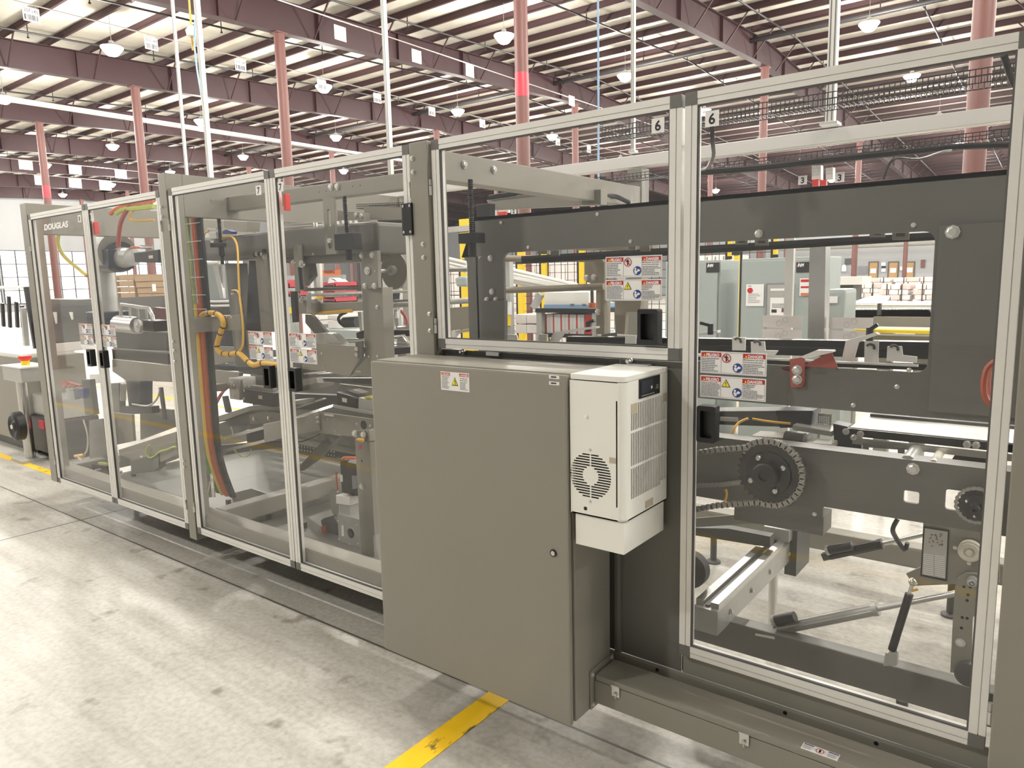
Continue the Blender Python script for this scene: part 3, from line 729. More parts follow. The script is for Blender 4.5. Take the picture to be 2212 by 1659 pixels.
# rounded corner and the side face with three tiers of upright slots
m = MB()
for i in range(6): m.add([(arc[i].x, arc[i].y, za), (arc[i+1].x, arc[i+1].y, za), (arc[i+1].x, arc[i+1].y, 1.303), (arc[i].x, arc[i].y, 1.303)], [(0, 1, 2, 3)])
m.build('corner_panel', 'white', ac, smooth=True)
holes = []
k = 22
for i in range(k):
    y = -.216+.0108*i
    tilt = lambda t: .028*t*0
    for z0, z1 in ((1.158, 1.236), (1.053, 1.151), (.953+(.012 if i > 17 else 0), 1.046)):
        zz1 = z1 if not (z1 > 1.2 and (i < 4 or i > 19)) else z1-.03
        holes.append((y-ya-r, y+.0066-ya-r, z0-za, zz1-za))
MB().rplate((xb, ya+r, za), (0,1,0), (0,0,1), yb-ya-r, 1.3035-za, holes, (-.003, 0, 0)).build('side_panel', 'white', ac)
MB().box(xa, xa+.003, ya+.003, yb, za, 1.301).box(xa, xb-.003, yb-.003, yb, za, 1.303).build('inner_panel', 'white', ac)
lid = [Vector((xa, ya, 1.3038)), Vector((xb-r, ya, 1.304))]+[Vector((p.x, p.y, 1.304)) for p in arc[1:]]+[Vector((xb, yb, 1.304)), Vector((xa, yb, 1.304))]
MB().ext(lid, (0, 0, .016)).build('lid', 'white', ac, bev=.002)
bot = [Vector((p.x, p.y, za)) for p in lid]
MB().ext(bot, (0, 0, .004)).build('base', 'white', ac)
MB().box(xa+.006, xb-.02, ya+.016, yb-.008, za+.01, 1.298).build('shade_core', 'black', ac)  # black box puts shade behind the slots
c = MB()
for i in range(30): c.box(xb-.0196, xb-.0165, -.22+.0081*i, -.2185+.0081*i, .95, 1.24)
c.build('coil', 'paint_dark', ac)  # slats coloured dark so the slots look shaded
MB().lathe((-1.111, ya, 1.194), (0,-1,0), [(0, .0062), (.003, .006), (.005, .003), (.005, 0)], n=14).build('plug', 'white', ac, smooth=True)
b = MB(); bolt(b, (-1.1, ya, 1.096), (0,-1,0), .0035, .003); bolt(b, (-1.101, ya, .938), (0,-1,0), .0035, .003); b.build('screw', 'zinc', ac)
# display
ds = MB().box(xb, xb+.003, -.170, -.037, 1.246, 1.303).build('display', 'black', ac, bev=.001)
MB().box(xb+.003, xb+.0045, -.162, -.085, 1.258, 1.296).build('screen', 'skin_dark_blue', ds)
MB().lathe((xb+.003, -.096, 1.272), (1,0,0), [(0, .005), (.002, .005), (.002, 0)], n=12).build('button', 'white', ds)
MB().box(xb+.003, xb+.0045, -.158, -.076, 1.2515, 1.254).build('trim_bar', 'castalu', ds)
greek(MB(), 0, .03, .012, 0, 0, 2, 3)
m = MB()
for i in range(3): m.box(xb+.003, xb+.0035, -.067+.002*i, -.046-.001*i, 1.263+.005*i, 1.265+.005*i)
m.build('logo_print', 'castalu', ds)
for (y0, y1, z0, z1) in ((-.217, -.178, 1.206, 1.237), (-.010, .019, 1.213, 1.240), (-.126, -.075, .902, .925)):
    MB().box(xb, xb+.0012, y0, y1, z0, z1).build('tape', 'beige_tape', ac)
MB().box(-1.034, -1.012, ya-.0012, ya, 1.066, 1.083).build('tape', 'beige_tape', ac)
MB().box(-1.157, -.990, -.249, .012, .793, .890).build('drip_box', 'white', ac, bev=.003)

# ------------------------------------------------------------------ wireway along the floor
ww_ = thing('wireway', 'long grey cable wireway with clips running along the machine base', 'cable duct', (-.4, -.07, .205))
MB().box(-1.165, .5, -.130, -.012, .205, .284).build('trough', 'paint', ww_, bev=.003)
MB().box(-1.160, .5, -.133, -.010, .287, .306).build('cover', 'paint', ww_, bev=.004)
MB().box(-1.155, .5, -.124, -.016, .284, .287).build('seal', 'black', ww_)
MB().box(-1.1715, -1.1655, -.152, -.002, .188, .322).build('flange', 'paint', ww_, bev=.002)
for y, z in ((-.142, .308), (-.016, .312), (-.142, .203)):
    bolt(MB(), (-1.1655, y, z), (1,0,0), .0055, .006).build('bolt', 'zinc', ww_)
for x in (-1.084, -.663, -.24):
    c = MB().box(x-.014, x+.014, -.1352, -.132, .256, .292).build('clip', 'zinc', ww_, bev=.001)
    MB().box(x-.015, x+.015, -.139, -.132, .290, .294).build('clip_lip', 'zinc', c)
    bolt(MB(), (x+.001, -.1352, .266), (0,-1,0), .006, .007).build('screw', 'steel', c)
    MB().cyl((x, -.1352, .250), (x, -.1352, .258), .003, 8).build('clip_stud', 'steel', c)
wl2 = MB().box(-.508, -.413, -.130, -.099, .306, .3068).build('warning_label', 'label', ww_)
for a in (-.505, -.441): MB().box(a, a+.026, -.1055, -.1015, .3068, .3071).build('header', 'blue', wl2)
MB().plate([(-.461+.011*math.cos(t*.4189), -.1145+.011*math.sin(t*.4189), .307) for t in range(15)], [[(-.461+.009*math.cos(t*.4189), -.1145+.009*math.sin(t*.4189), .307) for t in range(15)]], (0, 0, .0003)).build('prohibition_ring', 'red', wl2)
MB().box(-.4635, -.4585, -.121, -.108, .3068, .3074).build('figure', 'ink', wl2)
m = MB()
for a in (-.505, -.441):
    for i in range(4): m.box(a, a+.024-.004*(i % 2), -.1115-.0042*i, -.1100-.0042*i, .3068, .3070)
m.build('fine_print', 'ink_grey', wl2)
# ================================================================== INSIDE THE MACHINE: bays behind the 6 doors
def P(c, pts, y): return [q(c, a, b, y) for a, b in pts]
def slab(c, pts, y, th, mb=None): return (mb or MB()).ext(P(c, pts, y), (0, th, 0))
def one(mb, name, m, label, cat, group=None, smooth=False, bev=0): return tag(mb.build(name, m, smooth=smooth, bev=bev), label, cat, group)
def hexbolt(par, p, r=.007, d=(0,-1,0), m='zinc'): return bolt(MB(), p, d, r, r*.9).build('bolt', m, par)
def chain_run(par, path, pitch=.016, w=.011, h=.011, name='chain_link', mat_='chain', gap=.8):
    """roller chain: one shared link repeated along a path of points"""
    pts = [Vector(a) for a in path]; seg = [(pts[i+1]-pts[i]).length for i in range(len(pts)-1)]; L = sum(seg); n = int(L/pitch); src = None
    for k in range(n):
        d = (k+.5)*L/n; i = 0
        while i < len(seg)-1 and d > seg[i]: d -= seg[i]; i += 1
        t = (pts[i+1]-pts[i]).normalized(); c = pts[i]+t*d
        if src is None:
            m = MB()
            for s in (-1, 1): m.ext([(-pitch*gap, s*w/2, -h*.3), (-pitch*gap*.6, s*w/2, -h*.5), (0, s*w/2, -h*.32), (pitch*gap*.6, s*w/2, -h*.5), (pitch*gap, s*w/2, -h*.3), (pitch*gap, s*w/2, h*.3), (pitch*gap*.6, s*w/2, h*.5), (0, s*w/2, h*.32), (-pitch*gap*.6, s*w/2, h*.5), (-pitch*gap, s*w/2, h*.3)], (0, -s*w*.22, 0))
            m.cyl((0, -w*.55, 0), (0, w*.55, 0), h*.28, 8)
            src = bpy.data.meshes.new(name); src.from_pydata(m.v, [], m.f); src.materials.append(MATS[mat_])
        o = bpy.data.objects.new(name, src); col.objects.link(o); o.parent = par
        up = t.cross(Vector((0,1,0)))
        if up.length < 1e-3: up = Vector((0,0,1))
        up.normalize(); yv = up.cross(t)*1
        R_ = Matrix((t, yv, up)).transposed()
        o.rotation_mode = 'QUATERNION'; o.rotation_quaternion = R_.to_quaternion(); o.location = c-wloc(par); o['_w'] = tuple(c)
def arc_pts(c, r, a0, a1, n, y):
    return [Vector((c[0]+r*math.cos(a0+(a1-a0)*i/n), y, c[1]+r*math.sin(a0+(a1-a0)*i/n))) for i in range(n+1)]
def sprocket(name, label, cx, y, cz, r, teeth, nb, hub):
    t = thing(name, label, 'sprocket', (cx, y, cz-r))
    out = []
    for i in range(teeth*4):
        a = 2*math.pi*i/(teeth*4); rr = r*(1.03 if i % 4 in (1, 2) else .95); out.append(Vector((cx+rr*math.cos(a), y, cz+rr*math.sin(a))))
    MB().ext(out, (0, .008, 0)).build('toothed_wheel', 'blacksteel', t)
    MB().lathe((cx, y, cz), (0,-1,0), [(0, r*.74), (.006, r*.72), (.008, r*.5), (.008, 0)], n=28).build('disc', 'blacksteel', t, smooth=True)
    MB().lathe((cx, y-.008, cz), (0,-1,0), [(0, hub), (.03, hub*.96), (.034, hub*.85), (.034, hub*.4), (.026, hub*.38), (.026, 0)], n=24).build('hub', 'black', t, smooth=True)
    for k in range(nb):
        a = .5+2*math.pi*k/nb; MB().lathe((cx+r*.58*math.cos(a), y-.006, cz+r*.58*math.sin(a)), (0,-1,0), [(0, r*.1), (.010, r*.1), (.014, r*.075), (.016, 0)], n=14).build('bolt', 'steel', t, smooth=True)
    return t

# ---- side frame plate with its big windows
YP = .30
sf = thing('plate_assembly', 'dark grey steel side plate with rounded window openings inside the machine', 'machine frame', (-1.05, YP, 1.18))
x_l, x_r = -1.99, -.095
wl_ = q(cB, 620, 820, YP).x; wr_ = q(cC, 1665, 110, YP).x
zt_ = q(cB, 700, 812, YP).z; zb_ = q(cC, 1600, 990, YP).z
w1r = q(cB, 365, 1000, YP).x
MB().plate([(x_l, YP, 1.18), (x_r, YP, 1.18), (x_r, YP, 1.856), (x_l, YP, 1.856)],
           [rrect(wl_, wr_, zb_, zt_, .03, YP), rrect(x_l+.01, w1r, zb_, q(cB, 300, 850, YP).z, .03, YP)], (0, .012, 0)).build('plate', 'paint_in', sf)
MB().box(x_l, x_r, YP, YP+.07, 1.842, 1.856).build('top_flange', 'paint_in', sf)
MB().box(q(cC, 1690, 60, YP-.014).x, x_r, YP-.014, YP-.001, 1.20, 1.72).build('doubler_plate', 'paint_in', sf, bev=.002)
for c, a, b in ((cB, 530, 855), (cB, 540, 1095), (cB, 505, 1155), (cB, 570, 1155), (cB, 605, 600), (cB, 1295, 540), (cB, 1533, 735), (cB, 800, 778), (cC, 570, 128), (cC, 1528, 75), (cC, 1500, 972), (cC, 1425, 1075), (cC, 1155, 1190)):
    hexbolt(sf, q(c, a, b, YP-.001), .0055 if a > 600 else .010)
hexbolt(sf, q(cC, 1770, 118, YP-.016), .014)
# mounting feet of the plate's middle post
slab(cB, [(470, 1160), (630, 1160), (630, 1440), (475, 1440)], YP-.02, .02).build('post_plate', 'paint_in', sf)

# ---- lead screw hanging in the short door
def lead_screw(label, top, bot, blk, y, c):
    a = q(c, *top, y); b = q(c, *bot, y); t = thing('lead_screw', label, 'lead screw', (b.x, y, b.z))
    prof = []; L = (a-b).length; n = int(L/.008)
    for i in range(n): prof += [(i*L/n, .0085), ((i+.5)*L/n, .0115)]
    prof.append((L, .0085)); MB().lathe(b, a-b, prof, n=12).build('thread', 'black', t)
    x0, z1 = q(c, blk[0], blk[1], y).x, q(c, blk[0], blk[1], y).z; x1, z0 = q(c, blk[2], blk[3], y).x, q(c, blk[2], blk[3], y).z
    MB().box(x0, x1, y-.028, y+.028, z0, z1).build('nut_block', 'black', t, bev=.003)
    MB().cyl((b.x, y, z0-.05), (b.x, y, z0), .016, 12).build('nut', 'blacksteel', t, smooth=True)
    return t
lead_screw('black threaded lead screw hanging behind the short guard door', (385, 290), (400, 840), (330, 680, 460, 745), .2, cB)

# ---- guide tubes and beams in the short bay
def rod(label, c, a, b, ya, yb_, r, m='castalu', name='guide_tube', cat='tube', grp=None):
    return one(MB().cyl(q(c, *a, ya), q(c, *b, yb_), r, 14), name, m, label, cat, grp, smooth=True)
rod('upper pale guide tube crossing behind the short guard door', cB, (600, 858), (1345, 858), .8, .8, .0155, 'tan')
rod('lower pale guide tube crossing behind the short guard door', cB, (600, 1087), (1345, 1058), .8, .8, .0155, 'tan')
rod('short steel guide tube between the middle post and the side plate', cB, (205, 1168), (480, 1153), .5, .5, .0135)
rod('grey tube under the slanted rollers beside the middle post', cB, (205, 940), (370, 935), .9, .9, .012)
one(slab(cB, [(215, 1212), (555, 1188), (555, 1338), (228, 1376)], .36, .07), 'cross_beam', 'tan', 'brown-grey box beam below the short steel guide tube', 'beam', bev=.003)
one(slab(cB, [(500, 438), (985, 372), (1320, 362), (1320, 470), (530, 508)], 1.2, .06), 'cross_beam', 'paint', 'grey box beam topped with black cables at the rear of the short bay', 'beam', bev=.003)
for k, o in enumerate((0, 9, 17)):
    cord([q(cB, 520, 428-o, 1.19), q(cB, 700, 398-o, 1.18), q(cB, 900, 372-o, 1.18), q(cB, 1100, 340-o*2, 1.19), q(cB, 1230, 330+o*3, 1.2), q(cB, 1330, 390+o, 1.3), q(cB, 1430, 405+o, 1.4), q(cB, 1530, 450+o, 1.45)], .007, 'black', 'black cable looped over the grey rear beam', 'cable')['group'] = 'cables over the rear beam'
for k, o in enumerate((0, 12, 24, 34)):
    cord([q(cB, 178, 232+o, .25), q(cB, 300, 222+o*.8, .35), q(cB, 420, 236+o*.7, .5), q(cB, 560, 262+o*.4, .7), q(cB, 700, 300+o*.3, .9)], .006, 'black', 'black cable clipped along the header above the lead screw', 'cable')['group'] = 'cables along the header'
for a, b in ((390, 183), (437, 212)): hexbolt(fr, (-1.952, q(cB, a, b, .5).y-.3+(a-390)*.004, 2.055), .012, (1,0,0), 'steel')
one(slab(cB, [(430, 470), (520, 460), (520, 560), (430, 565)], .9, .05), 'motor', 'blacksteel', 'black motor block on the side plate top beside the 2 tags', 'motor', bev=.004)

# ---- rear of the enclosure: pale top beam, door uprights, tags
rb = thing('rear_guard', 'pale top beam and uprights of the rear guard doors', 'machine frame', (-2.9, 1.74, 2.2))
zr = at(1820, 291, y=1.72).z
MB().box(-5.9, .1, 1.72, 1.785, zr-.03, zr+.035).build('top_beam', 'alu', rb, bev=.003)
MB().box(-5.9, .1, 1.72, 1.76, 1.93, 1.965).build('rear_rail', 'alu', rb)
for x in (-5.0, -4.1, -3.0, -2.1, -1.14, -.2): MB().box(x-.02, x+.02, 1.725, 1.755, .32, 1.93).build('upright', 'alu', rb)
def rear_tag(c, x0, z0, x1, z1, n):
    a = q(c, x0, z0, 1.715); b = q(c, x1, z1, 1.715)
    t = MB().box(a.x, b.x, 1.715, 1.717, b.z, a.z).build('number_tag', 'label', rb)
    text(MB(), n, ((a.x+b.x)/2, 1.7145, b.z+(a.z-b.z)*.17), (a.z-b.z)*.9, align='C', bold=.0012).build('numeral', 'ink', t, fix=False)
cN = crop(1440, 0, 2.865)
rear_tag(cN, 815, 1090, 867, 1140, '3'); rear_tag(cN, 1043, 1070, 1098, 1126, '3'); rear_tag(cB, 540, 514, 571, 547, '2'); rear_tag(cB, 676, 500, 714, 536, '2')
slab(cN, [(900, 1112), (940, 1108), (940, 1150), (900, 1152)], 1.70, .02).build('interlock', 'brightred', rb); slab(cN, [(950, 1115), (988, 1112), (988, 1146), (950, 1148)], 1.70, .02).build('interlock', 'brightred', rb)
slab(cN, [(898, 1025), (955, 1022), (955, 1110), (898, 1114)], 1.705, .04).build('latch_post', 'alu', rb); slab(cN, [(985, 1040), (1030, 1035), (1030, 1105), (985, 1110)], 1.705, .04).build('latch_post', 'alu', rb)
slab(cB, [(584, 524), (636, 520), (636, 546), (584, 550)], 1.70, .02).build('interlock', 'brightred', rb)
slab(cB, [(584, 512), (658, 508), (658, 528), (584, 532)], 1.71, .02).build('latch_post', 'alu', rb)
# rear upright post of bare steel and the faint labels on the rear doors
one(slab(cC, [(885, 190), (985, 192), (975, 790), (870, 782)], 1.66, .09), 'rear_post', 'steel', 'broad bare steel post on the rear side seen through the side plate window', 'post', bev=.004)
for c, x0, z0, x1, z1 in ((cC, 595, 635, 838, 712), (cC, 590, 718, 835, 790), (cC, 1005, 645, 1275, 720), (cC, 1003, 728, 1270, 795)):
    a = q(c, x0, z0, 1.71); b = q(c, x1, z1, 1.71)
    t = MB().box(a.x, b.x, 1.71, 1.712, b.z, a.z).build('label_back', 'bag_white', rb)
    for k in (.42, .58): MB().plate(circle((a.x+(b.x-a.x)*k, 1.7095, b.z+(a.z-b.z)*(.35 if k < .5 else .65)), .014, 16), [circle((a.x+(b.x-a.x)*k, 1.7095, b.z+(a.z-b.z)*(.35 if k < .5 else .65)), .0125, 16)], (0, .0004, 0)).build('ring_print', 'castalu', t)
# wire-mesh cable trays
def basket(label, c, a, b, y, h, n):
    p0 = q(c, *a, y); p1 = q(c, *b, y); t = thing('wire_tray', label, 'cable tray', ((p0.x+p1.x)/2, y, min(p0.z, p1.z)))
    for dz in (0, h/2, h):
        for dy in (0, .1):
            if dy and dz == h/2: continue
            MB().cyl((p0.x, y+dy, p0.z+dz), (p1.x, y+dy, p1.z+dz), .002, 5).build('long_wire', 'blacksteel', t)
    src = MB().tube([(p0.x, y, p0.z+h), (p0.x, y, p0.z), (p0.x, y+.1, p0.z), (p0.x, y+.1, p0.z+h)], .0018, 5, smooth=0).build('cross_wire', 'blacksteel', t)
    for i in range(1, n):
        k = i/n; o = bpy.data.objects.new('cross_wire', src.data); col.objects.link(o); o.parent = t; o.location = ((p1.x-p0.x)*k, 0, (p1.z-p0.z)*k)
basket('wire mesh cable tray running just under the door tops', cN, (-400, 855), (2180, 478), .9, .045, 90)
basket('wire mesh cable tray lying along the pale rear beam', cN, (-450, 1135), (2160, 838), 1.6, .03, 80)
for k in range(2):
    cord([q(cN, 200, 1060+k*14, 1.5), q(cN, 560, 1035+k*12, 1.5), q(cN, 1000, 985+k*12, 1.5), q(cN, 1500, 935+k*8, 1.5), q(cN, 1800, 905+k*6, 1.5), q(cN, 2140, 895+k*6, 1.5)], .011, 'black', 'black cable tied under the rear wire tray', 'cable')['group'] = 'cables under the rear tray'
cord([q(cN, 280, 760, .05), q(cN, 285, 880, .12), q(cN, 290, 960, .4), q(cN, 255, 1035, .8), q(cN, 215, 1050, 1.2)], .007, 'black', 'black cable drooping behind the 6 tag', 'cable')
cord([q(cN, 1340, 1110, .9), q(cN, 1370, 1030, .9), q(cN, 1420, 980, .9), q(cN, 1560, 985, 1.0), q(cN, 1700, 940, 1.2), q(cN, 1760, 930, 1.4)], .005, 'black', 'thin black cable rising from the side plate to the rear tray', 'cable')
cord([q(cN, 2085, 340, .1), q(cN, 2105, 400, .12), q(cN, 2120, 450, .15), q(cN, 2150, 520, .2)], .008, 'black', 'short black cable in the upper corner by the right-hand stile', 'cable')

# ---- upper rail hanging in the window
ur = thing('upper_rail', 'dark brush rail with grey slotted brackets along the window top', 'rail', (-1.2, .55, 1.66))
slab(cC, [(-900, 268), (1665, 118), (1665, 160), (-900, 300)], .55, .05).build('rail', 'paint_dark', ur)
slab(cC, [(-900, 285), (1660, 150), (1660, 168), (-900, 315)], .545, .03).build('brush', 'blacksteel', ur)
for a, b, d, e in ((425, 500, 165, 195), (545, 628, 160, 202), (1255, 1350, 108, 150), (1395, 1500, 108, 166)):
    o = slab(cC, [(a, d+2), (b, d), (b, e), (a, e+2)], .535, .008).build('bracket', 'paint', ur, bev=.001)
    slab(cC, [(a+.25*(b-a), d+.3*(e-d)), (a+.75*(b-a), d+.3*(e-d)), (a+.75*(b-a), d+.65*(e-d)), (a+.25*(b-a), d+.65*(e-d))], .532, .003).build('slot', 'paint_dark', o)
for a, b, d, e in ((865, 935, 800, 825), (960, 1020, 798, 835), (1515, 1570, 765, 800), (1600, 1670, 760, 806)):
    o = slab(cB, [(a, d+2), (b, d), (b, e), (a, e+2)], .535, .008).build('bracket', 'paint', ur, bev=.001)

# ---- lower black conveyor in the window
lc = thing('case_conveyor', 'black side conveyor with brush rails and silver brackets below the window', 'conveyor', (-1.1, .55, 1.2))
slab(cC, [(-620, 765), (1625, 800), (1622, 850), (-620, 800)], .62, .06).build('upper_belt', 'blacksteel', lc)
slab(cC, [(-620, 800), (1622, 850), (1618, 905), (-620, 845)], .60, .05).build('brush', 'rubber', lc)
slab(cC, [(-620, 862), (1610, 940), (1608, 975), (-620, 890)], .50, .03).build('lower_belt', 'black', lc)
slab(cC, [(170, 876), (700, 902), (700, 914), (170, 888)], .44, .012).build('guide_strip', 'alu', lc); slab(cC, [(700, 903), (1555, 940), (1555, 953), (700, 915)], .44, .012).build('guide_strip', 'alu', lc)
for pts in ([(405, 768), (487, 770), (485, 852), (405, 850)], [(520, 798), (605, 796), (610, 850), (690, 852), (665, 885), (522, 872)], [(1225, 788), (1312, 790), (1308, 932), (1222, 928)], [(1365, 826), (1455, 826), (1462, 880), (1550, 890), (1545, 928), (1360, 915)]):
    o = slab(cC, pts, .47, .008).build('bracket', 'alu', lc, bev=.001)
    cx = sum(p[0] for p in pts[:3])/3-8; cz = sum(p[1] for p in pts[:3])/3
    pc = q(cC, cx-10, cz-5, .468); MB().tube([pc+Vector((-.012, 0, .004)), pc+Vector((-.004, 0, .010)), pc+Vector((.008, 0, .006)), pc+Vector((.010, 0, -.006))], .004, 6).build('slot', 'paint_dark', o)
for pts in ([(640, 1400), (715, 1405), (725, 1445), (640, 1440)], [(875, 1398), (935, 1400), (930, 1462), (872, 1460)], [(1495, 1405), (1572, 1408), (1568, 1470), (1492, 1468)]):
    slab(cB, pts, .47, .008).build('bracket', 'alu', lc, bev=.001)
slab(cC, [(1108, 792), (1190, 800), (1155, 922), (1082, 915)], .42, .006).build('arm', 'alu', lc)
slab(cC, [(1108, 792), (1290, 740), (1312, 752), (1190, 800)], .42, .03).build('arm_top', 'alu', lc)
slab(cB, [(980, 1390), (1060, 1392), (1010, 1462), (945, 1460)], .42, .006).build('arm', 'alu', lc)
slab(cB, [(980, 1388), (1200, 1352), (1285, 1345), (1285, 1358), (1060, 1392)], .42, .03).build('arm_top', 'alu', lc)
slab(cB, [(228, 1380), (560, 1340), (575, 1352), (290, 1395), (255, 1440), (228, 1440)], .40, .02).build('arm_top', 'alu', lc)
def lever(c, pts, y):
    t = MB().bar(q(c, *pts[0], y), q(c, *pts[1], y), .016, .012).build('clamp_lever', 'black', lc, bev=.002)
    p = q(c, *pts[1], y); MB().cyl(p+Vector((0, 0, .006)), p+Vector((0, 0, -.035)), .011, 12).build('lever_hub', 'black', t, smooth=True)
lever(cC, ((1308, 690), (1258, 722)), .44); lever(cC, ((210, 680), (272, 696)), .6); lever(cB, ((1275, 1300), (1230, 1320)), .44)
slab(cC, [(170, 748), (315, 726), (316, 742), (172, 765)], .6, .03).build('arm_top', 'alu', lc)
# dull red clamp on the plate
rc = thing('clamp_bracket', 'dull red clamp bracket bolted below the window edge', 'bracket', tuple(q(cC, 810, 1085, .28)))
slab(cC, [(762, 905), (852, 890), (850, 1058), (835, 1078), (770, 1078), (765, 1060)], .285, .01).build('plate', 'cable_red', rc)
slab(cC, [(850, 940), (1020, 858), (1062, 965), (1045, 995), (940, 1012), (720, 975), (705, 955)], .30, .004).build('arm', 'cable_red', rc)
slab(cC, [(828, 890), (925, 850), (1025, 852), (1030, 862), (860, 905)], .27, .035).build('top_bar', 'alu', rc)
for z in (972, 1030): hexbolt(rc, q(cC, 808, z, .284), .012)

# ---- drive beam, sprockets and chain
YB = .20
db = thing('drive_beam', 'grey steel drive beam behind the large chain sprocket', 'beam', (-.55, YB, .86))
hx0, hz1 = q(cE, 1468, 510, YB).x, q(cE, 1468, 512, YB).z; hx1, hz0 = q(cE, 1566, 510, YB).x, q(cE, 1566, 602, YB).z
sx0, sz1 = q(cE, 1728, 505, YB).x, q(cE, 1728, 505, YB).z; sz0 = q(cE, 1728, 632, YB).z
MB().plate([(-1.0, YB, .862), (-.556, YB, .862), (-.556, YB, .897), (-.095, YB, .897), (-.095, YB, 1.073), (-1.0, YB, 1.073)],
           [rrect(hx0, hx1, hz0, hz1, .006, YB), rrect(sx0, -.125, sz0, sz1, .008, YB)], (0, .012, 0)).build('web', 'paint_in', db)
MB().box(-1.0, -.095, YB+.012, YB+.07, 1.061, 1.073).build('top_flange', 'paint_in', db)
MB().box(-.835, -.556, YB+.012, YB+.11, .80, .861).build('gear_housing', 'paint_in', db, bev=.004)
hexbolt(db, q(cE, 1525, 380, YB), .013); hexbolt(db, q(cE, 915, 660, YB), .005)
scx, scz = -.699, .997
sprocket('sprocket', 'large black sprocket with four bright bolts', scx, .125, scz, .094, 30, 4, .040)
s2 = q(cE, 1905, 608, .15)
sprocket('sprocket', 'small black sprocket half hidden by the right-hand stile', s2.x+.004, .15, s2.z, .042, 18, 3, .012)
ch = thing('drive_chain', 'roller chain wrapped around the large sprocket', 'chain', (-.8, .13, .83))
r_ = .100
chain_run(ch, [Vector((-1.06, .129, 1.018)), Vector((-.93, .129, 1.03)), Vector((-.86, .129, 1.05))]+arc_pts((scx, scz), r_, math.radians(135), math.radians(-105), 26, .129)+[Vector((-.86, .129, .866)), Vector((-1.06, .129, .795))], .0175, .013, .019, gap=.62)
ch2 = thing('drive_chain', 'roller chain disappearing behind the sprocket hub', 'chain', (-.85, .17, .9))
chain_run(ch2, [Vector((-1.06, .17, .885)), q(cE, 330, 480, .17), q(cE, 470, 462, .17)], .0145, .011, .015, gap=.62)
ch3 = thing('drive_chain', 'roller chain on the small sprocket by the right-hand stile', 'chain', (s2.x, .154, s2.z-.05))
chain_run(ch3, arc_pts((s2.x+.004, s2.z), .046, math.radians(40), math.radians(330), 20, .154), .012, .009, .009)
# gear and motor clutter above the beam
mt = thing('gearmotor', 'dark gearmotor and control boxes above the drive beam', 'motor', (-.8, .45, 1.05))
slab(cE, [(150, 25), (900, 20), (900, 115), (700, 120), (150, 100)], .60, .1).build('guard_box', 'paint_dark', mt)
slab(cE, [(670, 20), (905, 20), (890, 125), (700, 128)], .5, .09).build('motor_body', 'skin_dark_blue', mt, bev=.004)
slab(cE, [(780, 110), (1020, 150), (1020, 180), (780, 140)], .45, .1).build('motor_plate', 'castalu', mt)
slab(cE, [(520, 175), (735, 190), (735, 245), (520, 222)], .33, .1).build('terminal_box', 'paint', mt, bev=.004)
slab(cE, [(550, 180), (620, 184), (620, 205), (550, 202)], .329, .001).build('name_plate', 'alu', mt); slab(cE, [(888, 222), (952, 228), (952, 246), (888, 240)], .329, .001).build('name_plate', 'alu', mt)
slab(cE, [(850, 215), (1020, 232), (1020, 262), (850, 245)], .33, .08).build('terminal_box', 'paint', mt, bev=.004)
MB().cyl(q(cE, 735, 200, .34), q(cE, 855, 215, .34), .03, 18).build('motor_end', 'blacksteel', mt, smooth=True)
slab(cE, [(330, 190), (160, 175), (160, 240), (330, 250)], .30, .05).build('guard_box', 'paint', mt)
for a, b in (((160, 32), (205, 40)), ((160, 48), (205, 55))): MB().cyl(q(cE, *a, .5), q(cE, *b, .5), .005, 6).build('tube', 'castalu', mt)
MB().cyl(q(cE, 335, 70, .5), q(cE, 440, 75, .5), .008, 8).build('tube', 'castalu', mt)
cord([q(cE, 400, 195, .32), q(cE, 420, 130, .33), q(cE, 450, 92, .35), q(cE, 505, 68, .36)], .0045, 'cable_yellow', 'yellow wire curving up from the drive beam', 'cable')
cord([q(cE, 530, 70, .4), q(cE, 640, 88, .42), q(cE, 768, 100, .44)], .0045, 'cable_yellow', 'yellow wire lying along the dark gearmotor', 'cable')
cord([q(cE, 365, 505, .17), q(cE, 372, 540, .17), q(cE, 355, 590, .16), q(cE, 330, 600, .16)], .0045, 'cable_yellow', 'short yellow wire end under the chain', 'cable')
m = MB().rplate(q(cE, 935, 105, .55), (1,0,0), (0,0,1), .045, .04, [(.004+.006*i, .007+.006*i, .003+.006*j, .006+.006*j) for i in range(6) for j in range(5)], (0, .002, 0))
one(m, 'mesh_guard', 'castalu', 'small perforated metal guard beside the dark motor', 'guard')
# pale conveyor table at the right
cv = thing('infeed_conveyor', 'conveyor with white belt beside the perforated guard', 'conveyor', (-.2, .55, 1.0))
MB().box(-.545, .3, .45, .67, 1.09, 1.10).build('belt', 'white', cv)
MB().box(-.55, .3, .435, .45, 1.074, 1.098).build('edge_rail', 'blacksteel', cv); MB().box(-.53, .3, .42, .436, 1.052, 1.07).build('side_rail', 'steel', cv)
MB().box(-.53, .3, .67, .69, 1.075, 1.11).build('edge_rail', 'paint_dark', cv)
for a, b in ((1110, 150), (1160, 185), (1200, 165), (1860, 230), (1915, 235)): hexbolt(cv, q(cE, a, b, .419), .0085)
o = MB().plate([q(cE, 1215, 215, .4), q(cE, 1472, 250, .4), q(cE, 1472, 318, .4), q(cE, 1215, 290, .4)], [[q(cE, 1250, 248, .4), q(cE, 1430, 262, .4), q(cE, 1430, 285, .4), q(cE, 1250, 272, .4)]], (0, .006, 0)).build('bracket', 'paint_in', cv)
MB().cyl(q(cE, 1560, 250, .5), q(cE, 1490, 340, .22), .02, 14).build('roller', 'castalu', cv, smooth=True)
MB().cyl(q(cE, 1700, 270, .5), q(cE, 1650, 350, .22), .012, 14).build('roller', 'cream', cv, smooth=True)
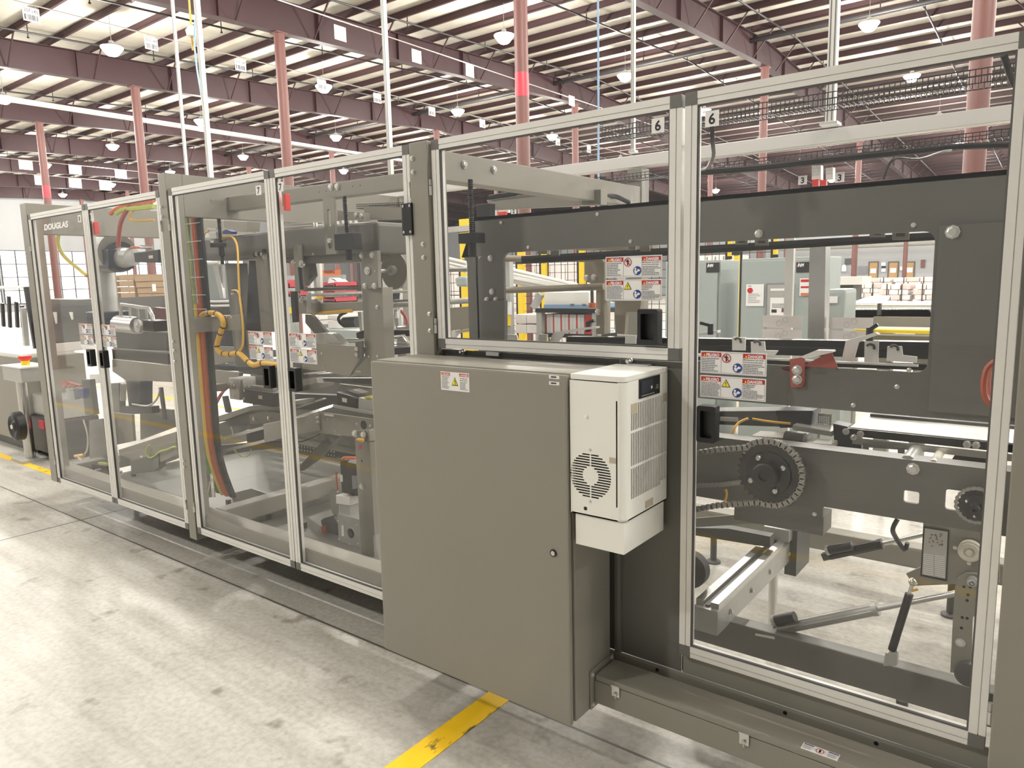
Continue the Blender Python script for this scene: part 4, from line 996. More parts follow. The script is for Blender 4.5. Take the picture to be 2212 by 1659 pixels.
slab(cE, [(1790, 285), (1990, 305), (1990, 395), (1740, 360)], .45, .02).build('side_cover', 'blacksteel', cv)
slab(cE, [(1030, 100), (1120, 120), (1205, 235), (1205, 270), (1040, 262)], .47, .06).build('drive_cover', 'skin_dark_blue', cv)
# red hose coil by the right stile
for k in range(3):
    cord([q(cC, 2050, 905+k*10, .12), q(cC, 1985+k*8, 960, .12+k*.01), q(cC, 1962+k*12, 1060, .12+k*.01), q(cC, 1975+k*12, 1150, .12+k*.01), q(cC, 2040, 1215, .12)], .0075, 'hose_red', 'red hose coiled against the right-hand stile', 'hose')['group'] = 'red hose coils'

# ---- lower works: tongue, base beams, cross rail, actuators, pulleys
one(slab(cE, [(130, 690), (555, 655), (572, 672), (570, 718), (130, 745)], .36, .006), 'guide_tongue', 'paint', 'grey sheet tongue under the chain', 'plate', bev=.001)
one(slab(cE, [(130, 745), (380, 750), (640, 800), (640, 865), (560, 855), (130, 785)], .9, .05), 'rear_beam', 'paint_dark', 'dark beam crossing behind the grey tongue', 'beam')
wz = q(cE, 150, 1000, .42)
one(MB().lathe(wz, (0,-1,0), [(-.02, .0), (-.02, .068), (.02, .068), (.025, .06), (.025, .02), (.03, .0)], n=26), 'rubber_roller', 'rubber', 'black rubber wheel beside the shiny cross rail', 'wheel', smooth=True)
ib = thing('inner_base', 'grey inner base beam under the actuators', 'beam', (-.5, .43, .23))
MB().box(-1.08, .2, .40, .46, .235, .345).build('beam', 'paint_in', ib, bev=.006)
slab(cE, [(548, 1398), (668, 1420), (668, 1436), (548, 1412)], .399, .001).build('name_plate', 'alu', ib)
slab(cE, [(220, 1230), (330, 1330), (330, 1360), (270, 1330), (200, 1180)], .37, .01).build('gusset', 'paint_in', ib)
xr = thing('cross_rail', 'shiny aluminium cross rail sloping away under the drive beam', 'rail', (-.95, .7, .3))
MB().box(-1.0, -.97, .30, 1.24, .43, .45).build('rail', 'steel', xr, bev=.002); MB().box(-.945, -.915, .30, 1.24, .43, .45).build('rail', 'steel', xr, bev=.002)
MB().box(-1.0, -.91, .28, 1.26, .34, .43).build('body', 'castalu', xr, bev=.003); MB().box(-.965, -.95, .3, 1.24, .43, .436).build('groove', 'paint_dark', xr)
MB().box(-1.01, -.90, 1.05, 1.27, .445, .50).build('carriage', 'castalu', xr, bev=.004)
MB().box(-.93, -.88, 1.1, 1.3, .28, .9).build('upright', 'paint_dark', xr)
MB().cyl((-.93, .95, .0), (-.93, .95, .34), .018, 12).build('foot_stud', 'zinc', xr, smooth=True); MB().lathe((-.93, .95, 0), (0,0,1), [(0, .05), (.015, .05), (.03, .02), (.03, 0)], n=16).build('foot_pad', 'blacksteel', xr, smooth=True)
for a, b in ((640, 775), (690, 815), (410, 1130), (330, 1130), (300, 1250)): hexbolt(xr, (-.909, q(cE, a, b, .6).y, .38+.0*a), .009, (1,0,0)) if a < 0 else None
for y in (.4, .62, .84, 1.08): hexbolt(xr, (-.909, y, .385), .009, (1,0,0), 'steel')
one(MB().cyl(q(cE, 270, 1255, .36), q(cE, 350, 1310, .36), .004, 6), 'hose_stub', 'cable_yellow', 'small yellow hose end by the cross rail foot', 'hose')
def actuator(label, c, a, b, e, y, m1, mo):
    pa, pb, pe = (q(c, *k, y) for k in (a, b, e)); t = thing('linear_actuator', label, 'actuator', tuple(pa))
    d = (pb-pa).normalized()
    MB().cyl(pa, pb, .019, 16).build('barrel', m1, t, smooth=True)
    for k in range(6):
        an = k*math.pi/3; off = Vector((0, math.cos(an), 0))*.017+d.cross(Vector((0,1,0)))*.017*math.sin(an)
        MB().cyl(pa+off, pb+off, .004, 6).build('rib', m1, t)
    MB().cyl(pb-d*.012, pb+d*.004, .0225, 16).build('end_cap', m1, t, smooth=True)
    MB().cyl(pb, pe, .0095, 12).build('piston_rod', 'steel', t, smooth=True)
    if mo: MB().cyl(q(c, *mo[0], y-.02), q(c, *mo[1], y-.02), .019, 16).build('motor', 'blacksteel', t, smooth=True); MB().cyl(q(c, mo[0][0]-10, mo[0][1]+2, y-.02), q(c, mo[0][0]+6, mo[0][1]-2, y-.02), .021, 16).build('motor_cap', 'castalu', t, smooth=True)
    MB().bar(pa-d*.03, pa+d*.02, .03, .03).build('clevis', 'paint_dark', t)
actuator('ribbed grey linear actuator with a bright rod above the inner base', cE, (690, 1372), (1300, 1247), (1790, 1150), .46, 'castalu', ((672, 1322), (795, 1296)))
actuator('black linear actuator lying in front of the rear base tube', cE, (1010, 915), (1330, 845), (1600, 785), 1.15, 'blacksteel', ((1000, 885), (1150, 855)))
cord([q(cE, 1430, 690, .9), q(cE, 1400, 750, .9), q(cE, 1415, 800, .95), q(cE, 1470, 880, 1.0), q(cE, 1490, 840, 1.0)], .009, 'black', 'black hose looping down behind the drive beam', 'hose')
for k in range(3): cord([q(cE, 715+k*8, 665, .6), q(cE, 740+k*10, 710, .62), q(cE, 775+k*12, 750, .65)], .004, 'cable_red' if k else 'black', 'thin wire hanging beside the cross rail carriage', 'cable')['group'] = 'wires by the carriage'
pp = thing('pulley_plate', 'grey plate with data sheet and pale pulleys by the right-hand stile', 'machine part', tuple(q(cE, 1600, 1100, .33)))
slab(cE, [(1588, 712), (2060, 760), (2060, 1085), (1880, 1090), (1530, 1105), (1482, 1030), (1580, 985)], .33, .008).build('plate', 'paint', pp)
ds_ = slab(cE, [(1588, 738), (1748, 762), (1732, 1075), (1570, 1042)], .326, .004).build('data_sheet', 'ink', pp)
slab(cE, [(1598, 748), (1740, 770), (1725, 1062), (1580, 1034)], .3245, .001).build('sheet', 'castalu', ds_)
m = MB()
for i in range(11): slab(cE, [(1590, 905+i*12), (1650, 914+i*12), (1650, 919+i*12), (1590, 910+i*12)], .3235, .0004, m); slab(cE, [(1660, 915+i*12), (1722, 925+i*12), (1722, 930+i*12), (1660, 920+i*12)], .3235, .0004, m)
m.build('table_print', 'label', ds_)
m = MB(); rnd = random.Random(4)
for i in range(26):
    a, b = 1618+rnd.random()*90, 775+rnd.random()*85; slab(cE, [(a, b), (a+9, b+1), (a+9, b+9), (a, b+8)], .3235, .0004, m)
m.build('drawing_print', 'ink_grey', ds_)
def pulley(par, c, u, v, y, r, m):
    p = q(c, u, v, y)
    MB().lathe(p, (0,-1,0), [(0, r), (.02, r), (.02, r*.82), (.026, r*.82), (.028, r*.5), (.022, r*.46), (.022, r*.3), (.03, r*.26), (.03, 0)], n=26).build('pulley', m, par, smooth=True)
pulley(pp, cE, 1880, 880, .325, .030, 'cream'); pulley(pp, cE, 1895, 1070, .30, .0135, 'castalu')
for a, b in ((1785, 868), (1872, 965)): hexbolt(pp, q(cE, a, b, .329), .0045)
lg = thing('drilled_support', 'drilled grey pivot leg standing by the right-hand stile', 'machine part', tuple(q(cE, 1830, 1640, .31)))
lgp = P(cE, [(1785, 1110), (1800, 1060), (1850, 1025), (1920, 1030), (1960, 1080), (1960, 1240), (1895, 1300), (1885, 1660), (1755, 1640), (1772, 1300)], .305)
MB().ext(lgp, (0, .01, 0)).build('plate', 'paint', lg)
for a, b in ((1840, 1110), (1880, 1112), (1865, 1160), (1860, 1195), (1830, 1300), (1860, 1305), (1825, 1365)): MB().lathe(q(cE, a, b, .305), (0,-1,0), [(0, .0042), (.0008, .0042), (.0008, 0)], n=10).build('hole', 'black', lg)
hexbolt(lg, q(cE, 1818, 1455, .304), .010)
MB().lathe(q(cE, 1870, 1640, .30), (0,-1,0), [(0, .035), (.02, .035), (.024, .02), (.024, 0)], n=22).build('pivot', 'paint_dark', lg, smooth=True)
tr = thing('tie_rod', 'dark tie rod with ball joint ends leaning beside the pivot leg', 'rod', tuple(q(cE, 1385, 1600, .30)))
pa, pb = q(cE, 1502, 1155, .30), q(cE, 1395, 1500, .30)
MB().cyl(pa, pb, .012, 14).build('rod', 'blacksteel', tr, smooth=True)
MB().sphere(q(cE, 1525, 1080, .30), .0125, 10).build('ball_joint', 'steel', tr, smooth=True)
MB().cyl(q(cE, 1523, 1090, .30), pa, .006, 8).build('neck', 'zinc', tr); MB().cyl(q(cE, 1520, 1135, .296), q(cE, 1555, 1125, .296), .004, 6).build('grease_ring', 'cable_yellow', tr)
MB().cyl(pb, q(cE, 1385, 1530, .30), .007, 8).build('nut', 'cable_yellow', tr)
slab(cE, [(1352, 1520), (1430, 1518), (1425, 1600), (1340, 1602)], .285, .03).build('clevis', 'castalu', tr, bev=.003)
# ================================================================== INSIDE THE MACHINE: bays behind the 7 and 8 doors
cP = crop(590, 360, 6.913); cQ = crop(590, 560, 6.913); cR = crop(360, 380, 7.54); cS = crop(360, 560, 6.913); cT = crop(400, 780, 7.54)
cU = crop(590, 780, 7.54); cV = crop(410, 960, 7.54); cX = crop(610, 980, 6.38); cY = crop(60, 430, 7.628); cZ = crop(70, 620, 6.913); c1 = crop(100, 820, 7.373); c2 = crop(0, 560, 3.4545)
def mix(pts, y): return [q(c, a, b, y) for c, a, b in pts]
def mslab(pts, y, th, mb=None): return (mb or MB()).ext(mix(pts, y), (0, th, 0))

# ---- top beam over the 7 doors
tb = thing('top_beam', 'long grey steel beam with two big bolts behind the 7 doors', 'beam', tuple(q(cP, 900, 420, .35)))
mslab([(cR, 725, 385), (cP, 1990, 82), (cP, 1990, 325), (cR, 728, 605)], .35, .07).build('beam', 'paint', tb, bev=.004)
for a, b in ((868, 305), (963, 298)): hexbolt(tb, q(cP, a, b, .349), .013)
for a, b in ((1188, 295), (1300, 280), (690, 378), (792, 365)): MB().lathe(q(cP, a, b, .35), (0,-1,0), [(0, .003), (.0008, .003), (.0008, 0)], n=8).build('hole', 'black', tb)
o = P(cP, [(735, 470), (905, 462), (942, 1298), (792, 1310)], .33)
sp = MB().plate(o, [P(cP, [(800, 660), (815, 635), (840, 640), (850, 680), (885, 1190), (870, 1225), (840, 1225), (825, 1190)], .33)], (0, .012, 0)).build('slotted_plate', 'paint', tb)
MB().lathe(q(cP, 853, 1105, .335), (0,-1,0), [(0, .012), (.01, .012), (.01, 0)], n=14).build('slot_bolt', 'zinc', tb, smooth=True)
lead_screw('black lead screw with dark nut block behind the interlocked 7 door', (1062, 440), (1132, 1380), (975, 1010, 1265, 1235), .31, cP)
lead_screw('black lead screw hanging beside the orange cable', (842, 612), (912, 1440), (775, 1095, 905, 1160), .30, cR)
# ---- main drum beam
mb_ = thing('drum_beam', 'large dark grey rounded box beam crossing behind the 7 doors', 'beam', tuple(q(cP, 800, 1340, .45)))
mslab([(cR, 560, 1025), (cR, 1620, 915), (cP, 1180, 838), (cP, 1520, 818), (cP, 1558, 835), (cP, 1575, 880), (cP, 1582, 1290), (cR, 600, 1385)], .45, .30).build('beam', 'paint_in', mb_, bev=.012)
mslab([(cP, 110, 1345), (cP, 1300, 1290), (cP, 1300, 1420), (cP, 600, 1446), (cP, 140, 1440)], .47, .2).build('lower_lip', 'paint_in', mb_, bev=.004)
rl = MB(); rl.cyl(q(cP, 80, 895, .7), q(cP, 750, 845, .7), .012, 10); rl.build('guide_rod', 'steel', mb_, smooth=True)
MB().cyl(q(cP, 80, 925, .62), q(cP, 750, 880, .62), .009, 10).build('guide_rod', 'zinc', mb_, smooth=True)
for a in (600, 640): MB().bar(q(cP, a, 840, .6), q(cP, a+8, 900, .6), .012, .012).build('sensor_clip', 'alu', mb_)
hexbolt(mb_, q(cP, 597, 1305, .449), .005)
for a, b in ((945, 850), (1030, 838), (1140, 842), (1220, 838)): MB().box(*(lambda p: (p.x-.012, p.x+.012, p.y-.01, p.y+.01, p.z-.004, p.z+.012))(q(cP, a, b, .55))).build('sensor_clip', 'alu', mb_)
slab(cP, [(960, 650), (1350, 690), (1350, 830), (1200, 838), (960, 820)], .85, .05).build('gusset', 'paint', mb_)
for a, b in ((1240, 725), (1320, 733)): hexbolt(mb_, q(cP, a, b, .849), .012)
# ---- rear rails right of the drum
rr = thing('roller_bed', 'pale rails and dark roller bed behind the drum beam', 'conveyor', tuple(q(cP, 1780, 1290, .9)))
for pts, m, d in (([(1350, 600), (1990, 605), (1990, 790), (1370, 790)], 'paint', .95), ([(1560, 800), (1990, 795), (1990, 960), (1575, 965)], 'paint_dark', 1.0), ([(1580, 968), (1990, 955), (1990, 975), (1580, 990)], 'alu', .9), ([(1580, 1000), (1990, 985), (1990, 1095), (1585, 1100)], 'castalu', .95), ([(1585, 1100), (1990, 1092), (1990, 1128), (1590, 1135)], 'alu', .9), ([(1590, 1140), (1990, 1135), (1990, 1310), (1600, 1310)], 'paint_dark', 1.0)):
    slab(cP, pts, d, .04).build('rail' if m == 'alu' else 'bed_panel', m, rr)
cord([q(cP, 1590, 1055, .88), q(cP, 1640, 1050, .88), q(cP, 1700, 1075, .88), q(cP, 1800, 1065, .88), q(cP, 1990, 1065, .88)], .012, 'castalu', 'corrugated grey hose lying along the pale rails', 'hose')
basket('wire mesh tray behind the black interlock', cP, (1250, 625), (1990, 598), 1.0, .025, 30)
# ---- film reel
pc = q(cQ, 1810, 170, .85); r_ = (q(cQ, 1810, -112, .85).z-q(cQ, 1810, 448, .85).z)/2
rel = thing('reel_disc', 'grey reel disc on a steel shaft beside the bearing plate', 'reel', (pc.x, pc.y, pc.z-r_))
MB().lathe(pc, (0,-1,0), [(-.004, 0), (-.004, r_), (.004, r_), (.004, 0)], n=40).build('disc', 'paint', rel, smooth=True)
MB().cyl(pc, pc+Vector((0, -.13, 0)), .013, 14).build('shaft', 'steel', rel, smooth=True); MB().cyl(pc+Vector((0, -.03, 0)), pc+Vector((0, -.004, 0)), .028, 16).build('collar', 'castalu', rel, smooth=True)
MB().plate(circle(pc+Vector((0, .05, 0)), r_*1.12, 36), [circle(pc+Vector((0, .05, 0)), r_*1.08, 36)], (0, .006, 0)).build('rim', 'zinc', rel)
# ---- bearing plate and post
bp = thing('bearing_post', 'grey upright post with bolted bearing plate beside the reel', 'post', tuple(q(cU, 1450, 260, .40)))
mslab([(cQ, 1325, 430), (cQ, 1630, 420), (cQ, 1668, 1640), (cU, 1590, 262), (cU, 1225, 225), (cQ, 1372, 1500)], .40, .07).build('post', 'paint', bp, bev=.003)
mslab([(cQ, 1300, -105), (cQ, 1555, -132), (cQ, 1572, 425), (cQ, 1548, 440), (cQ, 1352, 438)], .375, .022).build('bearing_plate', 'paint', bp, bev=.004)
for a, b in ((1328, -55), (1480, -60), (1375, 398), (1516, 398)): hexbolt(bp, q(cQ, a, b, .374), .012)
MB().lathe(q(cQ, 1415, 170, .374), (0,-1,0), [(0, .02), (.006, .02), (.006, .012), (.010, .012), (.010, .005), (.007, .005), (.007, 0)], n=20).build('bearing', 'zinc', bp, smooth=True)
for a, b, rr_ in ((1520, 178, .004), (1557, 715, .009), (1430, 1450, .005), (1558, 1448, .005)): hexbolt(bp, q(cQ, a, b, .374 if b < 400 else .399), rr_)
# ---- horizontal members at mid height
one(mslab([(cQ, 565, 662), (cQ, 1335, 630), (cQ, 1338, 768), (cQ, 572, 802)], .46, .05), 'cross_beam', 'paint', 'grey cross beam with yellow cable tied underneath', 'beam', bev=.003)
one(slab(cQ, [(350, 635), (520, 605), (575, 640), (575, 820), (352, 812)], .40, .06), 'slide_block', 'paint', 'grey slide block at the end of the cross beam', 'machine part', bev=.004)
one(slab(cQ, [(452, 432), (1318, 405), (1322, 452), (458, 480)], .75, .03), 'flat_bar', 'paint', 'thin grey bar above the bright horizontal rod', 'bar')
one(MB().cyl(q(cQ, 522, 537, .52), q(cQ, 1335, 500, .52), .0085, 10), 'guide_rod', 'alu', 'bright horizontal rod in front of the red bins', 'rod', smooth=True)
one(MB().cyl(q(cQ, 1632, 490, .9), q(cQ, 2050, 478, .9), .009, 10), 'guide_rod', 'alu', 'bright horizontal rod below the reel disc', 'rod', smooth=True)
one(MB().cyl(q(cQ, 1648, 692, .8), q(cQ, 2050, 672, .8), .016, 12), 'guide_tube', 'castalu', 'thick grey tube to the right of the bearing post', 'tube', smooth=True)
one(slab(cQ, [(1640, 615), (2050, 600), (2050, 648), (1645, 668)], .9, .03), 'flat_bar', 'paint', 'grey bar above the thick tube by the bearing post', 'bar')
cord([q(cQ, 590, 812, .45), q(cQ, 700, 800, .45), q(cQ, 820, 795, .45), q(cQ, 960, 785, .45), q(cQ, 1180, 770, .45)], .009, 'cable_yellow', 'yellow cable bundle tied under the cross beam', 'cable')
cord([q(cQ, 1085, 798, .6), q(cQ, 1010, 830, .6), q(cQ, 975, 890, .6), q(cQ, 1010, 960, .6), q(cQ, 1090, 995, .6), q(cQ, 1250, 990, .6)], .009, 'black', 'black hose curled below the cross beam', 'hose')
pz = thing('air_cylinder', 'dark air cylinder with bright bracket below the cross beam', 'air cylinder', tuple(q(cQ, 1180, 990, .6)))
MB().cyl(q(cQ, 1070, 945, .6), q(cQ, 1265, 935, .6), .03, 16).build('barrel', 'paint_dark', pz, smooth=True); MB().cyl(q(cQ, 1050, 930, .6), q(cQ, 1085, 925, .6), .014, 12).build('fitting', 'steel', pz, smooth=True)
slab(cQ, [(1262, 790), (1312, 785), (1335, 1090), (1300, 1100)], .5, .02).build('bracket', 'castalu', pz); slab(cQ, [(1240, 1100), (1355, 1060), (1360, 1085), (1290, 1190), (1250, 1180)], .45, .03).build('clamp', 'black', pz)
slab(cQ, [(1225, 1240), (1330, 1220), (1330, 1470), (1290, 1500), (1235, 1430)], .375, .012).build('hanger', 'paint_in', pz)
for b in (1340, 1425): hexbolt(pz, q(cQ, 1250, b, .374), .009)
# uprights at the door meeting edge
ua = thing('slide_upright', 'slim uprights with black rod and round bolts beside the meeting stiles', 'machine part', tuple(q(cQ, 360, 640, .42)))
slab(cQ, [(300, -220), (372, -220), (420, 470), (330, 470)], .42, .03).build('upright', 'paint', ua); MB().cyl(q(cQ, 400, 120, .40), q(cQ, 432, 450, .40), .012, 10).build('rod', 'black', ua, smooth=True)
slab(cQ, [(255, 480), (318, 480), (345, 940), (290, 945)], .3, .02).build('strip', 'black', ua); slab(cQ, [(440, -60), (560, -40), (600, 250), (470, 400)], .5, .03).build('side_plate', 'paint_in', ua)
for a, b, rr_ in ((320, 45, .012), (445, 70, .02), (378, 528, .022), (445, 608, .016)): MB().lathe(q(cQ, a, b, .385), (0,-1,0), [(0, rr_), (.012, rr_), (.012, rr_*.6), (.02, rr_*.5), (.02, 0)], n=16).build('bolt', 'steel' if rr_ > .015 else 'zinc', ua, smooth=True)
slab(cQ, [(495, 500), (520, 500), (530, 800), (500, 800)], .38, .02).build('edge_strip', 'castalu', ua)
# chutes and the big grey apron
one(slab(cQ, [(480, 825), (570, 830), (800, 1090), (620, 1112), (480, 950)], .55, .02), 'chute_arm', 'paint_in', 'grey slanted chute arm below the slide block', 'machine part')
one(slab(cQ, [(600, 1120), (800, 1100), (870, 1115), (920, 1150), (1030, 1275), (900, 1278), (620, 1262)], .44, .05), 'curved_chute', 'castalu', 'curved steel chute above the large grey apron', 'chute', bev=.004)
one(MB().cyl(q(cQ, 1000, 1220, .6), q(cQ, 1375, 1215, .6), .012, 12), 'guide_tube', 'steel', 'bright tube to the right of the curved chute', 'tube', smooth=True)
ap = thing('apron_panel', 'large flat grey apron panel below the curved chute', 'panel', tuple(q(cU, 900, 200, .39)))
mslab([(cQ, 625, 1258), (cQ, 1225, 1296), (cQ, 1400, 1310), (cU, 1240, 250), (cU, 840, 165), (cU, 480, 130), (cQ, 430, 1590)], .39, .01).build('panel', 'paint', ap)
for c, a, b in ((cQ, 726, 1405), (cQ, 757, 1592), (cU, 825, 80)): hexbolt(ap, q(c, a, b, .389), .005)
greek(MB(), q(cU, 1345, 165, .388).x, q(cU, 1432, 165, .388).x, q(cU, 1345, 148, .388).z, q(cU, 1345, 185, .388).z, .389, 1, 3, .7).build('stencil_print', 'castalu', ap)
# right part seen past the bearing post
rp = thing('gripper_rack', 'steel grippers and bent rods to the right of the bearing post', 'machine part', tuple(q(cQ, 1850, 1400, .9)))
for a in (1700, 1805): slab(cQ, [(a, 750), (a+45, 750), (a+75, 1040), (a+30, 1045)], .85, .025).build('gripper', 'castalu', rp); slab(cQ, [(a+10, 780), (a+40, 780), (a+45, 880), (a+14, 885)], .84, .02).build('grip_pad', 'alu', rp)
for pts in (((1690, 1180), (1950, 1150), (2040, 1290)), ((1690, 1250), (1990, 1275)), ((1690, 1320), (2010, 1270)), ((1880, 1015), (2050, 1000))): MB().tube([q(cQ, a, b, .8) for a, b in pts], .011, 8, smooth=0).build('bent_rod', 'steel', rp, smooth=True)
slab(cQ, [(1690, 1060), (2050, 1060), (2050, 1150), (1700, 1140)], 1.0, .05).build('bed', 'blacksteel', rp); slab(cQ, [(1690, 1330), (2060, 1310), (2060, 1400), (1690, 1440)], .95, .1).build('bed', 'skin_dark_blue', rp)
slab(cQ, [(1640, 440), (1810, 470), (1800, 600), (1650, 600)], 1.1, .05).build('box', 'skin_dark_blue', rp); slab(cQ, [(1815, 440), (1840, 440), (1845, 1000), (1820, 1000)], 1.2, .03).build('strut', 'alu', rp); slab(cQ, [(1865, 440), (1885, 440), (1895, 1000), (1872, 1000)], 1.2, .03).build('strut', 'alu', rp)
cord([q(cQ, 1905, 770, .9), q(cQ, 1970, 850, .9), q(cQ, 1995, 930, .9), q(cQ, 1980, 1000, .9)], .009, 'cable_red', 'dark red hose bowed beside the grippers', 'hose')
cord([q(cQ, 1680, 1160, .7), q(cQ, 1705, 1120, .7), q(cQ, 1705, 1060, .7)], .007, 'white', 'short white hose by the bearing post foot', 'hose')

# ---- cable riser beside the post, left 7 door
cr_ = thing('cable_riser', 'upright strut with green, orange and black cables beside the bolted post', 'cable riser', tuple(q(cV, 300, 1020, .2)))
def path(pts, y): return [q(c, a, b, y) for c, a, b in pts]
YR = .2
lines = {'left_channel': [(cR, 200, 590), (cS, 240, 500), (cS, 330, 1300), (cT, 130, 300), (cV, 160, 300), (cV, 215, 900)]}
a_ = path([(cR, 160, 590), (cV, 190, 950)], YR); b_ = path([(cR, 245, 590), (cV, 250, 950)], YR)
MB().box(a_[0].x, b_[0].x, YR, YR+.05, .315, a_[0].z).build('channel', 'paint', cr_, bev=.003)
sx_ = q(cR, 350, 600, YR).x; zt2 = q(cR, 350, 600, YR).z
w_ = q(cR, 395, 600, YR).x-sx_
MB().rplate((sx_, YR, .34), (1,0,0), (0,0,1), w_, zt2-.34, [(w_*.35, w_*.65, .03+.06*i, .055+.06*i) for i in range(int((zt2-.4)/.06))], (0, .006, 0)).build('strut', 'zinc', cr_)
def riser(name, m, dx, r, y, n=1, sp=.011, zt=None, zb=.36):
    x = q(cR, dx, 620, y).x
    for k in range(n): MB().tube([(x+k*sp, y, zt or zt2+.02), (x+k*sp+.004, y, 1.5), (x+k*sp-.004, y, .9), (x+k*sp+.01, y, .6), (x+k*sp+.05, y+.04, zb)], r, 7).build(name, m, cr_, smooth=True)
riser('green_cable', 'cable_green', 262, .008, .19, 3); riser('lime_cable', 'cable_lime', 312, .004, .185, 1); riser('orange_cable', 'cable_orange', 415, .011, .185, 2, .018); riser('black_cable', 'black', 500, .012, .19, 3, .016)
riser('red_cable', 'cable_red', 415, .013, .2, 3, .016, zt=1.28); riser('yellow_cable', 'cable_yellow', 330, .006, .18, 3, .010, zt=1.3)
for z in (1.95, 1.85, 1.75, 1.65, 1.55, 1.47): MB().box(q(cR, 250, 600, .178).x, q(cR, 540, 600, .178).x, .170, .173, z, z+.004).build('cable_tie', 'zinc', cr_)
bb = thing('bracket_beam', 'warm grey box beam that the yellow cable loops over', 'beam', tuple(q(cS, 600, 1090, .15)))
mslab([(cS, 250, 868), (cS, 520, 862), (cS, 1100, 828), (cS, 1112, 1052), (cS, 700, 1078), (cS, 268, 1105)], .15, .02).build('beam', 'paint', bb, bev=.002)
for a in (898, 968): hexbolt(bb, q(cS, a, 866, .149), .005)
lp = [(520, 855), (560, 815), (640, 800), (740, 812), (810, 860), (845, 940), (838, 1010), (800, 1110), (765, 1220), (752, 1300), (780, 1375), (850, 1412), (960, 1418), (1065, 1402), (1130, 1445), (1220, 1535), (1300, 1582), (1430, 1552), (1640, 1580), (1780, 1590)]
yl = thing('yellow_cable', 'thick yellow cable bundle looped with black ties behind the 7 door', 'cable', tuple(q(cS, 850, 1420, .13)))
MB().tube([q(cS, a, b, .13) for a, b in lp], .0145, 10).build('sheath', 'cable_yellow', yl, smooth=True)
for i in (2, 3, 6, 7, 9, 11, 12, 13, 15, 17): 
    p0 = q(cS, *lp[i], .13); d = (q(cS, *lp[i+1], .13)-q(cS, *lp[i-1], .13)).normalized(); MB().cyl(p0-d*.004, p0+d*.004, .0158, 10).build('cable_tie', 'black', yl)
cord([q(cR, 905, 1026, .3), q(cR, 1045, 992, .3), q(cR, 1120, 1060, .28), q(cR, 1155, 1200, .26), q(cR, 1165, 1450, .22), q(cS, 1088, 540, .18), q(cS, 1115, 750, .16), q(cS, 1140, 1050, .14), q(cS, 1135, 1280, .13), q(cS, 1070, 1398, .13)], .006, 'cable_yellow', 'thin yellow wire rising from the cable loop to the valve', 'cable')
cord([q(cS, 975, 470, .3), q(cS, 1040, 465, .25), q(cS, 1085, 520, .19)], .005, 'cable_yellow', 'short yellow wire joining the thin riser wire', 'cable')
# junction box at the top with black cable loop
jb = thing('cable_duct_box', 'grey cable duct box above the orange cable', 'box', tuple(q(cR, 450, 600, .25)))
slab(cR, [(130, 352), (720, 380), (722, 612), (530, 618), (150, 572)], .25, .10).build('box', 'paint', jb, bev=.004); slab(cR, [(722, 380), (880, 372), (930, 585), (722, 612)], .352, .01).build('end_plate', 'paint_in', jb)
hexbolt(jb, q(cR, 700, 462, .249), .005)
cord([q(cR, 140, 330, .2), q(cR, 112, 420, .2), q(cR, 120, 520, .2), q(cR, 160, 580, .2), q(cR, 250, 590, .2), q(cR, 315, 510, .2), q(cR, 350, 420, .2), q(cR, 350, 320, .2)], .007, 'black', 'black cable looped over the grey cable duct box', 'cable')
for k, m in enumerate(('cable_lime', 'cable_red', 'cable_lime', 'cable_yellow')): cord([q(cR, 420+60*k, 300+8*k, .3), q(cR, 540+60*k, 345, .3), q(cR, 640+50*k, 325-6*k, .3)], .006, m, 'coloured wire lying on top of the cable duct box', 'cable')['group'] = 'wires on the duct box'
# sensor valve with blue cap, silver rail, and light sheet behind
sv = thing('air_valve', 'small brass and steel air valve with blue cap on the drum beam', 'valve', tuple(q(cR, 750, 1090, .42)))
slab(cR, [(690, 920), (800, 910), (820, 1020), (700, 1030)], .42, .04).build('body', 'castalu', sv, bev=.003); slab(cR, [(660, 845), (800, 845), (800, 870), (660, 872)], .42, .02).build('cap', 'alu', sv)
slab(cR, [(905, 900), (960, 870), (1055, 905), (1045, 945), (905, 945)], .42, .04).build('blue_cap', 'blue', sv, bev=.003); slab(cR, [(700, 1050), (770, 1055), (765, 1090), (725, 1088)], .41, .02).build('fitting', 'steel', sv)
MB().tube(path([(cR, 610, 1000), (cR, 625, 930), (cR, 680, 895)], .42), .005, 6).build('tube', 'cable_yellow', sv)
one(slab(cR, [(540, 690), (1300, 725), (1300, 748), (540, 708)], 1.2, .02), 'guide_rail', 'alu', 'thin pale rail behind the lead screw', 'rail')
one(slab(cR, [(560, 935), (690, 930), (690, 1000), (565, 1003)], .8, .02), 'backing_board', 'white', 'small white panel behind the air valve', 'panel')
one(slab(cR, [(930, 720), (1320, 740), (1310, 900), (1080, 905), (930, 840)], .9, .1), 'motor_box', 'paint', 'grey box on top of the drum beam', 'box', bev=.004)
bk = thing('feed_hopper', 'pale hopper sheet with slanted steel arm and bright rails', 'hopper', tuple(q(cS, 780, 720, .8)))
slab(cS, [(548, 60), (980, 70), (985, 605), (600, 612)], .95, .01).build('sheet', 'cabinet_green', bk)
slab(cS, [(690, 95), (770, 95), (850, 585), (800, 590)], .85, .02).build('arm', 'steel', bk); slab(cS, [(770, 95), (830, 95), (850, 585)], .86, .02).build('arm_edge', 'castalu', bk)
MB().cyl(q(cS, 620, 60, .82), q(cS, 790, 45, .82), .014, 12).build('pivot', 'alu', bk, smooth=True)
for b in (632, 695): MB().cyl(q(cS, 598, b+4, .8), q(cS, 985, b-5, .8), .009, 8).build('rail', 'alu', bk, smooth=True)
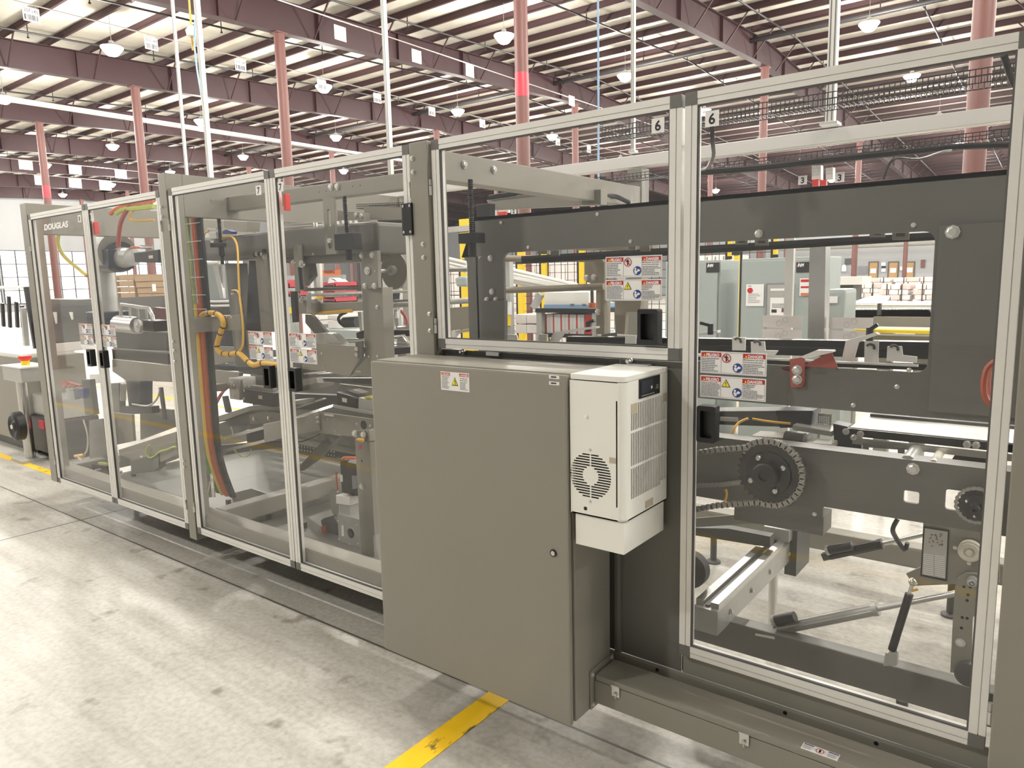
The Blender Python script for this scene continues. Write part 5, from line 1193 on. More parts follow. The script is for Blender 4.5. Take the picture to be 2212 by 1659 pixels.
slab(cS, [(598, 615), (985, 605), (990, 830), (610, 850)], .9, .05).build('bed', 'paint_dark', bk); slab(cS, [(620, 1062), (1035, 1050), (1015, 1305), (650, 1295)], .9, .02).build('bed', 'skin_dark_blue', bk)  # navy slab is an added dark backing that hides the bright floor
slab(cS, [(650, 1300), (1010, 1310), (1040, 1540), (690, 1560)], .7, .02).build('bed', 'paint', bk)
fc = thing('frame_column', 'dark grey frame column that the thin yellow wire runs along', 'post', tuple(q(cS, 1120, 1600, .5)))
slab(cS, [(870, 60), (1075, 60), (1235, 1610), (1030, 1610)], .5, .06).build('column', 'paint_in', fc, bev=.003); slab(cS, [(968, 505), (1100, 505), (1115, 830), (985, 830)], .47, .02).build('plate', 'paint', fc)
slab(cS, [(1020, 1050), (1110, 1045), (1110, 1330), (1030, 1400)], .46, .02).build('plate', 'paint', fc)
for a in (975, 1005): hexbolt(fc, q(cS, a, 517, .469), .006)
bs = thing('pivot_upright', 'light grey upright with black side strip and round black bolts', 'post', tuple(q(cS, 1420, 1090, .42)))
slab(cS, [(1318, -60), (1440, -80), (1600, 1085), (1412, 1085)], .42, .05).build('upright', 'paint', bs, bev=.002); slab(cS, [(1230, 20), (1320, 20), (1408, 1085), (1190, 1055)], .5, .02).build('strip', 'black', bs)
slab(cR, [(1425, 1215), (1552, 1210), (1556, 1310), (1432, 1320)], .40, .02).build('head_plate', 'paint', bs)
for a, b, m in ((1455, 1285, 'black'), (1492, 1275, 'zinc'), (1530, 1270, 'black'), (1605, 1225, 'black'), (1575, 1275, 'zinc'), (1612, 1325, 'zinc')): MB().lathe(q(cR, a, b, .395), (0,-1,0), [(0, .013), (.015, .012), (.015, 0)], n=12).build('bolt', m, bs, smooth=True)
one(slab(cS, [(1112, 85), (1150, 80), (1182, 105), (1190, 180), (1250, 545), (1175, 552)], .62, .015), 'plastic_paddle', 'white', 'white plastic arm leaning beside the black strip', 'machine part', bev=.004)
one(slab(cS, [(1205, 240), (1230, 230), (1245, 370), (1225, 380)], .7, .03), 'orange_marker', 'orange', 'small orange marker behind the white arm', 'marker')
slab(cS, [(1165, 550), (1250, 550), (1270, 830), (1190, 830)], .7, .02).build('lower_strip', 'blacksteel', bs)

# ---- lower works of the left 7 bay
gb = thing('gearbox_motor', 'silver gearbox with black servo motor behind the left 7 door', 'motor', tuple(q(cT, 900, 680, .4)))
p0, p1 = q(cT, 700, 270, .40), q(cT, 890, 640, .40)
MB().box(p0.x, p1.x+.0, .40, .52, p1.z, p0.z).build('gearbox', 'castalu', gb, bev=.006)
MB().lathe(q(cT, 785, 395, .40), (0,-1,0), [(0, .026), (.004, .026), (.004, .02), (.012, .018), (.014, 0)], n=20).build('output_shaft', 'steel', gb, smooth=True)
px_ = q(cT, 1050, 560, .46)
MB().box(p1.x, px_.x, .42, .51, p1.z-.01, p0.z-.01).build('adapter', 'castalu', gb, bev=.004)
pm_ = q(cT, 1560, 600, .46); MB().box(px_.x, pm_.x, .41, .52, q(cT, 1060, 660, .46).z, q(cT, 1060, 440, .46).z).build('motor_body', 'black', gb, bev=.008)
MB().box(px_.x+.03, pm_.x-.06, .45, .48, q(cT, 1060, 440, .46).z, q(cT, 1060, 440, .46).z+.02).build('fin_strip', 'steel', gb)
slab(cT, [(1190, 555), (1252, 565), (1255, 622), (1192, 612)], .409, .001).build('type_plate', 'cream', gb)
for c, a, b in ((cT, 800, 570), (cT, 985, 410), (cT, 1040, 410), (cT, 960, 480), (cT, 960, 610)): hexbolt(gb, q(c, a, b, .399), .006)
ct = thing('carton_table', 'grey stepped table plates above the silver gearbox', 'table', tuple(q(cT, 700, 380, .55)))
slab(cT, [(430, 60), (900, 95), (1310, 75), (1320, 115), (900, 165), (440, 145)], .62, .2).build('dark_plate', 'skin_dark_blue', ct); slab(cT, [(455, 148), (880, 190), (870, 350), (470, 375)], .55, .03).build('apron', 'paint', ct)
slab(cT, [(430, 20), (1310, -20), (1315, 80), (440, 70)], .75, .3).build('top_plate', 'castalu', ct); slab(cT, [(1060, 215), (1335, 242), (1340, 455), (1110, 410)], .55, .02).build('apron', 'paint', ct)
slab(cT, [(870, 165), (1320, 110), (1330, 235), (1060, 215), (880, 200)], .58, .04).build('bracket', 'paint_dark', ct)
slab(cT, [(80, 440), (300, 395), (500, 380), (690, 358), (690, 400), (620, 490), (400, 500), (90, 545)], .3, .02).build('curved_bracket', 'paint', ct)
ck = thing('clamp_lever', 'black clamp lever between the red cables and the gearbox', 'lever', tuple(q(cT, 680, 830, .6)))
slab(cT, [(600, 575), (650, 570), (710, 830), (655, 835)], .6, .025).build('lever', 'black', ck); slab(cT, [(655, 815), (790, 830), (800, 880), (770, 860), (670, 835)], .6, .02).build('foot', 'black', ck)
cord([q(cT, 720, 415, .42), q(cT, 640, 470, .36), q(cT, 550, 600, .3), q(cT, 480, 750, .26), q(cT, 450, 850, .24)], .010, 'cable_red', 'dark red hose from the gearbox to the riser', 'hose')
ic = thing('incline_frame', 'grey inclined frame with bolted plates below the gearbox', 'conveyor', tuple(q(cT, 1000, 1300, .5)))
slab(cT, [(515, 905), (1040, 735), (1560, 690), (1570, 760), (1060, 810), (540, 1000)], .55, .25).build('top_beam', 'paint', ic, bev=.003)
slab(cT, [(520, 1030), (700, 965), (1060, 840), (1570, 800), (1580, 1060), (990, 1120), (640, 1240), (530, 1180)], .60, .02).build('side_plate', 'paint_in', ic)
slab(cT, [(1040, 880), (1240, 810), (1560, 845), (1560, 985), (1060, 1030)], .58, .015).build('bolted_plate', 'paint', ic)
for a, b in ((1130, 940), (1370, 930)): hexbolt(ic, q(cT, a, b, .579), .012)
slab(cT, [(990, 1130), (1580, 1060), (1590, 1280), (1010, 1330)], .62, .02).build('dark_plate', 'blacksteel', ic); slab(cT, [(440, 1380), (1040, 1330), (1560, 1290), (1580, 1420), (1150, 1450), (620, 1540)], .65, .02).build('lower_plate', 'paint_dark', ic)
MB().cyl(q(cT, 300, 1365, .28), q(cT, 430, 1395, .38), .016, 14).build('shaft_end', 'steel', ic, smooth=True)
cord([q(cT, 740, 1070, .3), q(cT, 765, 1130, .3), q(cT, 775, 1200, .3)], .003, 'cream', 'fine white wire in front of the inclined frame', 'cable')
cord([q(cT, 800, 1450, .35), q(cT, 880, 1530, .35), q(cT, 980, 1560, .35), q(cT, 1060, 1510, .35), q(cT, 1070, 1430, .35)], .003, 'cable_lime', 'fine looped wire under the inclined chain', 'cable')
cord([q(cV, 330, 600, .12), q(cV, 290, 830, .11), q(cV, 300, 960, .11), q(cV, 340, 1050, .11), q(cV, 420, 1130, .2), q(cV, 650, 1170, .25), q(cV, 800, 1120, .3), q(cV, 900, 1010, .35)], .0028, 'cream', 'fine white wire trailing over the base tube', 'cable')
# chain runs
cA_ = thing('conveyor_chain', 'upper pale chain rising across both 7 doors', 'chain', tuple(q(cT, 640, 1250, .2)))
chain_run(cA_, [q(cT, 640, 1255, .2), q(cT, 1550, 1012, .33), q(cU, 330, 942, .36), q(cU, 760, 800, .50), q(cU, 980, 730, .58)], .020, .014, .018, mat_='zinc', gap=.6)
cA2 = thing('conveyor_chain', 'pale chain running back behind the cabinet from the corner sprocket', 'chain', tuple(q(cU, 1300, 800, .58)))
chain_run(cA2, [q(cU, 980, 730, .58), q(cU, 1640, 850, .58)], .020, .014, .018, mat_='zinc', gap=.6)
cA3 = thing('conveyor_chain', 'lower pale chain rising across both 7 doors', 'chain', tuple(q(cT, 560, 1480, .2)))
chain_run(cA3, [q(cT, 560, 1482, .2), q(cT, 1570, 1232, .33), q(cU, 350, 1172, .36), q(cU, 650, 1095, .46)], .020, .014, .018, mat_='zinc', gap=.6)
# L-shaped beams at the right 7 door
lb = thing('corner_frame', 'grey corner frame under the chain with white name plate', 'machine frame', tuple(q(cU, 1100, 1200, .5)))
yc = .50
cx_ = q(cU, 760, 840, yc)
slab(cU, [(758, 832), (1700, 958), (1700, 1275), (758, 1172)], yc, .012).build('front_plate', 'paint', lb)
zt3, zb3 = cx_.z, q(cU, 760, 1172, yc).z
MB().box(cx_.x-.012, cx_.x, .14, yc, zb3+.02, zt3-.005).build('side_plate', 'paint', lb)
slab(cU, [(832, 855), (982, 876), (982, 905), (832, 884)], yc-.001, .001).build('name_plate', 'label', lb)
for a, b, rr_ in ((1362, 1022, .005), (1583, 1055, .006), (1013, 1140, .005), (890, 945, .004), (1335, 1178, .014), (1477, 1198, .014)): hexbolt(lb, q(cU, a, b, yc-.001 if rr_ < .01 else .37), rr_)
MB().lathe(q(cU, 1475, 1040, yc-.0005), (0,-1,0), [(0, .024), (.001, .024), (.001, .019), (.0005, 0)], n=20).build('port', 'black', lb, smooth=True)
for b in (915, 985): hexbolt(lb, (cx_.x+.0005, yc-.02, q(cU, 760, b, yc).z), .010, (1,0,0))
lgp2 = thing('support_leg', 'grey support leg with bolts beside the servo motor', 'post', tuple(q(cX, 1200, 1500, .37)))
mslab([(cU, 1330, 1140), (cU, 1510, 1120), (cU, 1540, 1290), (cX, 1200, 100), (cX, 1275, 1560), (cX, 1095, 1505), (cX, 1010, 0)], .375, .012).build('front_plate', 'paint', lgp2)
p0 = q(cX, 1200, 100, .375); MB().box(p0.x-.002, p0.x+.01, .375, .47, .3, q(cU, 1510, 1120, .375).z).build('side_plate', 'paint', lgp2)
for a, b in ((1100, 450), (1155, 1455)): hexbolt(lgp2, q(cX, a, b, .374), .013)
MB().lathe(q(cX, 1095, 98, .3745), (0,-1,0), [(0, .006), (.0006, .006), (.0006, 0)], n=10).build('hole', 'black', lgp2)
vl = thing('brass_valve', 'small brass valve with pink tag on the support leg', 'valve', tuple(q(cU, 1420, 1440, .35)))
MB().cyl(q(cU, 1375, 1280, .35), q(cU, 1470, 1285, .35), .008, 10).cyl(q(cU, 1440, 1270, .35), q(cU, 1440, 1310, .35), .009, 10).build('body', 'cable_yellow', vl, smooth=True); slab(cU, [(1400, 1360), (1435, 1360), (1440, 1430), (1395, 1435)], .35, .003).build('tag', 'pink', vl)
MB().tube(path([(cU, 1470, 1285), (cU, 1560, 1310), (cU, 1650, 1300)], .36), .003, 5).build('wire', 'black', vl)
# diagonal brace, perforated tray
one(slab(cU, [(915, 1188), (1090, 1216), (700, 1600), (420, 1800), (400, 1740)], .75, .05), 'diagonal_brace', 'paint_in', 'dark diagonal brace crossing the bright floor', 'brace')
pt_ = thing('perforated_tray', 'dark perforated tray in front of the bright floor', 'tray', tuple(q(cU, 900, 1500, 1.2)))
slab(cU, [(345, 1345), (1345, 1522), (1345, 1610), (345, 1500)], 1.2, .02).build('tray', 'paint_dark', pt_)
hp = None
for i in range(14):
    for j in range(2):
        p = q(cU, 370+48*i, 1372+8.3*i+62*j, 1.198)
        if hp is None: hp = MB().lathe(p, (0,-1,0), [(0, .007), (.001, .007), (.001, 0)], n=8).build('perforation', 'zinc', pt_); hq = p
        else: share(hp, pt_, p-hq)
# servo motor low at the right
sm = thing('servo_motor', 'upright black servo motor on a square grey gearbox plate', 'motor', tuple(q(cX, 930, 1340, .42)))
a, b = q(cX, 790, 100, .44), q(cX, 1035, 590, .44)
MB().box(a.x, b.x, .44, .55, b.z, q(cX, 790, 100, .44).z).build('motor_body', 'black', sm, bev=.008)
slab(cX, [(795, 292), (828, 292), (832, 388), (798, 385)], .439, .001).build('type_plate', 'cream', sm); slab(cX, [(955, 300), (1025, 305), (1030, 480), (965, 490)], .439, .001).build('grey_plate', 'ink_grey', sm)
slab(cX, [(735, 570), (925, 602), (930, 720), (740, 690)], .43, .12).build('flange', 'alu', sm, bev=.004); slab(cX, [(785, 700), (930, 720), (930, 860), (790, 840)], .44, .1).build('neck', 'castalu', sm)
slab(cX, [(755, 828), (1058, 908), (1082, 1350), (782, 1262)], .42, .1).build('gearbox', 'castalu', sm, bev=.003)
MB().lathe(q(cX, 948, 1095, .42), (0,-1,0), [(0, .028), (.003, .028), (.003, .026), (.001, .025), (.001, .017), (.006, .015), (.006, .006), (.003, 0)], n=26).build('output_ring', 'blacksteel', sm, smooth=True)
MB().plate(circle(q(cX, 948, 1095, .4185), .030, 28), [circle(q(cX, 948, 1095, .4185), .0265, 28)], (0, .001, 0)).build('ring', 'alu', sm)
slab(cX, [(815, 985), (840, 990), (850, 1140), (815, 1130)], .419, .001).build('mark', 'label', sm)
for c_, d_ in ((775, 930), (910, 920), (1030, 985), (780, 1180), (925, 1250), (1043, 1240), (765, 525), (905, 565)): hexbolt(sm, q(cX, c_, d_, .419), .0045)
slab(cX, [(650, 520), (690, 480), (755, 480), (755, 900), (690, 830), (655, 700)], .5, .012).build('ear_plate', 'paint', sm)
slab(cX, [(530, 925), (560, 895), (700, 852), (760, 960), (770, 1210), (620, 1130), (560, 1040)], .48, .06).build('connector_box', 'paint_dark', sm)
for k in range(2): cord([q(cX, 545+30*k, 1000, .46), q(cX, 580+30*k, 1130, .46), q(cX, 640+25*k, 1220-15*k, .46), q(cX, 710, 1262-25*k, .46), q(cX, 785, 1240-15*k, .46)], .008, 'cable_red', 'red cable curving under the servo motor', 'cable')['group'] = 'cables under the servo motor'
cord([q(cX, 830, 75, .45), q(cX, 870, 55, .45), q(cX, 1020, 60, .45)], .009, 'cable_orange', 'short orange hose on top of the servo motor', 'hose')
cord([q(cX, 745, 250, .43), q(cX, 748, 380, .43), q(cX, 765, 500, .43)], .005, 'cable_red', 'thin red cable down the side of the servo motor', 'cable')
# upper servo and plates at the right 7 door
s2_ = thing('servo_motor', 'black servo motor lying on the frame with a yellowish label', 'motor', tuple(q(cU, 1200, 760, .62)))
slab(cU, [(1030, 500), (1390, 610), (1395, 780), (1040, 720)], .62, .10).build('motor_body', 'black', s2_, bev=.006); slab(cU, [(1120, 595), (1200, 612), (1200, 678), (1125, 660)], .619, .001).build('type_plate', 'cream', s2_)
slab(cU, [(1390, 592), (1640, 640), (1640, 820), (1385, 790)], .60, .12).build('gearbox', 'castalu', s2_, bev=.006); slab(cU, [(1200, 480), (1300, 462), (1455, 522), (1380, 540)], .66, .05).build('cover', 'castalu', s2_)
slab(cU, [(1470, 585), (1600, 570), (1600, 600), (1500, 608)], .60, .03).build('marker', 'sign_yellow', s2_)
fp = thing('folding_plates', 'dark plates with bright steel edges beneath the grey apron', 'machine part', tuple(q(cU, 800, 600, .8)))
slab(cU, [(690, 212), (1060, 190), (1460, 228), (1200, 262)], .75, .25).build('bright_plate', 'steel', fp); slab(cU, [(490, 200), (830, 170), (830, 190), (510, 225)], .7, .02).build('edge', 'alu', fp)
slab(cU, [(480, 300), (700, 270), (720, 360), (490, 400)], .8, .05).build('plate', 'castalu', fp); slab(cU, [(490, 430), (700, 350), (985, 352), (1000, 385), (800, 440), (495, 520)], .75, .015).build('blade', 'paint', fp)
slab(cU, [(300, 530), (1060, 560), (1050, 760), (700, 800), (300, 780)], .9, .05).build('plate', 'paint_dark', fp); slab(cU, [(315, 755), (380, 770), (830, 620), (800, 605)], .8, .02).build('strip', 'white', fp)
slab(cU, [(1075, 372), (1650, 440), (1650, 620), (1080, 500)], .85, .02).build('box_side', 'paint', fp); slab(cU, [(700, 280), (1600, 280), (1600, 380), (1000, 350)], 1.0, .05).build('plate', 'paint_dark', fp)
cord([q(cU, 360, 1320, .8), q(cU, 480, 1305, .8), q(cU, 650, 1240, .8), q(cU, 780, 1170, .8)], .004, 'black', 'thin black cable hanging over the bright floor', 'cable')
# low plates and table leg on the floor
lt = thing('floor_bracket', 'grey bent sheet bracket with a leg standing on the floor', 'bracket', tuple(q(cV, 1240, 1430, .45)))
slab(cV, [(680, 800), (1000, 720), (1560, 900), (1580, 1180), (1200, 1085), (690, 950)], .55, .012).build('sheet', 'paint', lt)
lgx = q(cV, 1240, 1110, .5); MB().box(lgx.x-.022, lgx.x+.022, .48, .52, .03, lgx.z).build('leg', 'paint_dark', lt); MB().lathe((lgx.x, .5, 0), (0,0,1), [(0, .03), (.015, .03), (.03, .012), (.03, 0)], n=12).build('foot', 'steel', lt, smooth=True)
p = q(cV, 1210, 640, .9); one(MB().cyl((p.x, .9, .0), (p.x, .9, p.z), .025, 14), 'floor_stud', 'zinc', 'short steel stud standing on the floor inside the 7 bay', 'stud', smooth=True)

# ================================================================== robot in the 8 bay
rb8 = thing('robot_arm', 'grey robot arm with navy joints behind the 8 door', 'robot', tuple(q(cZ, 1130, 560, .75)))
YRB = .75
pa, pb = q(cY, 1240, 1160, YRB), q(cZ, 1130, 420, YRB)
MB().cyl(pb, pa, .085, 24).build('column', 'castalu', rb8, smooth=True)
p = q(cZ, 1130, 470, YRB); MB().box(p.x-.13, p.x+.13, YRB-.12, YRB+.12, p.z-.08, p.z+.06).build('base', 'skin_dark_blue', rb8, bev=.01)
slab(cY, [(1058, 820), (1330, 830), (1335, 1150), (1088, 1150)], YRB-.12, .2).build('shoulder_box', 'skin_dark_blue', rb8, bev=.01)
p = q(cY, 1390, 900, YRB); MB().cyl(p+Vector((-.11, 0, 0)), p+Vector((.10, 0, 0)), .155, 26).build('shoulder', 'paint', rb8, smooth=True)
p2 = q(cY, 1525, 950, YRB); MB().cyl(p2+Vector((-.03, 0, 0)), p2+Vector((.03, 0, 0)), .12, 24).build('joint_ring', 'skin_dark_blue', rb8, smooth=True)
p3 = q(cY, 1640, 960, YRB); MB().cyl(p3+Vector((-.09, 0, 0)), p3+Vector((.09, 0, 0)), .085, 22, r2=.07).build('wrist', 'castalu', rb8, smooth=True)
slab(cY, [(1740, 885), (2150, 830), (2155, 1052), (1765, 1042)], YRB-.06, .14).build('tool_box', 'black', rb8, bev=.006); slab(cY, [(1990, 930), (2060, 926), (2062, 975), (1992, 980)], YRB-.061, .001).build('type_plate', 'cream', rb8)
MB().cyl(q(cY, 1870, 790, YRB-.03), q(cY, 2060, 795, YRB-.03), .014, 10).build('tool_rod', 'steel', rb8, smooth=True); MB().cyl(q(cY, 1700, 800, YRB), q(cY, 1880, 795, YRB), .010, 8).build('tool_hose', 'cable_orange', rb8, smooth=True)
slab(cY, [(960, 200), (1090, 170), (1210, 480), (1430, 760), (1300, 840), (1080, 820), (1150, 640)], YRB-.02, .06).build('hose_jacket', 'paint', rb8, bev=.01)
slab(cY, [(1215, 240), (1570, 262), (1570, 275), (1215, 250)], YRB+.3, .03).build('top_rail', 'alu', rb8)
def hose8(pts, m, r, label, y=.5): cord([q(cY, a, b, y) for a, b in pts], r, m, label, 'hose')
hose8([(1370, 245), (1430, 185), (1510, 135), (1700, 75), (1900, 45), (2080, 25)], 'cable_orange', .016, 'orange hose arching across the top of the 8 door')
hose8([(1712, 78), (1640, 180), (1565, 310), (1525, 430), (1505, 600), (1488, 790)], 'cable_red', .016, 'brick red hose dropping from the orange hose to the robot wrist')
hose8([(1460, 235), (1540, 185), (1650, 155), (1820, 150), (2080, 120)], 'cable_lime', .018, 'lime green hose running below the orange hose')
hose8([(1740, 190), (1695, 250), (1690, 340), (1800, 355), (2080, 345)], 'cable_yellow', .008, 'thin yellow tube beside the robot wrist')
hose8([(890, 450), (730, 445), (620, 460), (540, 525), (495, 640), (500, 760), (560, 900), (680, 1030), (830, 1150), (975, 1270)], 'cable_yellow', .014, 'yellow hose bowing out behind the white lettering', .6)
hose8([(890, 462), (730, 460), (630, 475), (555, 540), (515, 640), (520, 750), (580, 890), (700, 1020), (845, 1140), (985, 1255)], 'cable_lime', .008, 'lime tube strapped along the bowed yellow hose', .6)
hb = thing('overhead_box', 'dark grey valve box hanging under the orange hose', 'box', tuple(q(cY, 1850, 520, 1.0)))
slab(cY, [(1600, 270), (2090, 290), (2100, 480), (1610, 500)], 1.0, .15).build('box', 'paint_dark', hb, bev=.006); slab(cY, [(1715, 425), (1865, 430), (1865, 460), (1715, 455)], .99, .01).build('plate', 'alu', hb)
slab(cY, [(1600, 490), (2110, 500), (2110, 530), (1610, 525)], .98, .05).build('rail', 'castalu', hb); slab(cY, [(1880, 265), (2080, 280), (2080, 295), (1880, 285)], .98, .02).build('strip', 'alu', hb)
# conveyor bed under the robot
cb = thing('magazine_conveyor', 'long dark conveyor bed under the robot', 'conveyor', tuple(q(cZ, 1000, 900, 1.0)))
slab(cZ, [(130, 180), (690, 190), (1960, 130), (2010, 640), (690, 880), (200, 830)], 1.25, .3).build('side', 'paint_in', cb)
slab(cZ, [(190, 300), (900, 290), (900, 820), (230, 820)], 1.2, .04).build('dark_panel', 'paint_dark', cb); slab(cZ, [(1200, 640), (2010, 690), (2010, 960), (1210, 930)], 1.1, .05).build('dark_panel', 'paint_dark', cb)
slab(cZ, [(1190, 935), (2020, 1000), (2030, 1160), (1200, 1075)], .95, .05).build('bed_strip', 'blacksteel', cb); slab(cZ, [(1180, 920), (2010, 960), (2010, 1010), (1190, 960)], 1.0, .02).build('bed_edge', 'castalu', cb)
for a in (180, 305, 545): slab(cZ, [(a, 375), (a+48, 375), (a+55, 545-(60 if a > 500 else 0)), (a+40, 548-(60 if a > 500 else 0))], 1.19, .01).build('fin', 'white', cb)
slab(cZ, [(330, 845), (690, 815), (760, 930), (345, 978)], .8, .12).build('white_block', 'bag_white', cb, bev=.006)
sc_ = thing('air_tank', 'bright silver tank in a tube frame behind the 8 door', 'tank', tuple(q(cZ, 1450, 650, .6)))
a, b = q(cZ, 1290, 545, .6), q(cZ, 1580, 575, .6)
MB().cyl(a, b, .065, 22).build('tank', 'steel', sc_, smooth=True); MB().sphere(a+Vector((.005, 0, 0)), .063, 8).build('tank_end', 'alu', sc_, smooth=True)
MB().lathe(q(cZ, 1600, 580, .55), (0,-1,0), [(0, .05), (.02, .05), (.02, .02), (.03, 0)], n=18).build('valve', 'castalu', sc_, smooth=True); slab(cZ, [(1650, 490), (1810, 510), (1815, 670), (1650, 650)], .58, .12).build('end_block', 'black', sc_, bev=.006)
MB().tube([q(cZ, *k, .6) for k in ((1320, 450), (1325, 265), (1740, 322), (1790, 430), (1815, 600))], .014, 8, smooth=0).build('frame', 'steel', sc_, smooth=True)
for k in (1450, 1570, 1700): MB().cyl(q(cZ, k, 290+(k-1320)*.13, .6), q(cZ, k+10, 480, .6), .009, 8).build('frame_rod', 'steel', sc_, smooth=True)
one(slab(cZ, [(1800, 300), (1940, 320), (1950, 515), (1830, 515)], .9, .05), 'pink_box', 'column_red', 'dull pink box beyond the silver tank', 'box')
gb8 = one(slab(cZ, [(1190, 1078), (1450, 1105), (2010, 1168), (2070, 1420), (1650, 1400), (1400, 1400), (1195, 1260)], .5, .03), 'side_beam', 'paint', 'grey side beam below the dark conveyor in the 8 bay', 'beam', bev=.003)
one(slab(cZ, [(850, 1310), (990, 1300), (995, 1430), (870, 1450)], .5, .03), 'white_card', 'label', 'white card hanging by the meeting stile of the 8 doors', 'card')
rg8 = thing('lower_gear', 'dark gear housings and hoses low in the 8 bay', 'machine part', tuple(q(c1, 1400, 560, .6)))
slab(c1, [(1260, 20), (1500, 30), (1500, 420), (1310, 430)], .7, .1).build('housing', 'skin_dark_blue', rg8, bev=.008); slab(c1, [(1150, 430), (1680, 430), (1690, 540), (1160, 560)], .6, .06).build('housing', 'blacksteel', rg8, bev=.008)
slab(c1, [(1030, 60), (1150, 60), (1170, 520), (1060, 540)], .6, .05).build('bracket', 'paint_in', rg8); MB().cyl(q(c1, 1230, 60, .55), q(c1, 1225, 330, .55), .022, 12).build('shaft', 'castalu', rg8, smooth=True)
slab(c1, [(560, 0), (690, 0), (760, 560), (620, 560)], .32, .04).build('bracket', 'paint_dark', rg8); slab(c1, [(500, 150), (590, 140), (590, 300), (510, 290)], .25, .04).build('solenoid', 'blue', rg8, bev=.004); slab(c1, [(310, 150), (430, 140), (450, 320), (330, 330)], .25, .04).build('valve', 'cabinet_green', rg8, bev=.004)
slab(c1, [(60, 10), (120, 0), (130, 80), (80, 90)], .12, .03).build('knob', 'brightred', rg8)
for k in range(3): MB().tube([q(c1, 240+60*k, 20, .22), q(c1, 300+70*k, 120, .22), q(c1, 360+70*k, 40+20*k, .22), q(c1, 470+40*k, 100, .22)], .008, 6).build('hose', 'cable_red', rg8, smooth=True)
slab(c1, [(680, 650), (900, 620), (975, 1240), (690, 1260)], .35, .03).build('panel', 'paint_in', rg8); slab(c1, [(1000, 520), (1360, 560), (1390, 980), (1110, 1040)], .45, .02).build('panel', 'paint', rg8)
slab(c1, [(1490, 440), (2000, 480), (2030, 760), (1500, 960)], .75, .02).build('panel', 'paint_in', rg8)
cord([q(c1, 1370, 390, .5), q(c1, 1600, 420, .5), q(c1, 1720, 360, .5), q(c1, 1790, 250, .5), q(c1, 1810, 130, .5)], .007, 'castalu', 'grey hose curving up to the black hook in the 8 bay', 'hose')
one(slab(c1, [(1785, 125), (1830, 125), (1895, 640), (1860, 640)], .5, .015), 'black_hook', 'black', 'black strap hook in the 8 bay', 'hook')
bi = thing('incline_beam', 'grey inclined box beam with a curled yellow wire in the 8 bay', 'beam', tuple(q(c1, 1500, 1480, .25)))
slab(c1, [(1150, 1195), (2065, 980), (2095, 1190), (1790, 1330), (1350, 1500), (1340, 1270)], .25, .12).build('beam', 'paint', bi, bev=.004); slab(c1, [(1340, 1290), (1780, 1180), (1790, 1400), (1690, 1470), (1360, 1510)], .24, .05).build('end_block', 'paint_in', bi, bev=.004)
slab(c1, [(1150, 1120), (2065, 830), (2065, 980), (1160, 1195)], .30, .1).build('top_cover', 'paint', bi)
MB().tube([q(c1, *k, .235) for k in ((1640, 1040), (1595, 1120), (1600, 1200), (1660, 1245), (1740, 1210), (1800, 1150), (1940, 1110), (2000, 1080), (2070, 1072))], .006, 6).build('yellow_wire', 'cable_lime', bi, smooth=True)
slab(c1, [(1490, 1215), (1530, 1210), (1530, 1240), (1495, 1245)], .239, .001).build('plate', 'alu', bi)
cord([q(c1, 590, 640, .3), q(c1, 640, 800, .3), q(c1, 665, 950, .3), q(c1, 650, 1120, .3), q(c1, 600, 1200, .3)], .007, 'cream', 'clear air hose bowing down to the brass fitting', 'hose')
bf = thing('brass_fitting', 'pale brass air fitting beside the bowed clear hose', 'fitting', tuple(q(c1, 540, 1300, .28)))
MB().cyl(q(c1, 460, 1220, .28), q(c1, 600, 1200, .28), .012, 10).build('body', 'cable_yellow', bf, smooth=True); MB().cyl(q(c1, 510, 1215, .28), q(c1, 575, 1295, .28), .012, 10).build('branch', 'cream', bf, smooth=True)
lw8 = thing('pneumatic_block', 'black valve block with bright fittings at the foot of the 8 bay', 'valve block', tuple(q(c1, 800, 1560, .22)))
slab(c1, [(700, 1340), (960, 1380), (1000, 1560), (760, 1520)], .24, .06).build('block', 'blacksteel', lw8, bev=.006); slab(c1, [(815, 1320), (935, 1335), (940, 1370), (830, 1350)], .23, .02).build('marker', 'cable_lime', lw8); slab(c1, [(770, 1430), (855, 1415), (858, 1435), (775, 1450)], .225, .01).build('plate', 'label', lw8)
for a, b in ((700, 1460), (860, 1520), (1110, 1325), (1185, 1470)): MB().sphere(q(c1, a, b, .22), .012, 6).build('fitting', 'steel', lw8, smooth=True)
one(slab(c1, [(1010, 560), (1050, 640), (1180, 1310), (1120, 1310), (1060, 1000)], .2, .004), 'clear_flap', 'pane', 'clear plastic flap beside the meeting stile of the 8 doors', 'guard')

# ---- added sheets that hide the bright floor to darken the far bays
for x0, x1, y1, lab in ((-3.80, -2.06, 1.0, 'added grey sheet darkening the bay beneath the servo motor and gearbox'), (-5.78, -3.97, 1.6, 'wide added grey sheet darkening the bay beneath the robot arm')):
    t = thing('added_sheet', lab, 'added sheet', ((x0+x1)/2, .6, .17))
    MB().box(x0, x1, .14, y1, .17, .178).build('sheet', 'paint_in', t); MB().box(x0, x1, y1-.01, y1, .178, .21).build('lip', 'paint_in', t)
t = thing('added_backing', 'added dark grey backing panel darkening the rear of the 8 bay', 'panel', (-4.9, 1.62, .32))  # added backing panel so that the robot bay looks darker
MB().box(-5.78, -4.0, 1.62, 1.64, .32, 1.05).build('panel', 'paint_in', t); MB().box(-5.78, -4.0, 1.60, 1.62, 1.0, 1.05).build('stiffener', 'paint_in', t)
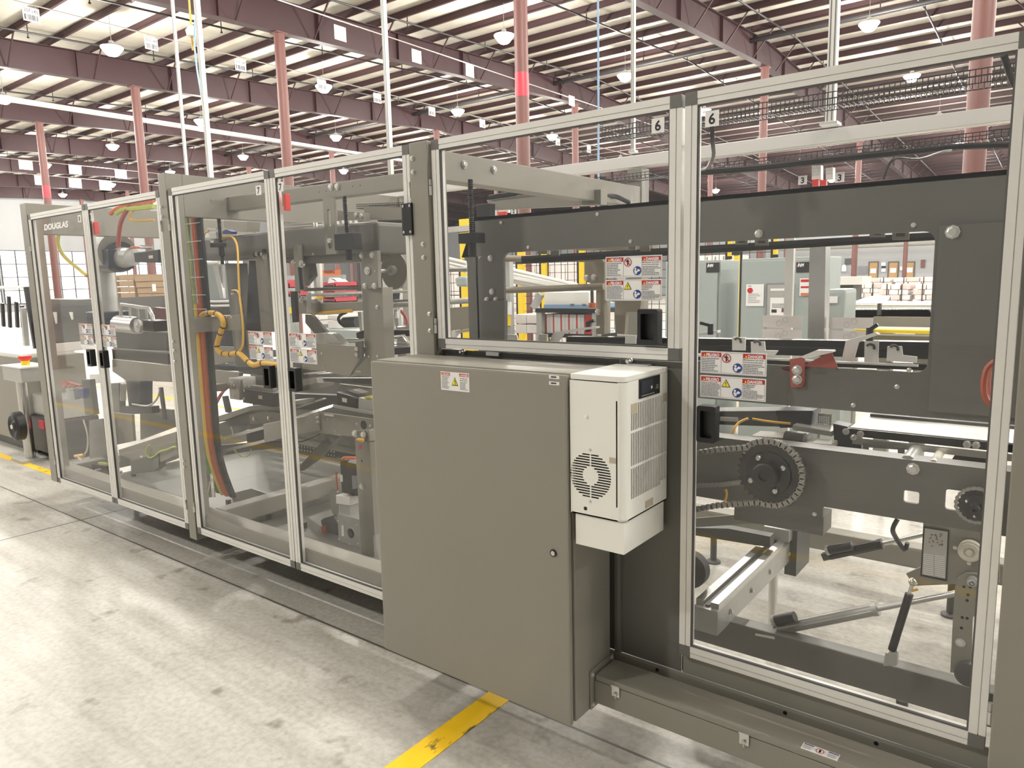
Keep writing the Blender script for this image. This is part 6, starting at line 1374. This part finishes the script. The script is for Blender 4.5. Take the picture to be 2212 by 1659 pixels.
# ================================================================== BACKGROUND beyond the machine
cK = crop(1500, 550, 7.9); cL = crop(1780, 520, 7.54)
def fbox(c, x0, z0, x1, z1, y, dep, ztop=None, zbot=None):
    """front face from pixel corners at depth y, reaching back by dep"""
    a = q(c, x0, z0, y); b = q(c, x1, z1, y); return (a.x, b.x, y, y+dep, b.z if zbot is None else zbot, a.z)
# ---- far grey wall: wooden doors, notices
YW = Y1
for k, (x0, x1) in enumerate(((728, 892), (1045, 1222), (1318, 1485))):
    a = q(cL, x0, 340, YW-.05); b = q(cL, x1, 340, YW-.05)
    d = struct(MB().box(a.x+.08, b.x-.08, YW-.06, YW-.02, 0, a.z-.08).build('door_%d' % (k+1), 'wood'))
    MB().box(a.x, a.x+.08, YW-.08, YW-.01, 0, a.z).build('jamb', 'paint_dark', d); MB().box(b.x-.08, b.x, YW-.08, YW-.01, 0, a.z).build('jamb', 'paint_dark', d); MB().box(a.x+.08, b.x-.08, YW-.08, YW-.01, a.z-.08, a.z).build('lintel', 'paint_dark', d)
    m = (a.x+b.x)/2; MB().box(m-.2, m+.2, YW-.07, YW-.06, 1.45, 1.8).build('notice', 'label', d)
    MB().cyl((b.x-.18, YW-.11, 1.0), (b.x-.18, YW-.06, 1.0), .035, 10).build('knob', 'zinc', d)
for (x0, z0, x1, z1, m, lab) in ((935, 355, 1002, 410, 'label', 'white notice above the dark panel between wooden doors'), (935, 410, 1002, 450, 'ink', 'dark panel between two white notices on the far wall'), (935, 452, 1002, 505, 'label', 'white notice below the dark panel between wooden doors'), (1238, 425, 1275, 480, 'label', 'small white dispenser beside the second wooden door'), (1580, 310, 1638, 440, 'column_red', 'reddish box on the far wall beyond the wooden doors'), (340, 290, 470, 385, 'paint_dark', 'dark screen on the far grey wall'), (550, 415, 690, 545, 'ink_grey', 'dark noticeboard on the far grey wall')):
    bx = fbox(cL, x0, z0, x1, z1, YW-.1, .09); o = MB().box(*bx); one(o, 'wall_notice' if 'notice' in lab else 'wall_panel', m, lab, 'notice' if 'notice' in lab else 'panel')
# silver insulated duct along the far wall
p = q(cL, 600, 45, YW-4); dct = MB().cyl((-30, YW-4, p.z), (12, YW-4, p.z), .35, 12)
one(dct, 'silver_duct', 'steel', 'long silver duct along the far grey wall', 'duct', smooth=True)

# ---- pallets of strapped white bags
def pallet(x, y, w, lay, label, zb=.14):
    t = thing('bag_pallet', label, 'pallet', (x, y, 0), 'pallets of strapped white bags')
    for k in range(3): MB().box(x-w/2, x+w/2, y-.5+k*.45, y-.4+k*.45, 0, .10).build('bearer', 'wood', t)
    dk = None
    for k in range(5):
        if dk is None: dk = MB().box(x-w/2, x+w/2, y-.52, y-.40, .10, .125).build('deck_board', 'wood', t)
        else: share(dk, t, (0, .22*k, 0))
    h = .17; src = None
    for L_ in range(lay):
        n = 3
        for i in range(n):
            bw = w/n; z0 = zb+L_*h; x0 = x-w/2+i*bw+(.03 if L_ % 2 else -.03)
            if src is None:
                m = MB(); m.box(x0+.01, x0+bw-.01, y-.52, y+.5, z0, z0+h*.96); src = m.build('bag', 'bag_white', t, bev=.03); org = (x0, z0); src2 = None
            else:
                o = share(src, t, (x0-org[0], random.uniform(-.02, .02), z0-org[1]))
                if (i+L_) % 3 == 1: o.material_slots[0].link = 'OBJECT'; o.material_slots[0].material = MATS['bag_pink']
    for fx in (.25, .75): MB().box(x-w/2+w*fx-.015, x-w/2+w*fx+.015, y-.56, y-.545, zb, zb+lay*h+.02).build('strap', 'black', t)
YPAL = 27.0
zt_l = q(cL, 760, 640, YPAL).z
for c0, c1_, top, lab, yy in ((520, 905, 640, 'low pallet of strapped white bags beside the grey rounded box', YPAL), (915, 1400, 690, 'pallet of strapped white bags with two dark straps in the open', YPAL-2.5), (1490, 1990, 690, 'pallet of strapped white bags half hidden by the side plate', YPAL-2.5), (620, 1100, 570, 'tall pallet of white bags in the second row', YPAL+3), (1150, 1800, 530, 'tallest pallet of white bags in the second row by the side plate', YPAL+3)):
    a = q(cL, c0, top, yy); b = q(cL, c1_, top, yy); lay = max(4, int((a.z-.14)/.17)); pallet((a.x+b.x)/2, yy+.5, abs(b.x-a.x), lay, lab)
# ---- cream conveyor, hood and yellow beam
cm = thing('roller_conveyor', 'cream and grey roller conveyor with yellow beam beyond the rear doors', 'conveyor', tuple(q(cL, 1200, 1540, 4.2)))
MB().box(*fbox(cL, 330, 1030, 2100, 1062, 4.6, .6)).build('top_edge', 'white', cm); MB().box(*fbox(cL, 330, 1075, 2100, 1175, 4.5, .6)).build('cover', 'cream', cm); MB().box(*fbox(cL, 330, 1215, 2100, 1240, 4.3, .6)).build('roller_rail', 'blacksteel', cm)
for k in range(24): 
    p = q(cL, 350+60*k, 1195, 4.4); MB().cyl((p.x, 4.3, p.z), (p.x, 4.9, p.z), .045, 10).build('roller', 'steel', cm, smooth=True)
MB().box(*fbox(cL, 800, 1240, 2100, 1420, 4.2, .3)).build('side_beam', 'paint', cm); MB().box(*fbox(cL, 420, 1440, 2100, 1530, 3.9, .12)).build('yellow_beam', 'yellow', cm); MB().box(*fbox(cL, 800, 1540, 2100, 1700, 4.0, .2)).build('perforated_side', 'paint', cm)
MB().box(*fbox(cL, 870, 1020, 915, 1215, 4.25, .05)).build('strut', 'paint_dark', cm)
for xx in (420, 1000, 1600): p = q(cL, xx, 1500, 4.3); MB().box(p.x-.05, p.x+.05, 4.3, 4.4, 0, p.z).build('leg', 'paint', cm)
hd = MB(); a, b = q(cL, 385, 1025, 4.6), q(cL, 900, 1025, 4.6); t_ = q(cL, 430, 915, 4.8).z
hd.ext([(a.x, 4.6, a.z), (b.x, 4.6, a.z), (b.x-.02, 4.9, t_), (a.x+.10, 4.9, t_)], (0, .3, 0)); one(hd, 'white_hood', 'white', 'white sloped hood on the cream conveyor', 'hood')
one(MB().box(*fbox(cL, 20, 790, 335, 1250, 3.5, .35, zbot=0)), 'control_box', 'cabinet_green', 'pale grey box with rounded corner beside the bare steel post', 'box', bev=.03)
one(MB().box(*fbox(cL, 25, 905, 215, 1015, 3.49, .008)), 'box_label', 'label', 'white control label on the rounded grey box', 'label')
one(MB().box(*fbox(cL, -180, 600, 620, 715, 7.5, .5)), 'white_duct', 'white', 'white overhead duct in front of the far wall', 'duct')
one(MB().box(*fbox(cL, 85, 700, 470, 800, 7.6, .4, zbot=0)), 'dark_bench', 'paint_dark', 'dark bench under the white duct', 'bench')
# people-less hooks: hanging white coats on the wall
for k, (x0, z0, x1, z1) in enumerate(((90, 340, 200, 540), (290, 390, 355, 500), (205, 360, 245, 480), (438, 470, 475, 540))):
    a = q(cL, x0, z0, YW-.22); b = q(cL, x1, z1, YW-.22); m = (a.x+b.x)/2
    one(MB().ext([(m-(b.x-a.x)*.2, YW-.22, a.z), (m+(b.x-a.x)*.2, YW-.22, a.z), (b.x, YW-.22, a.z*.75+b.z*.25), (b.x, YW-.22, b.z), (a.x, YW-.22, b.z), (a.x, YW-.22, a.z*.75+b.z*.25)], (0, .2, 0)), 'hanging_coat', 'label', 'white coat hanging on the far grey wall', 'coat', 'white coats on the far wall', bev=.03)
# ---- blue-grey cabinets with logo plates
def logo_cab(x0, x1, ztop, y, dep, label, lx0, lx1, lz0, lz1):
    a = q(cK, x0, ztop, y); b = q(cK, x1, ztop, y)
    t = thing('control_cabinet', label, 'cabinet', ((a.x+b.x)/2, y, 0))
    MB().box(a.x, b.x, y+.012, y+dep, .0, a.z).build('body', 'cabinet_green', t, bev=.01); MB().box(a.x+.02, b.x-.02, y-.012, y+.01, .08, a.z-.02).build('door', 'cabinet_green', t, bev=.008)
    la, lb_ = q(cK, lx0, lz0, y-.016), q(cK, lx1, lz1, y-.016)
    l = MB().box(la.x, lb_.x, y-.018, y-.012, lb_.z, la.z).build('logo_plate', 'ink', t)
    text(MB(), 'IHM', (la.x+(lb_.x-la.x)*.08, y-.0195, lb_.z+(la.z-lb_.z)*.56), (la.z-lb_.z)*.42, shear=.3, width=(lb_.x-la.x)*.48, bold=.002).build('lettering', 'label', l, fix=False)
    flat(MB(), circle((la.x+(lb_.x-la.x)*.17, y-.0195, lb_.z+(la.z-lb_.z)*.93), (la.z-lb_.z)*.06, 8)).build('red_dot', 'brightred', l)
    return t
c_a = logo_cab(-500, 440, 120, 4.6, .5, 'blue-grey cabinet with logo plate and small window beside the yellow post', 205, 425, 140, 300)
fbx = fbox(cK, -80, 345, 62, 650, 4.58, .012); MB().box(*fbx).build('window_frame', 'label', c_a); fbx = fbox(cK, -60, 375, 35, 620, 4.575, .006); MB().box(*fbx).build('window_pane', 'ink_grey', c_a)
c_b = logo_cab(800, 2260, 75, 4.6, .5, 'blue-grey cabinet with control panel and paper notice right of the yellow post', 1742, 1980, 130, 300)
n1 = MB().box(*fbox(cK, 885, 508, 1178, 880, 4.58, .004)).build('paper_notice', 'label', c_b); flat(MB(), circle(q(cK, 950, 612, 4.578), .026, 18)).build('red_circle', 'red', n1)
greek(MB(), q(cK, 915, 530, 4.578).x, q(cK, 980, 530, 4.578).x, q(cK, 915, 528, 4.578).z, q(cK, 915, 548, 4.578).z, 4.579, 1, 3).build('print', 'ink', n1); greek(MB(), q(cK, 915, 680, 4.578).x, q(cK, 1120, 680, 4.578).x, q(cK, 915, 660, 4.578).z, q(cK, 915, 830, 4.578).z, 4.579, 6, 5).build('fine_print', 'castalu', n1)
n2 = MB().box(*fbox(cK, 1222, 490, 1655, 1340, 4.57, .02)).build('control_panel', 'ink_grey', c_b); MB().box(*fbox(cK, 1250, 515, 1630, 1340, 4.562, .01)).build('screen_door', 'castalu', n2)
MB().box(*fbox(cK, 1300, 580, 1578, 618, 4.558, .004)).build('name_strip', 'label', n2); n3 = MB().box(*fbox(cK, 1295, 735, 1610, 1040, 4.558, .004)).build('card', 'label', n2)
MB().box(*fbox(cK, 1315, 935, 1400, 990, 4.556, .002)).build('picture', 'ink', n2); MB().box(*fbox(cK, 1488, 915, 1585, 985, 4.556, .002)).build('picture', 'column_red', n2); greek(MB(), q(cK, 1325, 850, 4.556).x, q(cK, 1560, 850, 4.556).x, q(cK, 1325, 830, 4.556).z, q(cK, 1325, 910, 4.556).z, 4.556, 3, 8).build('fine_print', 'ink_grey', n2)
n4 = MB().box(*fbox(cK, 1800, 405, 1990, 700, 4.575, .004)).build('warning_sheet', 'label', c_b)
for z0, z1, m in ((425, 465, 'red'), (540, 570, 'red'), (655, 695, 'orange')): MB().box(*fbox(cK, 1815, z0, 1985, z1, 4.573, .002)).build('stripe', m, n4)
# yellow guard posts and mesh
def guard_post(c, x0, x1, y, label, zt=2.3, m='yellow'):
    a = q(c, x0, 500, y); b = q(c, x1, 500, y); t = thing('guard_post', label, 'guard post', ((a.x+b.x)/2, y, 0)); w = abs(b.x-a.x)
    MB().box(a.x, b.x, y, y+w, .01, zt).build('post', m, t, bev=.004); MB().box(a.x-.04, b.x+.04, y-.04, y+w+.04, 0, .012).build('foot', m, t)
    for z in (zt-.15, zt-.5, .6): MB().box(a.x-.02, b.x+.02, y-.006, y, z, z+.04).build('clamp', 'black', t)
guard_post(cK, 660, 740, 5.6, 'yellow guard post between the two blue-grey cabinets')
guard_post(cK, 552, 610, 7.5, 'yellow guard post farther back behind the left cabinet')
guard_post(cK, 1325, 1390, 7.5, 'yellow guard post rising behind the right cabinet')
guard_post(cB, 712, 748, 5.8, 'yellow guard post left of the inclined white conveyor')
guard_post(cB, 884, 916, 5.8, 'yellow guard post behind the inclined white conveyor')
guard_post(cB, 1158, 1196, 5.8, 'yellow guard post behind the tan machine post')
guard_post(cB, 300, 362, 4.4, 'yellow guard post behind the short steel guide tube')
def mesh(x0, x1, y, z0, z1, label, st=.10):
    t = thing('mesh_fence', label, 'mesh fence', ((x0+x1)/2, y, z0))
    MB().plate([(x0, y, z0), (x1, y, z0), (x1, y, z1), (x0, y, z1)], [[(x0+.03, y, z0+.03), (x1-.03, y, z0+.03), (x1-.03, y, z1-.03), (x0+.03, y, z1-.03)]], (0, .02, 0)).build('frame', 'black', t)
    n = int((x1-x0)/st); s1 = MB().box(x0+.03, x0+.036, y+.005, y+.011, z0, z1).build('upright_wire', 'black', t)
    for i in range(1, n): share(s1, t, (st*i, 0, 0))
    n = int((z1-z0)/st); s2 = MB().box(x0, x1, y+.005, y+.011, z0+.05, z0+.056).build('level_wire', 'black', t)
    for i in range(1, n): share(s2, t, (0, 0, st*i))
xx = [q(cB, k, 500, 5.85).x for k in (620, 712, 884, 1158, 1345)]
mesh(xx[0], xx[1], 5.85, .02, 2.25, 'black mesh fence panel at the edge of the middle plate post'); mesh(xx[1]+.08, xx[2], 5.85, .02, 2.25, 'black mesh fence panel between the inclined conveyor posts'); mesh(xx[2]+.08, xx[3], 5.85, .02, 2.25, 'black mesh fence panel behind the blue-striped carton'); mesh(xx[3]+.08, xx[4]+1.2, 5.85, .02, 2.25, 'black mesh fence panel behind the tan machine post')
a = q(cB, 210, 500, 4.45); b = q(cB, 300, 500, 4.45); mesh(a.x-1.2, b.x, 4.45, .02, 1.75, 'black mesh fence panel left of the short guide tube post'); b2 = q(cB, 480, 500, 4.45); mesh(q(cB, 362, 500, 4.45).x, b2.x, 4.45, .02, 1.75, 'black mesh fence panel right of the short guide tube post')
a = q(cK, -100, 500, 7.55); b = q(cK, 552, 500, 7.55); mesh(a.x, b.x, 7.55, .02, 2.35, 'black mesh fence panel above the left blue-grey cabinet'); a = q(cK, 760, 500, 7.55); b = q(cK, 1325, 500, 7.55); mesh(a.x, b.x, 7.55, .02, 2.35, 'black mesh fence panel above the right blue-grey cabinet')
# white lit goods behind the mesh
for k, (c, x0, x1, z0, z1, y, lab) in enumerate(((cB, 640, 1180, 900, 1240, 10.5, 'bright white wrapped load behind the mesh fence'), (cK, -60, 640, 20, 130, 9.5, 'bright white wrapped load above the left cabinet'), (cB, 210, 480, 950, 1190, 8.0, 'white wrapped load left of the middle plate post'))):
    bx = fbox(c, x0, z0, x1, z1, y, .8); t = thing('wrapped_load', lab, 'wrapped load', ((bx[0]+bx[1])/2, y, 0))
    n = 5
    for i in range(n):
        for j in range(4):
            w = (bx[1]-bx[0])/n; hh = bx[5]/4; MB().box(bx[0]+w*i+.01, bx[0]+w*(i+1)-.01, bx[2], bx[3], hh*j+.01, hh*(j+1)-.005).build('bundle', 'bag_white', t, bev=.02)
# inclined white conveyor in the short bay
icv = thing('inclined_conveyor', 'inclined conveyor with white rails seen through the short guard door', 'conveyor', tuple(q(cB, 900, 1120, 3.0)))
for z, m, r in ((0, 'white', .018), (28, 'white', .018), (62, 'alu', .03)): MB().cyl(q(cB, 665, 935+z, 3.0), q(cB, 1150, 1050+z*.6, 3.0), r, 8).build('rail', m, icv, smooth=True)
slab(cB, [(670, 990), (1150, 1075), (1150, 1100), (900, 1100), (670, 1030)], 3.1, .3).build('bed', 'castalu', icv)
MB().bar(q(cB, 890, 1110, 3.0), q(cB, 840, 1210, 3.0), .05, .05).build('strut', 'castalu', icv); MB().box(*fbox(cB, 622, 870, 672, 1240, 2.6, .05, zbot=0)).build('upright', 'castalu', icv)
for x0, x1, z0, z1 in ((210, 360, 855, 870), (210, 365, 885, 900), (210, 360, 905, 930)): MB().cyl(q(cB, x0, z0, 2.8), q(cB, x1, z1+20, 2.8), .018, 8).build('roller_rail', 'alu', icv, smooth=True)
one(slab(cB, [(270, 1000), (300, 985), (350, 990), (362, 1060), (285, 1060)], 2.6, .15), 'blue_motor', 'cabinet_green', 'blue-grey motor beside the middle plate post', 'motor', bev=.02)
# table with carton and stacked sheets
tbx = fbox(cB, 850, 1215, 1300, 1250, 2.6, .6); tt = thing('work_table', 'dark topped table carrying the blue-striped carton', 'table', ((tbx[0]+tbx[1])/2, 2.6, 0))
MB().box(*tbx).build('table_top', 'blacksteel', tt)
for sx in (tbx[0]+.03, tbx[1]-.03):
    for sy in (2.63, 3.17): MB().box(sx-.025, sx+.025, sy-.025, sy+.025, 0, tbx[4]).build('leg', 'castalu', tt)
MB().box(tbx[0]+.02, tbx[1]-.02, 2.64, 3.16, q(cB, 900, 1395, 2.6).z-.03, q(cB, 900, 1395, 2.6).z).build('shelf', 'blacksteel', tt)
bx = fbox(cB, 915, 1100, 1235, 1213, 2.65, .45); bx = bx[:4]+(tbx[5], bx[5]); ca = thing('carton', 'white carton with a blue stripe along its foot', 'carton', ((bx[0]+bx[1])/2, 2.65, bx[4]))
hh = bx[5]-bx[4]; MB().box(bx[0], bx[1], bx[2], bx[3], bx[4]+hh*.22, bx[5]).build('body', 'white', ca, bev=.004); MB().box(bx[0]-.004, bx[1]+.004, bx[2]-.004, bx[3], bx[4], bx[4]+hh*.22).build('stripe', 'skyblue', ca)
for kx in (.6, .86): MB().box(bx[0]+(bx[1]-bx[0])*kx, bx[0]+(bx[1]-bx[0])*(kx+.08), bx[2]-.006, bx[2]-.003, bx[4]+hh*.17, bx[4]+hh*.28).build('hand_hole', 'ink_grey', ca)
zs = q(cB, 900, 1395, 2.6).z; rnd = random.Random(3); x = q(cB, 880, 1300, 2.62).x; xe = q(cB, 1190, 1300, 2.62).x; zt5 = q(cB, 900, 1258, 2.62).z; k = 0; red0 = None; wh0 = None
while x < xe:
    w = .028; m = 'brightred' if k % 3 == 1 else 'label'; ww = w*(.35 if m == 'brightred' else 1)
    o = one(MB().box(x, x+ww, 2.66, 2.95, zs, zt5-(.004 if m == 'brightred' else 0)), 'leaflet_stack', m, 'thin red leaflet stack standing under the carton table' if m == 'brightred' else 'thick white leaflet stack standing under the carton table', 'leaflets', 'red leaflet stacks' if m == 'brightred' else 'white leaflet stacks'); x += ww+.002; k += 1
for j, (x0, x1, z0, z1) in enumerate(((705, 785, 1258, 1325), (787, 870, 1260, 1325), (708, 786, 1330, 1395), (788, 872, 1330, 1395))): one(MB().box(*fbox(cB, x0, z0, x1, z1, 2.9, .3)), 'parcel', 'bag_white', 'pale parcel stacked left of the carton table', 'parcel', 'pale stacked parcels', bev=.006)
MB().box(*fbox(cB, 640, 1170, 672, 1260, 2.58, .02)).build('switch_box', 'label', icv)
MB().box(*fbox(cB, 632, 1262, 665, 1340, 2.58, .02)).build('yellow_plate', 'yellow', icv)
# tan machine posts and hanging e-stop
tp = thing('tan_frame', 'tan machine frame with rounded plates behind the warning labels', 'machine frame', tuple(q(cB, 1300, 1400, 1.0)))
slab(cB, [(1200, 842), (1345, 842), (1345, 1050), (1300, 1060), (1215, 1025), (1200, 990)], 1.0, .02).build('plate', 'tan', tp, bev=.006); slab(cB, [(1285, 1055), (1345, 1050), (1345, 1400), (1285, 1400)], 1.0, .06).build('post', 'tan', tp, bev=.004)
slab(cB, [(1150, 690), (1690, 655), (1690, 800), (1150, 800)], 1.1, .05).build('back_plate', 'tan', tp); slab(cB, [(1345, 1155), (1610, 1150), (1600, 1240), (1500, 1240), (1490, 1400), (1425, 1395), (1420, 1170)], 1.0, .03).build('gusset', 'tan', tp)
for a, b in ((1218, 995), (1270, 992), (1300, 1240)): hexbolt(tp, q(cB, a, b, .999), .012)
es = thing('hanging_estop', 'orange e-stop hanging on a dark rod by the tan frame', 'lamp', tuple(q(cB, 1258, 1212, .95)))
MB().cyl(q(cB, 1258, 1212, .95), q(cB, 1258, 1175, .95), .018, 14).build('lens', 'orange', es, smooth=True); MB().cyl(q(cB, 1258, 1175, .95), q(cB, 1256, 1035, .95), .008, 8).build('rod', 'paint_dark', es)  # orange part is the unlit e-stop head, not a lamp
# ---- bins and signs seen through the 7 doors
def parts_bin(c, x0, z0, x1, z1, y, m, lab, grp):
    bx = fbox(c, x0, z0, x1, z1, y, .33); t = thing('parts_bin', lab, 'bin', ((bx[0]+bx[1])/2, y, bx[4]), grp); h = bx[5]-bx[4]
    MB().box(bx[0], bx[1], bx[2], bx[2]+.01, bx[4], bx[4]+h*.6).box(bx[0], bx[0]+.01, bx[2], bx[3], bx[4], bx[5]).box(bx[1]-.01, bx[1], bx[2], bx[3], bx[4], bx[5]).box(bx[0], bx[1], bx[2], bx[3], bx[4], bx[4]+.01).box(bx[0], bx[1], bx[3]-.01, bx[3], bx[4], bx[5]).build('tray', m, t)
    MB().box(bx[0]+.03, bx[1]-.03, bx[2]-.004, bx[2]-.001, bx[4]+h*.2, bx[4]+h*.45).build('card', 'ink', t)
    return t, bx
pr = thing('parts_rack', 'blue-grey louvred rack that holds the red bins', 'rack', (q(cQ, 880, 640, 3.3).x, 3.6, 0))
MB().box(*fbox(cQ, 725, 240, 1060, 640, 3.62, .05, zbot=0)).build('panel', 'cabinet_green', pr); MB().box(*fbox(cQ, 630, 60, 725, 640, 3.5, .06, zbot=0)).build('upright', 'castalu', pr); MB().box(*fbox(cQ, 705, 60, 722, 640, 3.48, .02)).build('edge', 'alu', pr)
for z0, z1, lab in ((345, 412, 'red parts bin heaped with white papers'), (478, 545, 'red parts bin in the middle of the rack'), (570, 645, 'red parts bin lowest on the rack')):
    t, bx = parts_bin(cQ, 745, z0, 925, z1, 3.3, 'pink', lab, 'red parts bins on the rack')
    if z0 == 345: MB().ext([(bx[0]+.02, bx[2]+.05, bx[4]+.04), (bx[1]-.02, bx[2]+.05, bx[4]+.05), (bx[1]-.06, bx[2]+.05, bx[5]+.03), (bx[0]+.2, bx[2]+.05, bx[5]), (bx[0]+.05, bx[2]+.05, bx[5]+.05)], (0, .15, 0)).build('papers', 'label', t)
sg = one(MB().box(*fbox(cQ, 735, 165, 1000, 240, 3.4, .01)), 'orange_sign', 'orange', 'orange sign with dark lettering above the red bins', 'sign')
text(MB(), 'WARNING', tuple(q(cQ, 760, 215, 3.398)), .06, width=abs(q(cQ, 920, 215, 3.4).x-q(cQ, 760, 215, 3.4).x), bold=.001).build('lettering', 'ink', sg, fix=False)
pr2 = thing('parts_rack', 'small blue-grey rack beside the meeting stiles of the 7 doors', 'rack', (q(cQ, 240, 560, 3.3).x, 3.6, 0))
MB().box(*fbox(cQ, 150, 250, 312, 560, 3.62, .05, zbot=0)).build('panel', 'cabinet_green', pr2)
for z0, z1, lab in ((310, 430, 'red parts bin beside the meeting stiles of the 7 doors'), (480, 560, 'lower red parts bin beside the meeting stiles of the 7 doors')): parts_bin(cQ, 150, z0, 240, z1, 3.3, 'pink', lab, 'red parts bins by the stiles')
MB().box(*fbox(cQ, 575, 545, 655, 590, 3.4, .1)).build('yellow_block', 'yellow', pr, bev=.006); MB().box(*fbox(cQ, 180, 725, 270, 810, 3.55, .06)).build('yellow_block', 'yellow', pr2, bev=.006)
for j, (x0, z0, x1, z1) in enumerate(((600, 845, 685, 905), (810, 835, 1045, 900), (815, 912, 1055, 1040), (600, 912, 685, 980))): one(MB().box(*fbox(cQ, x0, z0, x1, z1, 2.7, .3)), 'parcel', 'bag_white', 'white parcel stacked behind the curled black hose', 'parcel', 'white parcels behind the hose', bev=.006)
one(MB().box(*fbox(cQ, 560, 1040, 1330, 1140, 2.6, .5, zbot=0)), 'side_bench', 'cabinet_green', 'blue-grey bench under the white parcels', 'bench', bev=.006)
# ---- stacked brown cardboard and racks beyond the 8 doors
for j, (x0, x1, z0) in enumerate(((1410, 1480, 1250), (1480, 1760, 1245), (1765, 2040, 1262))):
    bx = fbox(cY, x0, z0, x1, 1620, 4.2, .8, zbot=.12); t = thing('cardboard_stack', ('narrow end of the brown cardboard stack', 'wide stack of flat brown cardboard', 'second stack of flat brown cardboard')[j]+' behind the robot', 'cardboard stack', ((bx[0]+bx[1])/2, 4.2, 0))
    MB().box(bx[0], bx[1], 4.2, 5.0, 0, .12).build('pallet', 'wood', t)
    n = 16; hh = (bx[5]-.12)/n; s0 = MB().box(bx[0]+.01, bx[1]-.01, 4.2, 5.0, .122, .12+hh*.93).build('bundle', 'cardboard', t)
    for k in range(1, n): share(s0, t, (random.uniform(-.012, .012), random.uniform(-.02, .02), hh*k))
MB().box(*fbox(cY, 2045, 1400, 2108, 1520, 4.19, .01)).build('tag', 'label', t)
# ---- far end: grey feeder machine, black tines, stop-button stand
fm = thing('feeder_machine', 'large plain grey feeder machine beyond the end post', 'machine', (-8.0, .9, 0))
xe_ = at(128/3.45+6, 900, y=.5).x
MB().box(-10.5, -8.0, .60, 1.15, .10, at(0, 768, y=.6).z).build('body', 'paint', fm, bev=.01); MB().box(-10.4, -8.05, .65, 1.1, 0, .1).build('plinth', 'paint_dark', fm)
MB().box(-10.5, -8.1, .62, 1.1, at(0, 768, y=.6).z, at(0, 768, y=.6).z+.03).build('white_top', 'white', fm)
MB().cyl(at(0, 621, y=1.3), at(66, 620, y=1.3)+Vector((.3, 0, 0)), .018, 8).build('white_rail', 'white', fm, smooth=True)
zb_t = at(20, 700, y=1.3).z
for (u, v0, v1) in ((8, 655, 700), (22, 640, 702), (38, 652, 702), (50, 660, 703)):
    a, b = at(u-3, v0, y=1.35), at(u, v1+5, y=1.35); MB().bar(a, b, .05, .03, up=(0,1,0)).build('tine', 'blacksteel', fm)
MB().bar(at(57, 620, y=1.0), at(78, 752, y=1.0), .045, .045, up=(0,1,0)).build('guide_post', 'black', fm); MB().bar(at(50, 665, y=1.1), at(58, 755, y=1.1), .05, .05, up=(0,1,0)).build('steel_post', 'castalu', fm)
ss = thing('stop_button_stand', 'stainless stand with red stop button beside the end post', 'control stand', (at(55, 990, z=0).x, at(55, 990, z=0).y, 0))
ys_ = at(55, 990, z=0).y
a, b = at(36, 788, y=ys_), at(80, 824, y=ys_)
MB().box(a.x, b.x, ys_-.12, ys_+.12, b.z, a.z).build('button_box', 'castalu', ss, bev=.008); MB().box(a.x-.01, b.x+.01, ys_-.13, ys_+.13, a.z, a.z+.012).build('lid', 'alu', ss)
m = (a.x+b.x)/2; MB().cyl((m, ys_, a.z+.012), (m, ys_, a.z+.05), .035, 16).build('collar', 'sign_yellow', ss, smooth=True); MB().lathe((m, ys_, a.z+.05), (0,0,1), [(0, .035), (.02, .055), (.045, .052), (.05, 0)], n=18).build('stop_button', 'brightred', ss, smooth=True)
p = at(57, 900, y=ys_); MB().cyl((p.x-.02, ys_, .03), (p.x-.02, ys_, b.z), .045, 14).build('pole', 'steel', ss, smooth=True); MB().box(p.x-.14, p.x+.12, ys_-.12, ys_+.12, 0, .03).build('foot_plate', 'castalu', ss)
pu = thing('vacuum_pump', 'black vacuum pump with round handwheel beside the end post', 'pump', (at(80, 965, z=0).x+.1, ys_+.25, 0))
w = at(47, 919, y=ys_-.15); MB().lathe(w, (0,-1,0), [(0, .13), (.06, .13), (.075, .10), (.06, .05), (.075, .03), (.075, 0)], n=26).build('handwheel', 'black', pu, smooth=True)
MB().lathe(w+Vector((0, -.076, 0)), (0,-1,0), [(0, .02), (.008, .018), (.008, 0)], n=12).build('hub', 'alu', pu)
bx0, bx1 = at(62, 960, y=ys_+.15), at(112, 925, y=ys_+.15); MB().box(bx0.x, bx1.x+.2, ys_+.1, ys_+.5, .06, bx1.z+.1).build('body', 'black', pu, bev=.03); MB().box(bx1.x-.12, bx1.x+.0, ys_+.085, ys_+.1, .30, .38).build('badge', 'pink', pu)
MB().box(bx0.x+.05, bx1.x+.2, ys_+.15, ys_+.45, bx1.z+.1, bx1.z+.3).build('cover', 'castalu', pu, bev=.02); MB().cyl((bx0.x+.2, ys_+.3, bx1.z+.3), (bx0.x+.2, ys_+.3, bx1.z+.6), .07, 14).build('filter', 'black', pu, smooth=True)
for sx in (bx0.x+.08, bx1.x+.1): MB().box(sx-.03, sx+.03, ys_+.15, ys_+.45, 0, .06).build('foot', 'blacksteel', pu)
for o in bpy.data.objects:
    if '_w' in o: del o['_w']
